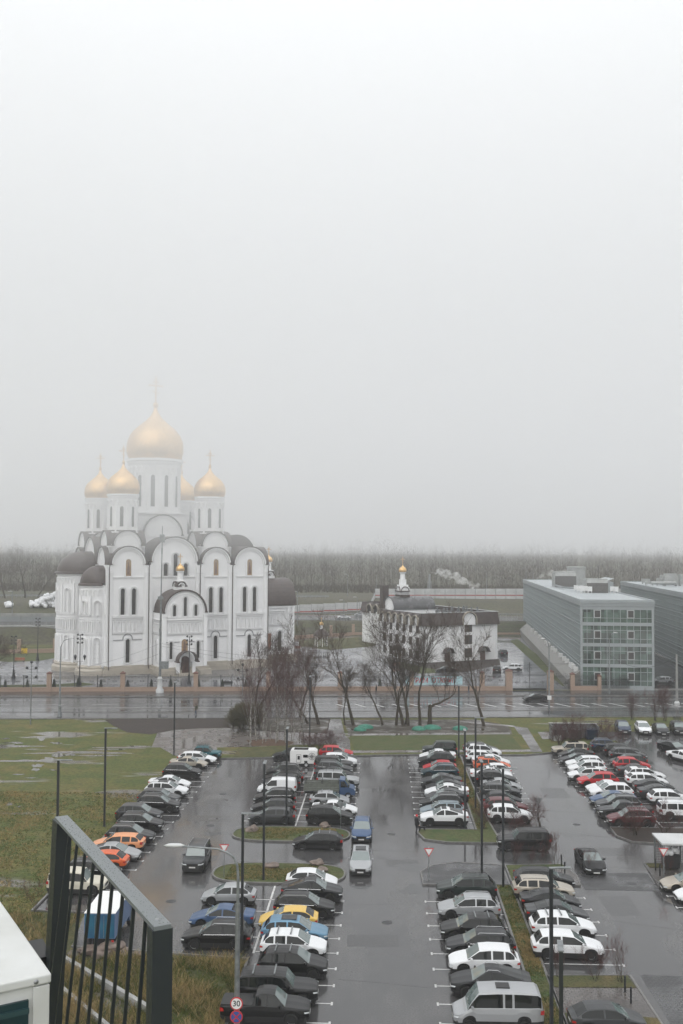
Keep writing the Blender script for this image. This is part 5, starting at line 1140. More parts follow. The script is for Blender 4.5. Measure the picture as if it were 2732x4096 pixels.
# ================================================================ LAMPS AND POLES
LOTP = [(-23.3,99.6,9.6,0),(-23.7,84.5,9.6,0),(-22.2,134.1,9.6,90),(-5.3,99.7,9.6,88),(-6.3,83.5,9.6,90),(-6.6,68.5,9.4,0),(-4.3,140.9,9.6,90),(15.6,132.2,9.6,0),(12.3,99.1,9.6,85),(14.4,106.9,9.6,0),(11.9,84.5,9.6,88),(13.3,82.1,9.6,0),(11.9,56.8,9.5,5),(9.9,45.2,9.5,80)]
proto = None
lbl = ['beside the row along the grass field', 'rising behind the balcony railing', 'at the top left corner of the lot', 'on the upper oval island', 'on the lower oval island', 'among the cars at bottom centre', 'between birches and roadside trees', 'on the long lawn edge', 'at the tip of the middle grass strip', 'halfway along the middle grass strip', 'on the cobbled island', 'right of the cobbled island', 'tallest in front on the right', 'nearest, with its head low in the frame']
for i, (x, y, h, a) in enumerate(LOTP):
    if proto is None:
        proto = thing('lot_light_pole', '', 'lamp post'); M().box(-.09,.09,-.09,.09,0,9.6).build('post', 'm_polepaint', proto); hd2 = M(); hd2.box(-.12,1.15,-.13,.13,9.6,9.66); hd2.build('lamp_head', 'm_galv', proto); e = M(); e.box(.2,1.05,-.1,.1,9.585,9.6); e.build('lens', 'm_panelw', proto); M().box(-.16,.16,-.16,.16,0,.03).build('base_plate', 'm_polepaint', proto); o = proto; kids = list(proto.children)
    else:
        o = proto.copy(); COL.objects.link(o)
        for k in kids: c = k.copy(); COL.objects.link(c); c.parent = o
    o.location = (x, y, .01); o.rotation_euler = (0, 0, R_(a)); o.scale.z = h/9.6
    tag(o, 'square dark light pole '+lbl[i], 'lamp post', 'square light poles of the lot')
def ball_mast(px_, py, h, label):
    x, y = G(px_, py); t = thing('floodlight_mast', label, 'floodlight', (x, y, 0), 0, 'thin floodlight masts beside the road')
    M().tube([(0,0,0),(0,0,h)], [.10,.06], 7).build('mast', 'm_galv', t); q = M()
    for z in (h-1.1, h-2.5): q.tube([(-.75,0,z),(.75,0,z)], .04, 5)
    q.build('cross_arm', 'm_iron', t)
    for z, s in ((h,0),(h-.9,-.72),(h-.9,.72),(h-2.3,-.75),(h-2.3,.75)):
        M().lathe([(.01,-.2),(.2,-.12),(.24,.05),(.14,.2),(.01,.24)], 10, (s,0,z)).build('floodlight', 'm_iron', t, smooth=True)
ball_mast(122, 2898, 9.7, 'thin mast with round floodlights at the left grass edge'); ball_mast(969, 2856, 8.2, 'thin mast with round floodlights left of the birches')
def street_lamp(px_, py, h, label, arm=1.2, r=.14, base=True, side=1):
    x, y = G(px_, py); t = thing('street_lamp', label, 'lamp post', (x, y, 0), 0, 'street lamps along the road')
    q = M(); q.tube([(0,0,0),(0,0,h*.55),(0,0,h*.56),(0,0,h-1.4),(side*arm*.35,0,h-.35),(side*arm,0,h)], [r*1.2,r*1.1,r*.75,r*.6,r*.4,r*.35], 8); q.build('pole', 'm_galv', t, smooth=50)
    if base: M().lathe([(r*2.6,0),(r*2.6,.5),(r*1.8,.8),(r*1.8,1.6),(r*2.2,1.8),(r*1.2,2.0)], 10).build('base', 'm_galv', t, smooth=40)
    M().lathe([(.01,-.1),(.28,-.07),(.32,.0),(.2,.1),(.01,.13)], 12, (side*(arm+.2),0,h), sx=1.5).build('lamp_head', 'm_panelw', t, smooth=True)
street_lamp(238, 2868, 12.8, 'tall curved street lamp standing in the roadside left of the church', 1.5)
street_lamp(2197, 2843, 12.4, 'street lamp with sign box in front of the brick pillars', .9, base=False, side=-1)
street_lamp(2438, 2776, 11.8, 'street lamp in front of the glass office block', 1.0, base=False)
x, y = G(2197, 2843); M().box(-.35,.35,-.2,-.1,1.9,2.6).build('small_sign', 'm_signwhite', None, loc=(x,y,0)); o = bpy.data.objects['small_sign']; tag(o, 'small pale sign board on the street lamp by the black sedan', 'sign')
x, y = G(2708, 2818); t = thing('concrete_pole', 'thick grey utility pole at the far right roadside', 'utility pole', (x,y,0)); M().tube([(0,0,0),(0,0,9.0)], [.24,.17], 9).build('pole', 'm_concrete', t, smooth=50); M().lathe([(.5,0),(.5,.35),(.3,.6)], 10).build('base', 'm_panelw', t)
x, y = G(639, 2773); t = thing('mast', 'very tall slender mast with equipment box in front of the church', 'mast', (x,y,0))
q = M(); q.tube([(0,0,0),(0,0,18),(.02,0,18.01),(.15,0,32)], [.26,.18,.12,.07], 9); q.build('pole', 'm_galv', t, smooth=50)
M().lathe([(.75,0),(.75,.7),(.5,1.0),(.42,2.5),(.5,2.8),(.3,3.2)], 12).build('base', 'm_panelw', t, smooth=40)
for nm, c, hf in (('equipment_box', (.12,0,29.6), (.45,.3,.75)), ('camera_cluster', (.0,-.3,18.2), (.5,.3,.28)), ('cabinet', (.9,-.3,5.4), (.75,.3,.7)), ('insulator', (.1,0,27.2), (.12,.12,.6)), ('cabinet', (0,-.3,12), (.2,.2,.4))): M().obox(c, hf).build(nm, 'm_galv', t)
def yard_lamp(px_, pyb, pyt, label, lant=False):
    x, y = G(px_, pyb); h = at(px_, pyt, y)[2]; t = thing('churchyard_lamp', label, 'lamp post', (x,y,0), 0, 'dark ornate lamp posts of the churchyard')
    M().tube([(0,0,1.8),(0,0,h)], [.11,.07], 8).build('post', 'm_iron', t); M().lathe([(.42,0),(.42,.3),(.28,.9),(.2,1.9)], 10).build('base', 'm_iron', t, smooth=40)
    q = M(); [q.tube([(-.55,0,z),(.55,0,z)], .03, 4) for z in (h-.2,h-1,h-1.8)]; q.build('cross_arm', 'm_iron', t)
    for z in (h, h-.8, h-1.6):
        for s in (-.45,.45): M().obox((s,-.1,z), (.17,.14,.15), tilt=s*.8).build('floodlight', 'm_iron', t)
    if lant:
        for s in (-.95,.95): q = M(); q.tube([(0,0,h*.47),(s,0,h*.46),(s,0,h*.50)], .03, 4); q.lathe([(.10,0),(.30,.75),(.34,.8),(.02,1.1)], 6, (s,0,h*.50)); q.build('lantern', 'm_iron', t)
yard_lamp(150, 2643, 2474, 'dark floodlight post on the lawn left of the church'); yard_lamp(318, 2742, 2538, 'dark post with two lanterns before the church apses', True); yard_lamp(54, 2715, 2545, 'dark floodlight post behind the fence at far left')
yard_lamp(756, 2755, 2543, 'dark post before the church porch', True) if False else yard_lamp(756, 2736, 2545, 'dark floodlight post right of the church porch door'); yard_lamp(1482, 2560, 2440, 'dark floodlight post left of the parish house')
# cables
q = M()
def cable(p, a, b, sag, r=.02):
    pts = [Vector(a).lerp(Vector(b), i/14)-Vector((0,0,sag*4*(i/14)*(1-i/14))) for i in range(15)]; p.tube(pts, r, 3)
mx_, my_ = G(639, 2773); lx, ly = G(238, 2868); rx, ry = G(2708, 2818); sx_, sy_ = G(2197, 2843); kx, ky = G(2438, 2776)
cable(q, (lx,ly,7.3), (mx_,my_,9.5), .6); cable(q, (lx,ly,7.0), (mx_,my_,7.6), .9); cable(q, (mx_,my_,9.5), (sx_,sy_,8), 2.0); cable(q, (mx_,my_,9.0), (sx_,sy_,7.6), 2.6)
cable(q, (rx,ry,8.6), (kx,ky,7.5), 2.2, .035); cable(q, (sx_,sy_,8.2), (kx,ky,8.0), .8); cable(q, (sx_,sy_,7.8), (ox+2,oy,7.6), .8); cable(q, (lx,ly,7.3), (-140,170,8), 1.0)
tag(q.build('overhead_cable', 'm_iron'), 'thin sagging overhead cables strung between the roadside poles', 'cables')
# curved lamp with signs, bottom centre
x, y = LW(-6.0, 54.0); gx_ = at(948, 4000, 54.5)
t = thing('curved_street_lamp', 'grey curved-arm street lamp carrying two round traffic signs', 'lamp post', (gx_[0], 54.5, 0), 0)
q = M(); q.tube([(0,0,0),(0,0,8.3)], [.16,.13], 12); q.tube([(0,0,8.25),(0,0,9.7),(-.05,0,10.3),(-.25,0,10.75),(-.6,0,11.0),(-1.1,.1,11.15),(-3.2,.3,11.25)], [.085,.075,.07,.065,.06,.055,.05], 8); q.build('pole', 'm_galv', t, smooth=50)
q = M(); q.lathe([(.01,-.09),(.14,-.06),(.17,0),(.1,.09),(.01,.11)], 12, (-3.5,.33,11.27), sx=3.6); q.build('lamp_head', 'm_panelw', t, smooth=True)
sgn = bpy.data.objects.new('speed_sign', None); 
zs1 = at(948, 4016, 54.2)[2]; zs2 = at(948, 4069, 54.2)[2]
def disc(m, r, y0, y1, z, n=28, mi=0):
    m.face([(r*math.cos(2*math.pi*i/n), y0, z+r*math.sin(2*math.pi*i/n)) for i in range(n)][::-1], mi); m.face([(r*math.cos(2*math.pi*i/n), y1, z+r*math.sin(2*math.pi*i/n)) for i in range(n)], mi)
    for i in range(n): a, b = 2*math.pi*i/n, 2*math.pi*(i+1)/n; m.face([(r*math.cos(a),y0,z+r*math.sin(a)),(r*math.cos(b),y0,z+r*math.sin(b)),(r*math.cos(b),y1,z+r*math.sin(b)),(r*math.cos(a),y1,z+r*math.sin(a))], mi)
s1 = thing('speed_limit_sign', 'round white sign with red rim reading 30', 'traffic sign', (gx_[0], 54.25, zs1)); s2 = thing('no_stopping_sign', 'round blue no-stopping sign with red cross below the speed sign', 'traffic sign', (gx_[0], 54.25, zs2))
m = M(); disc(m, .34, -.02, .02, 0); m.build('rim', 'm_signred', s1); m = M(); disc(m, .28, -.03, -.02, 0); m.build('face', 'm_signwhite', s1); text('30', .42, (0,-.035,0), (R_(90),0,0), 'm_black', s1, ext=.004)
m = M(); disc(m, .34, -.02, .02, 0); m.build('rim', 'm_signred', s2); m = M(); disc(m, .28, -.03, -.02, 0); m.build('face', 'm_signblue', s2); m = M()
for sg in (-1, 1): c, s = math.cos(math.pi/4), math.sin(math.pi/4)*sg; m.face([(-.3*c-.03*s*sg*sg,-.036,-.3*s+.03*c),(-.3*c+.03*s,-.036,-.3*s-.03*c),(.3*c+.03*s,-.036,.3*s-.03*c),(.3*c-.03*s,-.036,.3*s+.03*c)])
m.build('cross_bars', 'm_signred', s2)
def yield_sign(x, y, label, h=2.9, back=False, rz=0):
    t = thing('give_way_sign', label, 'traffic sign', (x,y,0), rz, 'give way signs in the lot'); M().tube([(0,0,0),(0,0,h)], .035, 6).build('post', 'm_galv', t)
    sg = 1 if back else -1
    for nm, r, off, mt in (('plate', .48, .0, 'm_signred' if not back else 'm_galv'), ('face', .34, .02, 'm_signwhite' if not back else 'm_galv')):
        m = M(); y0 = -.05-off; p = [(r*math.sin(a), h-.35+r*math.cos(a)) for a in (R_(60), R_(180), R_(300))]; m.face([(x_,y0,z_) for x_,z_ in p]); m.face([(x_,y0+.02,z_) for x_,z_ in p][::-1])
        for a, b in zip(p, p[1:]+p[:1]): m.face([(a[0],y0,a[1]),(b[0],y0,b[1]),(b[0],y0+.02,b[1]),(a[0],y0+.02,a[1])])
        m.build(nm, mt, t)
x, y = G(896, 3512); yield_sign(x, y, 'give way triangle at the left end of the lower oval island'); x, y = G(1363, 3323); yield_sign(x, y, 'give way sign seen from behind on the upper oval island', back=True)
x, y = G(1715, 3529); yield_sign(x, y, 'give way triangle on the cobbled island'); x, y = G(2152, 3305); yield_sign(x, y, 'give way sign seen from behind among bare shrubs', back=True); x, y = G(2654, 3528); yield_sign(x, y, 'give way triangle before the waste shelter')
# bollards
for i, (u, v) in enumerate(((2609,3976),(2523,3976-0),(2246,3470),(2259,3500),(2622,3487),(2640,3510))):
    if i == 1: continue
    u, v = [(2500,3976),(0,0),(2246,3470),(2259,3500),(2622,3487),(2640,3510)][i]; 
    x, y = G(u, v)
    tag(M().lathe([(.06,0),(.06,.95),(.055,1.0),(.01,1.02)], 10).build('bollard', ['m_polepaint'], loc=(x,y,.1)), ['thin dark bollard, left of the two by the bottom walkway','','dark bollard behind the shrubs left of the black sedan','dark bollard nearer the black sedan on the paved island','dark bollard on the paving left of the waste shelter','dark bollard just right of the other by the waste shelter'][i], 'bollard', 'thin dark bollards')
x, y = G(2524, 4021); tag(M().lathe([(.06,0),(.06,.95),(.055,1.0),(.01,1.02)], 10).build('bollard', ['m_polepaint'], loc=(x,y,.1)), 'thin dark bollard, right of the two by the bottom walkway', 'bollard', 'thin dark bollards')
# rocks
def rock(x, y, s, label, z=.1, seed=0, flat=.6):
    bm = bmesh.new(); bmesh.ops.create_icosphere(bm, subdivisions=3, radius=1)
    for v in bm.verts:
        n_ = noise.noise(v.co*1.1+Vector((seed*7.1,0,0)))*.5+noise.noise(v.co*2.7+Vector((seed*3,5,0)))*.2; v.co = v.co*(1+n_); v.co.x *= s*1.35; v.co.y *= s; v.co.z *= s*flat
    me = bpy.data.meshes.new('boulder'); bm.to_mesh(me); bm.free(); me.materials.append(MATS['m_rock']); me.polygons.foreach_set('use_smooth', [True]*len(me.polygons)); me.set_sharp_from_angle(angle=R_(35))
    o = bpy.data.objects.new('boulder', me); COL.objects.link(o); o.location = (x,y,z+s*flat*.45); o.rotation_euler.z = seed; tag(o, label, 'boulder', 'boulders on the lot islands')
for i, (u, v, s, lb) in enumerate(((1010,3326,.55,'reddish boulder at the left of the upper oval island'),(1299,3311,.5,'rounded boulder at the far edge of the upper oval island'),(1083,3474,.5,'pale boulder near the middle of the lower oval island'),(1270,3462,.5,'tallest boulder at the right of the lower oval island'),(1288,3490,.45,'pinkish boulder behind the white hatchback roof'),
      (355,3815,.5,'boulder behind the railing, left of three'),(433,3812,.75,'largest boulder behind the railing bars'),(505,3820,.4,'small dark boulder behind the railing'),(555,3828,.35,'small pinkish boulder nearest the railing post'))): 
    x, y = G(u, v); rock(x, y, s, lb, seed=i+1)
# green covers, paving slab debris
for i, (u, v, s, lb) in enumerate(((1461,2912,1.3,'green mound cover, farther of the left pair'),(1440,2922,1.0,'green mound cover with pale slab, nearer of the left pair'),(1675,2919,1.1,'smaller green mound cover under the middle trees'),(1727,2914,1.5,'largest green mound cover under the middle trees'),(1840,2918,1.2,'green mound cover beside the lawn light pole'))):
    x, y = G(u, v); o = M().lathe([(s,0),(s*.95,.22),(s*.75,.42),(s*.4,.55),(.01,.6)], 20).build('mound_cover', 'm_greencover', smooth=True, loc=(x,y,0)); o.scale.y = .8; tag(o, lb, 'cover', 'green mound covers under the trees')
# benches, yellow board, litter bins
def bench(u, v, lb, w_=1.9, mt='m_wood'):
    x, y = G(u, v); t = thing('bench', lb, 'bench', (x,y,0), 0, 'benches in the churchyard'); M().box(-w_/2,w_/2,-.3,.25,.42,.5).build('seat', mt, t); M().box(-w_/2,w_/2,.25,.32,.55,1.05).build('backrest', mt, t)
    for s in (-1,1): M().box(s*w_*.4-.04,s*w_*.4+.04,-.3,.32,0,.45).build('leg', 'm_iron', t)
bench(78, 2648, 'orange wooden bench on the lawn left of the church', 2.4); bench(910, 2747, 'dark bench behind the fence right of the porch', 2.0, 'm_dark'); bench(1586, 2668, 'orange bench by the parish house lawn', 1.6); bench(1190, 2600, 'orange bench just right of the church wing', 1.6)
x, y = G(97, 2625); t = thing('notice_board', 'yellow board on posts behind the church lawn', 'board', (x,y,0)); M().box(-.75,.75,-.04,.04,.7,2.1).build('board', 'm_yellow', t); [M().box(s*.6-.04,s*.6+.04,-.03,.03,0,.7).build('leg', 'm_iron', t) for s in (-1,1)]
# gazebo with gold cupola
x, y, z = at(1285, 2585, 287); t = thing('gazebo', 'white round gazebo with dark roof and tiny gold cupola', 'gazebo', (x,287,0))
for k in range(8): a = k*math.pi/4+.2; M().tube([(1.8*math.cos(a),1.8*math.sin(a),0),(1.8*math.cos(a),1.8*math.sin(a),3.1)], .12, 6).build('column', 'm_trim', t)
M().lathe([(2.4,3.0),(2.3,3.2),(1.9,4.1),(1.2,4.7),(.4,5.0)], 20).build('roof', 'm_roof', t, smooth=True); M().lathe([(.42,4.9),(.38,6.0),(.5,6.1)], 12).build('cupola_base', 'm_trim', t); onion(t, (0,0), 6.1, .62, cr=.9)
# highway furniture
def guard(name, pts, label, post=2.0, h=.85, mt='m_galv', rails=1):
    t = thing(name, label, 'guard rail', (0,0,0)); q = M(); p = M()
    for a, b in zip(pts, pts[1:]):
        a, b = Vector(a), Vector(b); Ls = (b-a).length
        for r in range(rails): z = Vector((0,0,h-r*.4)); q.tube([a+z, b+z], .13 if rails == 1 else .07, 4)
        k = 0
        while k < Ls: c = a+(b-a)*(k/Ls); p.box(c.x-.07,c.x+.07,c.y-.07,c.y+.07,c.z,c.z+h); k += post
    q.build('rail', mt, t); p.build('posts', mt, t)
mat('m_railpale', (.36,.37,.37), .5)
guard('guard_rail', [(-30,338.6,3.95),(60,338.6,3.95)], 'double guard rail on the near edge of the highway', rails=2, mt='m_railpale'); guard('guard_rail', [(-30,350.6,3.95),(78,350.6,3.95)], 'double guard rail on the highway median', rails=2, mt='m_railpale'); guard('guard_rail', [(-30,363,3.95),(110,363,3.95)], 'guard rail on the far edge of the highway')
guard('guard_rail', [(-300,405,8.0),(-5,418,8.0)], 'guard rail on the upper bank beyond the highway', rails=2); guard('guard_rail', [(-300,392,7.9),(-5,407,7.9)], 'second guard rail below the upper one on the bank')
# overpass parapet at left
t = thing('overpass', 'grey concrete overpass with glazed railing left of the church', 'overpass', (0,0,0))
M().box(-420,-30,303,305,2.2,4.3).build('parapet', 'm_concrete', t); q = M(); p = M()
for k in range(70): x = -300+k*3.9; p.box(x-.08,x+.08,303.2,303.4,4.3,7.2)
for z in (4.9,5.3,7.1): q.box(-420,-30,303.25,303.35,z,z+.12)
q.build('handrail', 'm_galv', t); p.build('railing_posts', 'm_galv', t); M().box(-420,-30,330,331,3.9,6.2).build('far_parapet', 'm_concrete', t)
M().box(-420,-30,303.30,303.33,5.5,7.0).build('clear_panel', mat('m_hazeglass', (.25,.27,.28), .15).name, t)
for xx in (-380,-330,-280,-230,-180,-130,-90,-60): M().box(xx-.8,xx+.8,303.3,304.6,0,2.3).build('pier', 'm_concrete', t)
# noise walls
def noise_wall(a, b, z0, z1, h, label, lo=True):
    t = thing('noise_wall', label, 'noise barrier', (0,0,0)); a, b = Vector(a), Vector(b); Ls = (b-a).length; n = int(Ls/4); q = M(); r = M(); p = M(); ang = math.atan2(b.y-a.y, b.x-a.x)
    for i in range(n):
        c = a+(b-a)*((i+.5)/n); z = z0+(z1-z0)*(i+.5)/n; q.obox((c.x,c.y,z+h/2), (Ls/n/2-.08,.06,h/2), ang); zz = .5 if lo else h*.35; r.obox((c.x,c.y-.02,z+zz), (Ls/n/2-.08,.08,.22), ang)
        p.obox((c.x-math.cos(ang)*Ls/n/2,c.y,z+h/2), (.1,.14,h/2+.1), ang); 
        for k in (.33,.66): p.obox((c.x,c.y-.02,z+h*k), (Ls/n/2-.08,.075,.02), ang)
    q.build('panel', 'm_panelw', t); r.build('red_band', 'm_redband', t); p.build('post', 'm_steel', t)
def ww(u, Y): return at(u, 2400, Y)[0]
noise_wall((ww(1150,372),372), (ww(1485,376),376), 3.9, 5.2, 3.2, 'pale noise wall with red band between church and parish house')
noise_wall((ww(1500,415),415), (ww(2600,405),405), 7.6, 8.6, 4.2, 'long pale noise wall with red stripe beyond the highway', False)
noise_wall((ww(1485,376),376), (ww(1500,410),410), 5.4, 7.2, 3.2, 'stepped end section joining the two noise walls')
# far lamps
for i, (u, vt, vb, Y, lb) in enumerate(((1376,2400,2485,336,'highway lamp nearest the white sedan'),(1429,2388,2480,365,'highway lamp above the noise wall end'),(1391,2296,2376,430,'tall far mast beyond the bank'),(1505,2298,2360,430,'tall far mast behind the parish house chimney'),(50,2365,2500,345,'pale lamp post at far left beyond the overpass'),(171,2390,2430,380,'thin lamp post before the white sacks'),
     (1190,2365,2430,330,'lamp post close to the church wing roof'),(1947,2290,2350,440,'faint far mast right of the smoke'),(2104,2284,2312,470,'faint far mast left of the office roof'),(2132,2284,2312,470,'faint far mast behind the office roof edge'),(2297,2286,2320,470,'faint far mast above the office roof'))):
    a = at(u, vt, Y); b = at(u, vb, Y); zb = min(b[2], a[2]-5); zb = max(hgt(b[0], Y)-.1, 0) if zb > 0 else 0
    t = thing('far_lamp_post', 'thin '+lb if not lb.startswith('thin') else lb, 'lamp post', (a[0], Y, zb), 0, 'lamp posts along the highway'); h = a[2]-zb
    M().tube([(0,0,0),(0,0,h)], [.17,.10], 6).build('pole', 'm_galv', t)
    if i < 3 or i in (4,6): M().obox((-.9,0,h), (.6,.2,.09)).build('lamp_head', 'm_panelw', t); M().tube([(0,0,h-.5),(-.5,0,h)], .06, 5).build('arm', 'm_galv', t)
# white sacks at left
rs = random.Random(9); pr0 = None
bm = bmesh.new(); bmesh.ops.create_cube(bm, size=1); bmesh.ops.subdivide_edges(bm, edges=bm.edges, cuts=3, use_grid_fill=True)
for v in bm.verts: v.co = v.co.lerp(v.co.normalized()*.62, .55)*(1+.12*noise.noise(v.co*3))
sme = bpy.data.meshes.new('big_sack'); bm.to_mesh(sme); bm.free(); sme.materials.append(MATS['m_sack']); sme.polygons.foreach_set('use_smooth', [True]*len(sme.polygons))
cntk = 0
for k in range(110):
    u = rs.uniform(126, 244) if k < 100 else rs.uniform(28, 48); Y = 356+rs.uniform(0, 5); fr_ = sstep((u-126)/90); nl = rs.uniform(0, 1)*(1+3.8*fr_) if k < 100 else .3
    p = at(u, 2420, Y); o = bpy.data.objects.new('big_sack', sme); COL.objects.link(o); s = rs.uniform(1.0,1.35); o.scale = (s*1.1,s,s); o.rotation_euler = (rs.uniform(-.3,.3), rs.uniform(-.3,.3), rs.uniform(0,3)); o.location = (p[0], Y-(.6 if nl < 1 else 0), hgt(p[0],Y)+.5+nl*.95)
    tag(o, 'white bulk sack in the heap beside the far road left of the church' if k < 100 else 'white bulk sack in the small heap at far left', 'sack', 'white sacks heaped beyond the overpass' if k < 100 else 'small heap of white sacks at far left')
# waste shelter at right edge, containers top right
x, y = LW(24.0, 88.4); t = thing('waste_shelter', 'grey mesh waste shelter with flat metal roof at right edge', 'shelter', (x,y,.1), LA)
M().box(-.2,5.5,-1.6,1.6,2.35,2.5).build('roof', 'm_panelw', t)
for sx2 in (0,2.2,4.4):
    for sy2 in (-1.45,1.45): M().box(sx2-.06,sx2+.06,sy2-.06,sy2+.06,0,2.35).build('post', 'm_galv', t)
q = M()
for k in range(24): q.box(k*.2-.01,k*.2+.01,1.44,1.46,.1,2.2)
for k in range(10): q.box(0,4.6,1.43,1.45,.15+k*.22,.17+k*.22)
q.build('mesh_panel', 'm_galv', t)
for k, dx in enumerate((.9, 3.2)):
    t2 = thing('waste_container', ['dark waste container heaped with bags, under the shelter','second waste container further right in the shelter'][k], 'container', LW(24.0+dx, 88.2)+(.1,), LA); M().box(-.65,.65,-.5,.5,.15,1.25).build('bin_body', 'm_plastic', t2); [M().lathe([(.08,-.04),(.08,.04)], 8, (a,-.3,.1)).build('castor', 'm_iron', t2) for a in (-.5,.5)]
for k in range(9):
    o = bpy.data.objects.new('refuse_bag', sme); COL.objects.link(o); xx, yy = LW(24.9+rs.uniform(-.6,.6), 88.2+rs.uniform(-.4,.4)); o.location = (xx,yy,1.5+rs.uniform(0,.35)); s = .42; o.scale = (s,s,s*.9); o.rotation_euler.z = k; tag(o, 'pale refuse bag piled on the dark waste container', 'bag', 'refuse bags on the waste container')
x, y = G(2295, 2958); t = thing('waste_enclosure', 'grey container enclosure behind bare bushes at top right', 'shelter', (x,y,0), LA)
M().box(-3.2,3.4,1.4,1.5,0,2.1).build('back_panel', 'm_galv', t); M().box(-3.3,-3.2,-1.3,1.5,0,2.1).build('side_panel', 'm_galv', t); M().box(3.4,3.5,-1.3,1.5,0,2.1).build('side_panel', 'm_galv', t); M().box(-3.4,3.6,1.0,1.7,2.1,2.16).build('roof', 'm_concrete', t)
[M().box(a-.07,a+.07,-1.35,-1.25,0,1.9).build('post', 'm_galv', t) for a in (-3.2,3.4)]
for k, (dx, c, lb) in enumerate(((-2,'m_plastic','dark bin, left of three in the enclosure'),(.2,'m_plastic','dark bin, middle of three in the enclosure'),(2.6,'p_navy','navy bin, right of three in the enclosure'))):
    t2 = thing('waste_container', lb, 'container', (x+dx,y,0)); M().box(-.8,.8,-.6,.6,.15,1.4).build('bin_body', c, t2); M().box(-.85,.85,-.65,.65,1.4,1.5).build('lid', c, t2)
tag(M().box(-.7,.7,-.3,.3,0,.6).obox((.2,.1,.5), (.35,.3,.25), .4).build('debris_heap', 'm_panelw', loc=(*G(2228,2962),0)), 'pale discarded furniture beside the container enclosure', 'debris')
# low concrete wall below the balcony and pavement
q = M(); a0_, b0_ = G(247, 3850), G(640, 4085)
def wallseg(a, b, h, th, name, mt, lab=None, z0=0):
    a, b = Vector(a), Vector(b); d = (b-a).normalized(); n = Vector((-d.y,d.x))*th/2; m = M().poly([tuple(a-n),tuple(b-n),tuple(b+n),tuple(a+n)], z0, h); o = m.build(name, mt)
    if lab: tag(o, lab, 'wall')
    return o
wallseg(a0_, b0_, .5, .3, 'low_wall', 'm_concrete', 'low pale concrete wall far below the balcony railing'); wallseg(G(160,3900), G(640,4300), .4, .25, 'low_wall', 'm_concrete', 'second low wall nearer the building below the railing')
sheet('walkway', [G(150,3840), G(247,3850), G(640,4085), G(900,4500), G(100,4500)], .03, 'm_mud')
sheet('walkway', [G(120,3780), G(200,3780), G(760,4120), G(640,4085), G(247,3850)], .028, 'm_mud') if False else None

# ================================================================ BALCONY RAILING AND AIR CONDITIONER
zr = CAMH-1.25
fa = G(250, 3270, zr); nb = G(640, 3690, zr)
A, B = Vector(fa), Vector(nb); d = (B-A).normalized(); n = Vector((-d.y, d.x))
rl_ = thing('balcony_railing', 'dark grey flat-bar balcony railing in the near foreground', 'railing', (A.x, A.y, zr), math.atan2(d.y, d.x))
Lr = (B-A).length+.03
q = M(); q.box(-.03, Lr, -.03, .03, -.014, 0); q.build('handrail', mat('m_railtop_sheen', (.15,.165,.17), .36, bump=.0004, nscale=300, rvar=.08).name, rl_)  # sky reflection along the handrail is painted in as a paler base colour
mat('m_railpaint', (.022,.027,.030), .40, rvar=.06, nscale=60)
def skewbar(s, w_, dp, name, lean=.05, z0=-.014, z1=-1.5, mt='m_railpaint'):
    m = M(); k = 0
    for z, sh in ((z0, 0), (z1, lean*(z0-z1))):
        # the balustrade leans: its foot stands nearer the camera
        m.v += [(s-w_/2-sh*.25, -dp/2-sh, z), (s+w_/2-sh*.25, -dp/2-sh, z), (s+w_/2-sh*.25, dp/2-sh, z), (s-w_/2-sh*.25, dp/2-sh, z)]
    for qf in ((0,1,2,3),(7,6,5,4),(4,5,1,0),(5,6,2,1),(6,7,3,2),(7,4,0,3)): m.f.append(qf); m.m.append(0)
    return m.build(name, mt, rl_)
skewbar(.0, .10, .07, 'post', .035); skewbar(Lr-.03, .06, .07, 'post', .0)
for k in range(9): skewbar(.13+k*(Lr-.20)/9+.03, .010, .012, 'baluster', .10-.005*k)
rr5 = random.Random(12); q = M()
for k in range(420):
    s, y = rr5.uniform(0, Lr), rr5.uniform(-.028, .028); r = rr5.uniform(.0006, .0019); q.lathe([(r,0),(r*.75,r*.5),(.0001,r*.7)], 7, (s,y,0))
q.build('raindrops', mat('m_drop', (.10,.11,.11), .03, coat=1).name, rl_, smooth=True)
for s in (.06, Lr-.06): M().lathe([(.008,0),(.007,.003),(.0001,.004)], 12).build('screw', 'm_steel', rl_, smooth=True, loc=(s,0,0))
M().box(-.26,-.03,-.10,-.03,-.74,-.64).build('wall_bracket', 'm_black', rl_)
cr_ = Vector(G(207, 3893, zr-.0)); e2 = Vector(G(0, 3600, zr)); ed = (e2-cr_).normalized(); en = Vector((ed.y, -ed.x)); 
if en.x > 0: en = -en
ac = thing('air_conditioning_unit', 'white metal air conditioner casing with dark louvres in the bottom left corner', 'air conditioner', (cr_.x, cr_.y, zr), math.atan2(ed.y, ed.x))
# local x runs away along the edge, local y to the left
ysg = 1 if (Matrix.Rotation(math.atan2(ed.y, ed.x), 2) @ Vector((0,1))).dot(en) > 0 else -1
def acbox(x0, x1, y0, y1, z0, z1, name, mt, parent=None, bev=0):
    q = M().box(x0, x1, min(ysg*y0, ysg*y1), max(ysg*y0, ysg*y1), z0, z1); o = q.build(name, mt, parent or ac)
    if bev: b = o.modifiers.new('bevel', 'BEVEL'); b.width = bev; b.segments = 3; b.limit_method = 'ANGLE'
    return o
mat('m_acwhite', (.60,.61,.60), .38, col2=(.46,.465,.44), nscale=3.5, detail=12, rvar=.10, bump=.0015)
acbox(0, 1.2, 0, 1.1, -.028, 0, 'top_cover', 'm_acwhite', bev=.006); acbox(.012, 1.19, .006, 1.09, -.9, -.03, 'casing', 'm_acwhite', bev=.004)
acbox(.004, .014, .004, .052, -.9, -.032, 'corner_post', 'm_acwhite', bev=.003)
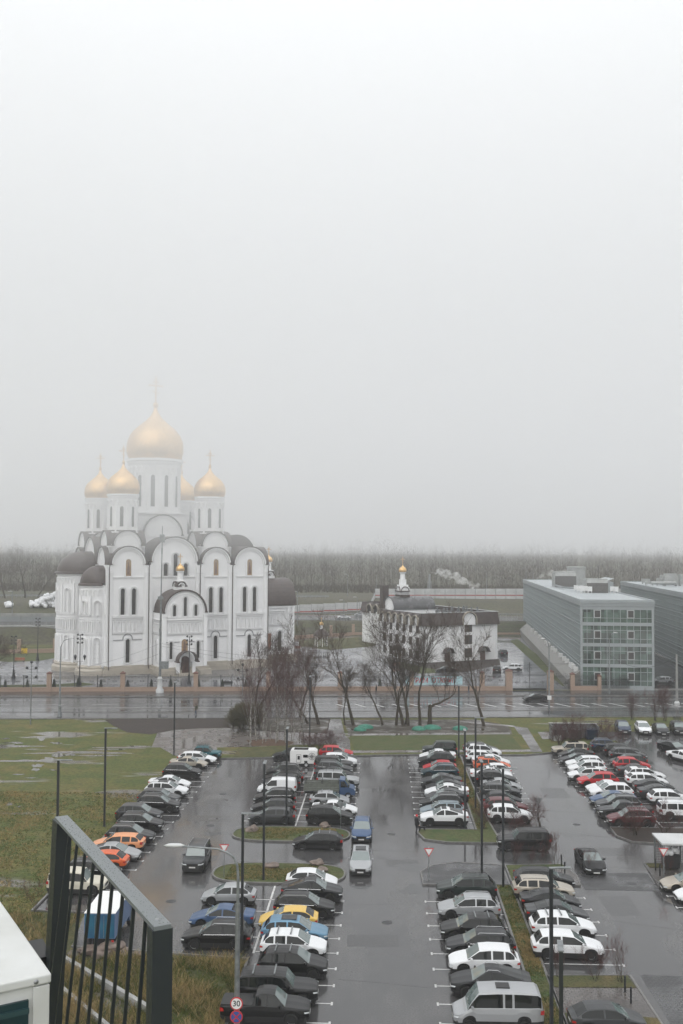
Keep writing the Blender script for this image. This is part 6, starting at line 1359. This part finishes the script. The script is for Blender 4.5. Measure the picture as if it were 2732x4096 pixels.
for k in range(3): acbox(.10, 1.15, .16+k*.30, .175+k*.30, 0, .004, 'pressed_rib', 'm_acwhite', bev=.002)
lv = acbox(.002, .013, .065, 1.05, -.88, -.065, 'louvre_panel', mat('m_acteal', (.008,.03,.035), .4).name)
for k in range(16): acbox(-.006, .010, .065, 1.05, -.10-k*.05, -.085-k*.05, 'louvre', mat('m_acblade', (.02,.05,.055), .35).name, lv)
q = M(); q.lathe([(.001,.004),(.007,.003),(.008,0)], 12); bl = q.build('screw', 'm_steel', ac, smooth=True); bl.location = (.002, ysg*.045, -.016); bl.rotation_euler = (0, R_(-90), 0)
# ================================================================ TREES
def grow(seed, h, r, lean=(0,0), spread=1.0, forks=5, crook=.12, up=.35, dens=1.0, start=.35, leader=True, gens=4, tw=.010):
    """returns (trunk mesh, crown mesh): a tapered, crooked stem with limbs, then boughs and twigs"""
    rn = random.Random(seed); T = M(); C = M()
    def limb(p, d, ln, r0, lv):
        n = 7 if lv == 0 else (5 if lv == 1 else 3 if lv < 4 else 2); pts = [p.copy()]; rs_ = [r0]; dd = d.normalized(); q = p.copy(); kids = []
        for i in range(n):
            ck = crook*(1 if lv < 2 else 1.4); dd = (dd+Vector((rn.gauss(0,ck), rn.gauss(0,ck), rn.gauss(0,ck*.6)+(up*.12 if lv else up*.10)))).normalized()
            q = q+dd*ln/n; pts.append(q.copy()); t = (i+1)/n; rs_.append(max(r0*(1-t*(.86 if lv < 2 else .75)), tw*.6)); kids.append((q.copy(), dd.copy(), t, rs_[-1]))
        tgt = T if lv < 2 else C; tgt.tube(pts, rs_, 8 if lv == 0 else 5 if lv == 1 else 3, cap=lv < 2)
        if lv >= gens: return
        cnt = [forks, 6, 5, 4][lv] if lv < 4 else 2; cnt = max(2, int(cnt*dens+.5))
        for c in range(cnt):
            t = start+(1-start)*(c+rn.random()*.8)/cnt if lv == 0 else .25+.75*(c+rn.random())/cnt
            i = min(len(kids)-1, max(0, int(t*n))); kp, kd, kt, kr = kids[i]; f = rn.random(); base = pts[i].lerp(kp, f)
            az = rn.uniform(0, 2*math.pi) if lv else c*2.4+rn.uniform(-.5,.5); ang = rn.uniform(.45, .95)*spread
            a = kd.cross(Vector((math.cos(az), math.sin(az), .1))).normalized(); nd_ = (kd*math.cos(ang)+a*math.sin(ang)); nd_.z += up*(.5 if lv < 2 else .25); nd_.normalize()
            fr2 = {0: rn.uniform(.38,.62)*(1.15-t*.5), 1: rn.uniform(.45,.65), 2: rn.uniform(.4,.6), 3: rn.uniform(.4,.7)}.get(lv, .5)
            limb(base, nd_, ln*fr2, max(tw, rs_[i]*rn.uniform(.45,.62)), lv+1)
    limb(Vector((0,0,-.1)), Vector((lean[0], lean[1], 1)), h*.72, r, 0); return T, C
def tree(name, label, x, y, TC, rz, sc_=1, group=None, mats=('m_bark','m_twig'), cat='tree', z=0):
    t = thing(name, label, cat, (x, y, z), rz, group); 
    for nm, me in (('trunk', TC[0]), ('crown', TC[1])):
        o = bpy.data.objects.new(nm, me); COL.objects.link(o); o.parent = t
    t.scale = (sc_, sc_, sc_); return t
def tmesh(seed, mats=('m_bark','m_twig'), **k):
    T, C = grow(seed, **k); r = []
    for m, mt in ((T, mats[0]), (C, mats[1])):
        o = m.build('tree_mesh', mt, smooth=50 if m is T else None); r.append(o.data); bpy.data.objects.remove(o)
    return r
TM = [tmesh(11, h=16, r=.27, lean=(-.12,0), forks=6, start=.30, dens=1.2, tw=.016, spread=.85, up=.5), tmesh(12, h=16, r=.25, lean=(.10,0), forks=6, start=.35, dens=1.2, tw=.016, spread=.8, up=.55), tmesh(13, h=15, r=.24, lean=(-.3,.05), forks=5, start=.4, crook=.18, dens=1.2, tw=.016, up=.6), tmesh(14, h=17, r=.26, lean=(.05,0), forks=7, start=.42, dens=1.15, tw=.016, spread=.75, up=.6)]
BT = [(1275,2898,0,1.0,0,'bare tree rising just left of the path crossing'),(1232,2895,2,.85,40,'bare leaning tree behind the birches beside the path'),(1414,2901,0,1.05,20,'large bare tree just right of the paved path'),(1380,2900,3,.55,100,'slim bare stem beside the large tree near the path'),(1531,2900,2,.78,-10,'bare crooked tree between the green mound covers, leaning left'),
      (1585,2901,1,.92,170,'left stem of the middle tree cluster'),(1613,2901,0,1.08,-30,'leaning stem in the middle of the tree cluster'),(1622,2898,3,.72,10,'thin upright stem behind the middle tree cluster'),(1633,2902,1,1.12,10,'tall bare tree leaning right in the middle cluster'),(1680,2902,3,1.05,60,'tall bare tree left of the stump-like bent tree'),
      (1936,2904,0,1.02,-15,'bare tree standing alone at right near the pale footpath'),(1017,2855,1,.92,180,'bare tree left of the birches with thick trunk'),(1032,2850,2,1.0,180,'bare arching tree bending right above the birches'),(1200,2870,2,.95,150,'bare tree with brown hanging seed clusters above the road')]
for u, v, k, s, rz, lb in BT: x, y = G(u, v); tree('bare_tree', lb, x, y, TM[k], R_(rz), s*.98, 'bare roadside trees')
# the bent tree: short trunk, one long limb to the right
x, y = G(1718, 2902); bt = thing('bent_tree', 'bare tree with short trunk and one limb bent far right', 'tree', (x,y,0)); T = M(); T.tube([(0,0,-.1),(.06,0,1.0),(.02,0,2.1),(.10,0,3.0),(.02,0,3.3)], [.40,.33,.31,.33,.16], 9); T.tube([(.1,0,2.8),(.7,0,3.25),(1.5,.05,3.45),(2.3,.1,3.9),(3.2,.1,4.35),(3.9,.1,5.0),(4.3,.1,6.0)], [.23,.19,.17,.15,.12,.09,.05], 7); T.build('trunk', 'm_bark', bt, smooth=50)
C = M()
for k, (px_, pz) in enumerate(((1.6,3.5),(2.4,3.9),(3.1,4.3),(3.6,4.7),(4.1,5.4))):
    t2, c2 = grow(40+k, h=6.0, r=.06, forks=5, start=.1, tw=.011, dens=1.05, spread=.8, up=.5)
    for q in (c2, t2): k0 = len(C.v); C.v += [(a+px_, b, c+pz) for a, b, c in q.v]; C.f += [tuple(i+k0 for i in f) for f in q.f]; C.m += q.m
C.build('crown', 'm_twig', bt)
BM = [tmesh(s, ('m_birch','m_twigred'), h=13, r=.10, forks=13, start=.22, spread=.7, crook=.035, up=.55, dens=1.0, gens=3, tw=.010) for s in (21,22,23)]
for i, u in enumerate((1000,1004,1025,1050,1063,1081,1104,1111,1137,1142,1166,1174,1199,1209)):
    v = 2977-(i*7) % 19; x, y = G(u, v); tree('birch_tree', f'slender white birch, {ORD[i]} from the left in the birch clump', x, y, BM[i % 3], i*1.7, (.95,.75,1.05,.7,.62,.72,.9,.95,1.1,.98,.8,.6,.75,1.1)[i], 'young birches in the leaf bed')
SA = [tmesh(s, ('m_bark','m_twigred'), h=3.6, r=.028, forks=7, start=.05, spread=.7, crook=.09, up=.55, dens=.95, gens=3, tw=.005) for s in (31,32)]
SR = [tmesh(s, ('m_bark','m_twigred'), h=4.2, r=.05, forks=8, start=.1, spread=1.1, crook=.12, up=.3, dens=1.15, gens=3, tw=.008) for s in (35,36)]
def shrub(u, v, k, s, lb, n=4, spread=.35, ms=SA, grp='bare shrubs on the lot islands', z=.1, name='bare_shrub'):
    x, y = G(u, v); t = thing(name, lb, 'shrub', (x,y,z), 0, grp); rn = random.Random(int(u))
    for i in range(n):
        for j, nm in enumerate(('stem', 'twigs')):
            o = bpy.data.objects.new(nm, ms[(k+i) % len(ms)][j]); COL.objects.link(o); o.parent = t; o.location = (rn.uniform(-spread,spread)*.6, rn.uniform(-spread,spread)*.6, 0); rn2 = random.Random(i*3+int(u)); o.rotation_euler = (rn2.uniform(-.28,.28), rn2.uniform(-.28,.28), i*2.1); o.scale = (s*rn2.uniform(.7,1.0),)*3
for a in ((2345,3490,0,.7,'bare shrub left of the black sedan on the paved island'),(2225,3460,1,.95,'tall pale bare shrub right of the black off-roader'),(2170,3462,0,.75,'bare reddish shrub in front of the black off-roader'),(2060,3462,1,.75,'bare shrub at the left end of the paved island'),(2120,3465,0,.55,'low bare shrub between two taller ones on the paved island'),
          (2480,3935,1,1.0,'tallest bare shrub on the lower right island'),(2385,3930,0,.85,'middle bare shrub on the lower right island'),(2240,3920,1,.75,'bare shrub behind the nearest light pole'),(2663,3510,0,.7,'bare shrub beside the waste shelter sign'),(2260,4070,1,.28,'cut shrub stumps beside the bottom walkway'),(135,3655,1,.9,'leafless sapling on the grass at far left'),(315,3720,0,.8,'young leafless sapling seen between the railing bars')):
    shrub(*a[:5], n=2 if a[3] < .3 or 'sapling' in a[4] else 3)
for a in ((1930,3320,0,.8,'wide reddish bare shrub before the white car end'),(2075,3350,1,.8,'reddish bare shrub before the dark red SUV'),(2155,3310,0,.85,'wide bare shrub behind the off-roader roof'),(2540,3345,0,.95,'wide dark red shrub hiding the dark red SUV'),(2660,3345,1,1.0,'bare shrub with spreading limbs at the mulch island'),
          (2240,2990,0,1.1,'bare bush at the left of the container enclosure'),(2300,2985,1,1.25,'bare bush in the middle of the container enclosure'),(2418,2985,0,1.15,'bare bush right of the container enclosure'),(2485,2985,1,.6,'bare bush beside the lane sign post')): shrub(*a[:5], n=5 if 'enclosure' in a[4] or 'dark' in a[4] else 4, ms=SR)
for a in ((2528,2880,1,1.6,'upright bare sapling behind the white nose-out SUV'),(2660,2885,0,2.2,'tall bare sapling behind the nose-out dark sedan'),(2620,2882,1,1.7,'bare many-stemmed sapling near the right edge')): shrub(*a[:5], n=5, ms=SA, z=0)
GS = tmesh(61, ('m_bark','m_twiggreen'), h=4.4, r=.05, forks=13, start=.05, spread=1.0, crook=.1, up=.5, dens=1.6, gens=3, tw=.012)
for i, (u, v, s, lb) in enumerate(((945,2925,.85,'leftmost greenish bare willow bush beside the road verge'),(985,2922,1.0,'large greenish willow bush left of the birches'),(1022,2918,.95,'greenish willow bush just behind the birches'),(965,2900,.8,'greenish willow bush nearest the road'))):
    x, y = G(u, v); t = thing('willow_bush', lb, 'shrub', (x,y,0), 0, 'greenish willow bushes')
    for k in range(4):
        for j, nm in enumerate(('stem','twigs')): o = bpy.data.objects.new(nm, GS[j]); COL.objects.link(o); o.parent = t; o.location = (math.cos(k)*.7, math.sin(k*2)*.7, 0); o.rotation_euler = (.25*math.cos(k*2.), .25*math.sin(k*1.3), k*1.1); o.scale = (s,)*3
for i, u in enumerate((1255,1285,1312,1340,1228)):
    shrub(u, 3000-i*4, i, .62+.08*(i % 3), f'low brown hedge shrub, {["second","third","fourth","rightmost","leftmost"][i]} above the red SUV row', n=5, spread=.9, ms=SR, grp='low hedge shrubs above the parked row', z=0)
# tree at the left edge
LT = tmesh(71, h=15, r=.28, lean=(.25,0), forks=7, start=.3, dens=1.3, tw=.017); x, y = G(-75, 2800); tree('bare_tree', 'bare tree reaching in from the left frame edge', x, y, LT, 0, .95, 'bare roadside trees')
# thujas along the fence
rt = random.Random(5); pt_ = None
for i, u in enumerate((47,133,236,329,418,522,614,690,800,893,985,1077,1168,1520,1790)):
    x = at(u, 2740, 197.5)[0]; y = FY(x)+1.6
    if pt_ is None:
        q = M(); 
        for k in range(1500):
            z = rt.random()**.8*2.0; r = .48*(1-z/2.05)**.7*rt.uniform(.6,1.02); a = rt.uniform(0,6.283); c = Vector((r*math.cos(a), r*math.sin(a), z+.1)); s = .07; d = Vector((rt.gauss(0,1),rt.gauss(0,1),rt.gauss(0,1.5))).normalized()*s; e = Vector((rt.gauss(0,1),rt.gauss(0,1),rt.gauss(0,1.5))).normalized()*s; q.face([c-d, c+e, c+d])
        fo = q.build('foliage', 'm_thuja'); pt_ = fo.data; bpy.data.objects.remove(fo); st2 = M().tube([(0,0,0),(0,0,1.6)], [.06,.02], 5).build('trunk', 'm_bark'); ps_ = st2.data; bpy.data.objects.remove(st2)
    t = thing('thuja', f'small dark conical thuja behind the iron fence, {ORD[i]} from the left', 'shrub', (x,y,0), i*1., 'conical thujas behind the fence'); s = rt.uniform(.85,1.15)
    for nm, me in (('foliage', pt_), ('trunk', ps_)): o = bpy.data.objects.new(nm, me); COL.objects.link(o); o.parent = t
    t.scale = (s,s,s)
# forest beyond the highway
rf_ = random.Random(77); q = M()
def blade(m, c, wd, h, lean, az, mi=0):
    dx, dy = math.cos(az)*wd/2, math.sin(az)*wd/2; m.face([(c[0]-dx,c[1]-dy,c[2]),(c[0]+dx,c[1]+dy,c[2]),(c[0]+dx*.3+lean[0],c[1]+dy*.3+lean[1],c[2]+h),(c[0]-dx*.3+lean[0],c[1]-dy*.3+lean[1],c[2]+h)], mi)
for i in range(3600):
    Y = 470+rf_.random()**1.35*1150; X_ = rf_.uniform(-.40, .40)*Y; H_ = (min(21, 13+(Y-470)*.04)+8*noise.noise(Vector((X_*.022,Y*.02,0))))*rf_.uniform(.7,1.25); z0 = hgt(X_, Y)
    blade(q, (X_,Y,z0), .22, H_*.75, (rf_.gauss(0,.6),0), rf_.uniform(-.5,.5))
    for k in range(38):
        t = rf_.uniform(.12,.97); rr = 3.4*math.sin(min(1,(1.02-t)*1.5)*1.5); a = rf_.uniform(0,6.283); rad = rr*math.sqrt(rf_.random()); c = (X_+rad*math.cos(a), Y+rad*math.sin(a), z0+H_*t); blade(q, c, rf_.uniform(.12,.35)*(Y/500)**.5, rf_.uniform(.5,2.2), (rf_.gauss(0,1.2), rf_.gauss(0,1.2)), rf_.uniform(0,3.14))
tag(q.build('forest', 'm_forest'), 'bare grey-brown forest fading into the fog behind the highway', 'forest', kind='stuff')
q = M()
for i in range(9000):
    Y = 462+rf_.random()*60; X_ = rf_.uniform(-.42,.42)*Y; blade(q, (X_,Y,7.9), rf_.uniform(.2,.6), rf_.uniform(1.0,3.5), (rf_.gauss(0,1.2),0), rf_.uniform(-.6,.6))
tag(q.build('undergrowth', 'm_forest'), 'brown undergrowth along the forest edge', 'undergrowth', kind='stuff')
for i, (u, Y, s) in enumerate(((20,395,1.3),(100,400,1.35),(150,405,1.1))):
    p = at(u, 2400, Y); tree('bare_tree', ['faint bare tree beyond the overpass at far left','faint tall bare tree above the small sack heap','faint bare tree just left of the white sacks'][i], p[0], Y, TM[i], i*2., s, 'faint trees beyond the overpass', z=hgt(p[0],Y))
# rough grass tufts and fallen weeds bottom centre, tufts on the near field
def tufts(name, n, region, h0, h1, mts, label, seed, z=0.0, wd=.03):
    rg = random.Random(seed); q = M(); k = 0
    while k < n:
        a, b = rg.uniform(region[0], region[1]), rg.uniform(region[2], region[3])
        nz = noise.noise(Vector((a*.35, b*.35, seed)))
        if nz < -.25 and rg.random() < .7: continue
        x, y = LW(a, b); mi = 0 if rg.random()+nz*.9 < .55 else 1; hh = rg.uniform(h0, h1)*(1+nz*.8); lx2, ly2 = rg.gauss(0,.5)*hh, rg.gauss(0,.5)*hh
        for s in range(3): az = rg.uniform(0,3.14); blade(q, (x+rg.gauss(0,.05), y+rg.gauss(0,.05), z), wd, hh*rg.uniform(.6,1), (lx2+rg.gauss(0,.2)*hh, ly2+rg.gauss(0,.2)*hh), az, mi)
        k += 1
    tag(q.build(name, mts), label, 'grass', kind='stuff')
mat('m_blade_g', (.07,.085,.02), .8, spec=.15); mat('m_blade_y', (.27,.20,.09), .8, spec=.15); mat('m_blade_l', (.065,.085,.02), .8, spec=.15)
tufts('rough_grass', 20000, (-22,-9.1,50,67), .15, .7, ['m_blade_g','m_blade_y'], 'rough yellow green grass beside the bottom row of cars', 3)
tufts('rough_grass', 6000, (-31,-22.5,58,75), .12, .4, ['m_blade_g','m_blade_y'], 'rough grass below the left end of the lot', 4)
tufts('field_grass', 26000, (-48,-26.5,72,112), .05, .14, ['m_blade_l','m_blade_y'], 'short wet grass of the left field', 5, wd=.045)
tufts('strip_grass', 4500, (9.4,10.5,52,82.8), .05, .13, ['m_blade_l','m_blade_y'], 'short grass on the strip between the right rows', 6, z=.11, wd=.035)
tufts('island_grass', 3500, (-13.0,-4.4,83.1,87.0), .05, .12, ['m_blade_l','m_blade_y'], 'short grass on the lower oval island', 7, z=.11, wd=.035); tufts('island_grass', 3000, (-13.0,-4.4,95.0,98.5), .05, .12, ['m_blade_l','m_blade_y'], 'short grass on the upper oval island', 8, z=.11, wd=.035)
tufts('strip_grass', 3000, (9.4,10.3,99.5,134), .05, .13, ['m_blade_l','m_blade_y'], 'short grass on the middle strip between the upper rows', 9, z=.11, wd=.04)

# ================================================================ PEOPLE
def person(x, y, h, rz, label, top, legs, head='m_skin', hat=None, bag=None, stride=.16, z=.012, dog=False):
    t = thing('person', label, 'person', (x,y,z), rz, None); s = h/1.75
    V = [(0,0,.95),(0,0,1.12),(0,0,1.34),(0,0,1.48),(0,.01,1.56),(0,.02,1.66),(-.18,0,1.40),(-.27,.02,1.14),(-.25,.12,.92),(.18,0,1.40),(.27,-.02,1.14),(.24,.10,.92),(-.10,0,.88),(-.11,stride*.6,.50),(-.11,stride*.4,.09),(-.11,stride*.4+.14,.03),(.10,0,.88),(.11,-stride*.2,.50),(.11,-stride,.09),(.11,-stride+.14,.03),(-.24,.15,.84),(.23,.13,.84)]
    E_ = [(0,1),(1,2),(2,3),(3,4),(4,5),(2,6),(6,7),(7,8),(8,20),(2,9),(9,10),(10,11),(11,21),(0,12),(12,13),(13,14),(14,15),(0,16),(16,17),(17,18),(18,19)]
    Rr = [.16,.15,.19,.075,.06,.10,.085,.065,.045,.085,.065,.045,.10,.075,.055,.045,.10,.075,.055,.045,.035,.035]
    me = bpy.data.meshes.new('body'); me.from_pydata([(a*s,b*s,c*s) for a,b,c in V], E_, []); o = bpy.data.objects.new('body', me); COL.objects.link(o); o.parent = t
    md = o.modifiers.new('skin', 'SKIN'); 
    for i, sv in enumerate(me.skin_vertices[0].data): sv.radius = (Rr[i]*s, Rr[i]*s*(.72 if i in (0,1,2) else 1)); sv.use_root = (i == 0)
    sb = o.modifiers.new('sub', 'SUBSURF'); sb.levels = 1; sb.render_levels = 2; me.materials.append(MATS[legs])
    jk = M().lathe([(.20,.80),(.215,.95),(.20,1.12),(.235,1.34),(.20,1.44),(.09,1.50)], 16, sy=.72); [jk.tube([(q*.17,0,1.42),(q*.27,.02,1.14),(q*.25,.11,.93)], [.095,.08,.065], 8) for q in (-1,1)]; j = jk.build('jacket', top, t, smooth=60); j.scale = (s,s,s)
    hd3 = M().lathe([(.01,-.13),(.055,-.12),(.085,-.05),(.095,.02),(.08,.09),(.04,.125),(.01,.13)], 14, (0,.03,1.64), sy=1.15); f = hd3.build('head', head, t, smooth=True); f.scale = (s,s,s)
    fc = M(); fc.obox((0,.15,1.64),(.014,.022,.02)); [fc.obox((q*.035,.132,1.665),(.012,.006,.008)) for q in (-1,1)]; fc.obox((0,.137,1.595),(.03,.006,.006)); fc.build('face', 'm_wood', f)
    hh = M().lathe([(.105,-.02),(.112,.04),(.09,.11),(.045,.15),(.01,.155)], 14, (0,.02,1.655), sy=1.12); k = hh.build('hat' if hat else 'hair', hat or 'm_fabricdark', t, smooth=True); k.scale = (s,s,s)
    for q in (-1, 1):
        hn = M(); hn.obox((q*.245,.145,.83),(.014,.035,.045))
        for i in range(4): hn.tube([(q*.245,.118+i*.019,.80),(q*.243,.125+i*.019,.765),(q*.225,.132+i*.018,.735+.006*abs(i-1.5))], [.009,.0085,.006], 5)
        hn.tube([(q*.235,.17,.85),(q*.222,.195,.81),(q*.215,.20,.78)], [.010,.009,.007], 5); b = hn.build('hand', 'm_skin', t); b.scale = (s,s,s)
    if bag: b = M().box(-.15,.15,-.34,-.14,1.0,1.45).build('backpack', bag, t); m2 = b.modifiers.new('bevel','BEVEL'); m2.width = .05; m2.segments = 2
    return t
mat('m_olive', (.06,.065,.035), .85); mat('m_jeans', (.05,.08,.12), .85); mat('m_redhat', (.50,.02,.03), .8)
x, y = G(783, 2862); person(x, y, 1.8, R_(100), 'person in olive jacket with backpack walking along the road pavement', 'm_olive', 'm_jeans', hat='m_fabricdark', bag='m_olive', z=.11)
x, y = G(1666, 3335); person(x, y, 1.78, R_(-60), 'person in dark coat and red hat standing by the white SUV', 'm_fabricdark', 'm_fabricdark', hat='m_redhat')
x, y = G(1689, 3327); 
dg = thing('dog', 'dark dog beside the person in the red hat', 'dog', (x,y,.012), R_(200))
dV = [(.30,0,.44),(.05,0,.45),(-.25,0,.44),(.42,0,.55),(.54,0,.62),(.66,0,.58),(.28,.08,.30),(.30,.08,.15),(.29,.08,.03),(.28,-.08,.30),(.27,-.08,.15),(.28,-.08,.03),(-.25,.08,.32),(-.20,.08,.24),(-.30,.08,.14),(-.26,.08,.03),(-.25,-.08,.32),(-.20,-.08,.24),(-.30,-.08,.14),(-.26,-.08,.03),(-.42,0,.42),(-.52,0,.52)]
dE = [(0,1),(1,2),(0,3),(3,4),(4,5),(0,6),(6,7),(7,8),(0,9),(9,10),(10,11),(2,12),(12,13),(13,14),(14,15),(2,16),(16,17),(17,18),(18,19),(2,20),(20,21)]; dR = [.13,.12,.11,.075,.075,.04,.05,.032,.03,.05,.032,.03,.07,.045,.03,.03,.07,.045,.03,.03,.03,.02]
me = bpy.data.meshes.new('body'); me.from_pydata(dV, dE, []); o = bpy.data.objects.new('body', me); COL.objects.link(o); o.parent = dg; md = o.modifiers.new('skin','SKIN'); o.modifiers.new('sub','SUBSURF').render_levels = 2; me.materials.append(MATS['m_fabricdark'])
for i, sv in enumerate(me.skin_vertices[0].data): sv.radius = (dR[i],)*2; sv.use_root = (i == 1)
q = M(); [q.face([(.52,sg*.03,.68),(.56,sg*.07,.67),(.50,sg*.075,.60)]) for sg in (-1,1)]; q.build('ears', 'm_black', dg)
for u, v, lb in ((1505, 2778, 'small dark-clad person walking on the pavement by the brick fence'), (1875, 2777, 'person in blue trousers on the pavement before the gate pillar')):
    x, y = G(u, v); person(x, y, 1.72, R_(80), lb, 'm_fabricdark', 'm_fabricdark' if u < 1600 else 'm_jeans', z=.11)

# ================================================================ CHIMNEY, SMOKE, HAZE
p = at(1718, 2392, 430); h = at(1718, 2296, 430)[2]
t = thing('chimney', 'thin grey lattice-braced chimney emitting white smoke beyond the highway', 'chimney', (p[0], 430, 7.9)); M().tube([(0,0,0),(0,0,h-7.9)], [.55,.42], 10).build('flue', 'm_steel', t, smooth=50)
q = M(); [q.tube([(a,b,0),(a*.7,b*.7,h-11)], .07, 4) for a in (-1,1) for b in (-1,1)]; q.build('brace', 'm_steel', t)
def smoke(name, pts, rs_, label, dens):
    bm = bmesh.new(); rq = random.Random(3)
    for i in range(len(pts)-1):
        for k in range(4):
            t = k/4; c = Vector(pts[i]).lerp(Vector(pts[i+1]), t); r = lerp(rs_[i], rs_[i+1], t)
            mt4 = Matrix.Translation(c+Vector((rq.gauss(0,.3), rq.gauss(0,.3), rq.gauss(0,.35)))*r*.8)
            bmesh.ops.create_icosphere(bm, subdivisions=2, radius=r*rq.uniform(.6,1.1), matrix=mt4)
    me = bpy.data.meshes.new(name); bm.to_mesh(me); bm.free(); o = bpy.data.objects.new(name, me); COL.objects.link(o)
    md = o.modifiers.new('remesh', 'REMESH'); md.mode = 'VOXEL'; md.voxel_size = .35
    m = bpy.data.materials.new('m_smoke'); m.use_nodes = True; n = m.node_tree.nodes; l = m.node_tree.links
    n.remove(n['Principled BSDF']); v = n.new('ShaderNodeVolumePrincipled'); v.inputs['Color'].default_value = (1,1,1,1); g = n.new('ShaderNodeNewGeometry'); z = n.new('ShaderNodeTexNoise'); z.inputs['Scale'].default_value = .45; z.inputs['Detail'].default_value = 4; l.new(g.outputs['Position'], z.inputs['Vector'])
    r = n.new('ShaderNodeMapRange'); r.inputs['From Min'].default_value = .42; r.inputs['From Max'].default_value = .62; r.inputs['To Max'].default_value = dens; l.new(z.outputs[0], r.inputs['Value']); l.new(r.outputs[0], v.inputs['Density']); l.new(v.outputs[0], n['Material Output'].inputs['Volume'])
    me.materials.append(m); tag(o, label, 'smoke', kind='stuff')
P = lambda u, v, Y=430: at(u, v, Y)
smoke('smoke', [P(1719,2293), P(1745,2286), P(1778,2285), P(1800,2300), P(1835,2316), P(1870,2334), P(1925,2345)], [.4,1.0,1.7,1.9,2.0,2.2,1.3], 'white smoke drifting right from the thin chimney', .5)
smoke('smoke', [P(2150,2312), P(2185,2297), P(2230,2292), P(2275,2284), P(2310,2288)], [.6,1.3,1.7,1.6,.9], 'faint steam above the office building roof', .28)
hz = M().box(-900, 900, -70, 1900, -1.5, 82).build('haze', 'm_black'); hz.data.materials.clear(); m = bpy.data.materials.new('m_haze'); m.use_nodes = True; n = m.node_tree.nodes; n.remove(n['Principled BSDF'])
v = n.new('ShaderNodeVolumePrincipled'); v.inputs['Color'].default_value = (.97,.98,1,1); v.inputs['Density'].default_value = HAZE_D; v.inputs['Anisotropy'].default_value = .0; m.node_tree.links.new(v.outputs[0], n['Material Output'].inputs['Volume']); hz.data.materials.append(m)
tag(hz, 'pale fog filling the air over the whole place', 'haze', kind='stuff')

# the low cloud that swallows the domes and the far treetops: a layer of its own, thin at its base and denser higher up
lc = M().box(-880, 880, -60, 1880, CLOUD0, 81.5).build('low_cloud', 'm_black'); lc.data.materials.clear(); m = bpy.data.materials.new('m_cloud'); m.use_nodes = True; n = m.node_tree.nodes; l = m.node_tree.links; n.remove(n['Principled BSDF'])
v = n.new('ShaderNodeVolumePrincipled'); v.inputs['Color'].default_value = (.955,.962,.975,1); g = n.new('ShaderNodeNewGeometry'); s_ = n.new('ShaderNodeSeparateXYZ'); r = n.new('ShaderNodeMapRange'); l.new(g.outputs['Position'], s_.inputs[0]); l.new(s_.outputs['Z'], r.inputs['Value'])
r.inputs['From Min'].default_value = CLOUD0; r.inputs['From Max'].default_value = 81.5; cr2 = n.new('ShaderNodeValToRGB'); l.new(r.outputs[0], cr2.inputs[0]); mm = n.new('ShaderNodeMath'); mm.operation = 'MULTIPLY'; mm.inputs[1].default_value = CLOUDK
for k, (ps, vv) in enumerate(((0, 0), (.08, .14), (.34, .36), (1, 1))):
    e = cr2.color_ramp.elements[k] if k < 2 else cr2.color_ramp.elements.new(ps)
    e.position = ps; e.color = (vv, vv, vv, 1)
l.new(cr2.outputs[0], mm.inputs[0]); l.new(mm.outputs[0], v.inputs['Density']); l.new(v.outputs[0], n['Material Output'].inputs['Volume']); lc.data.materials.append(m)
tag(lc, 'low grey cloud layer hiding the main dome and the far treetops', 'cloud', kind='stuff')
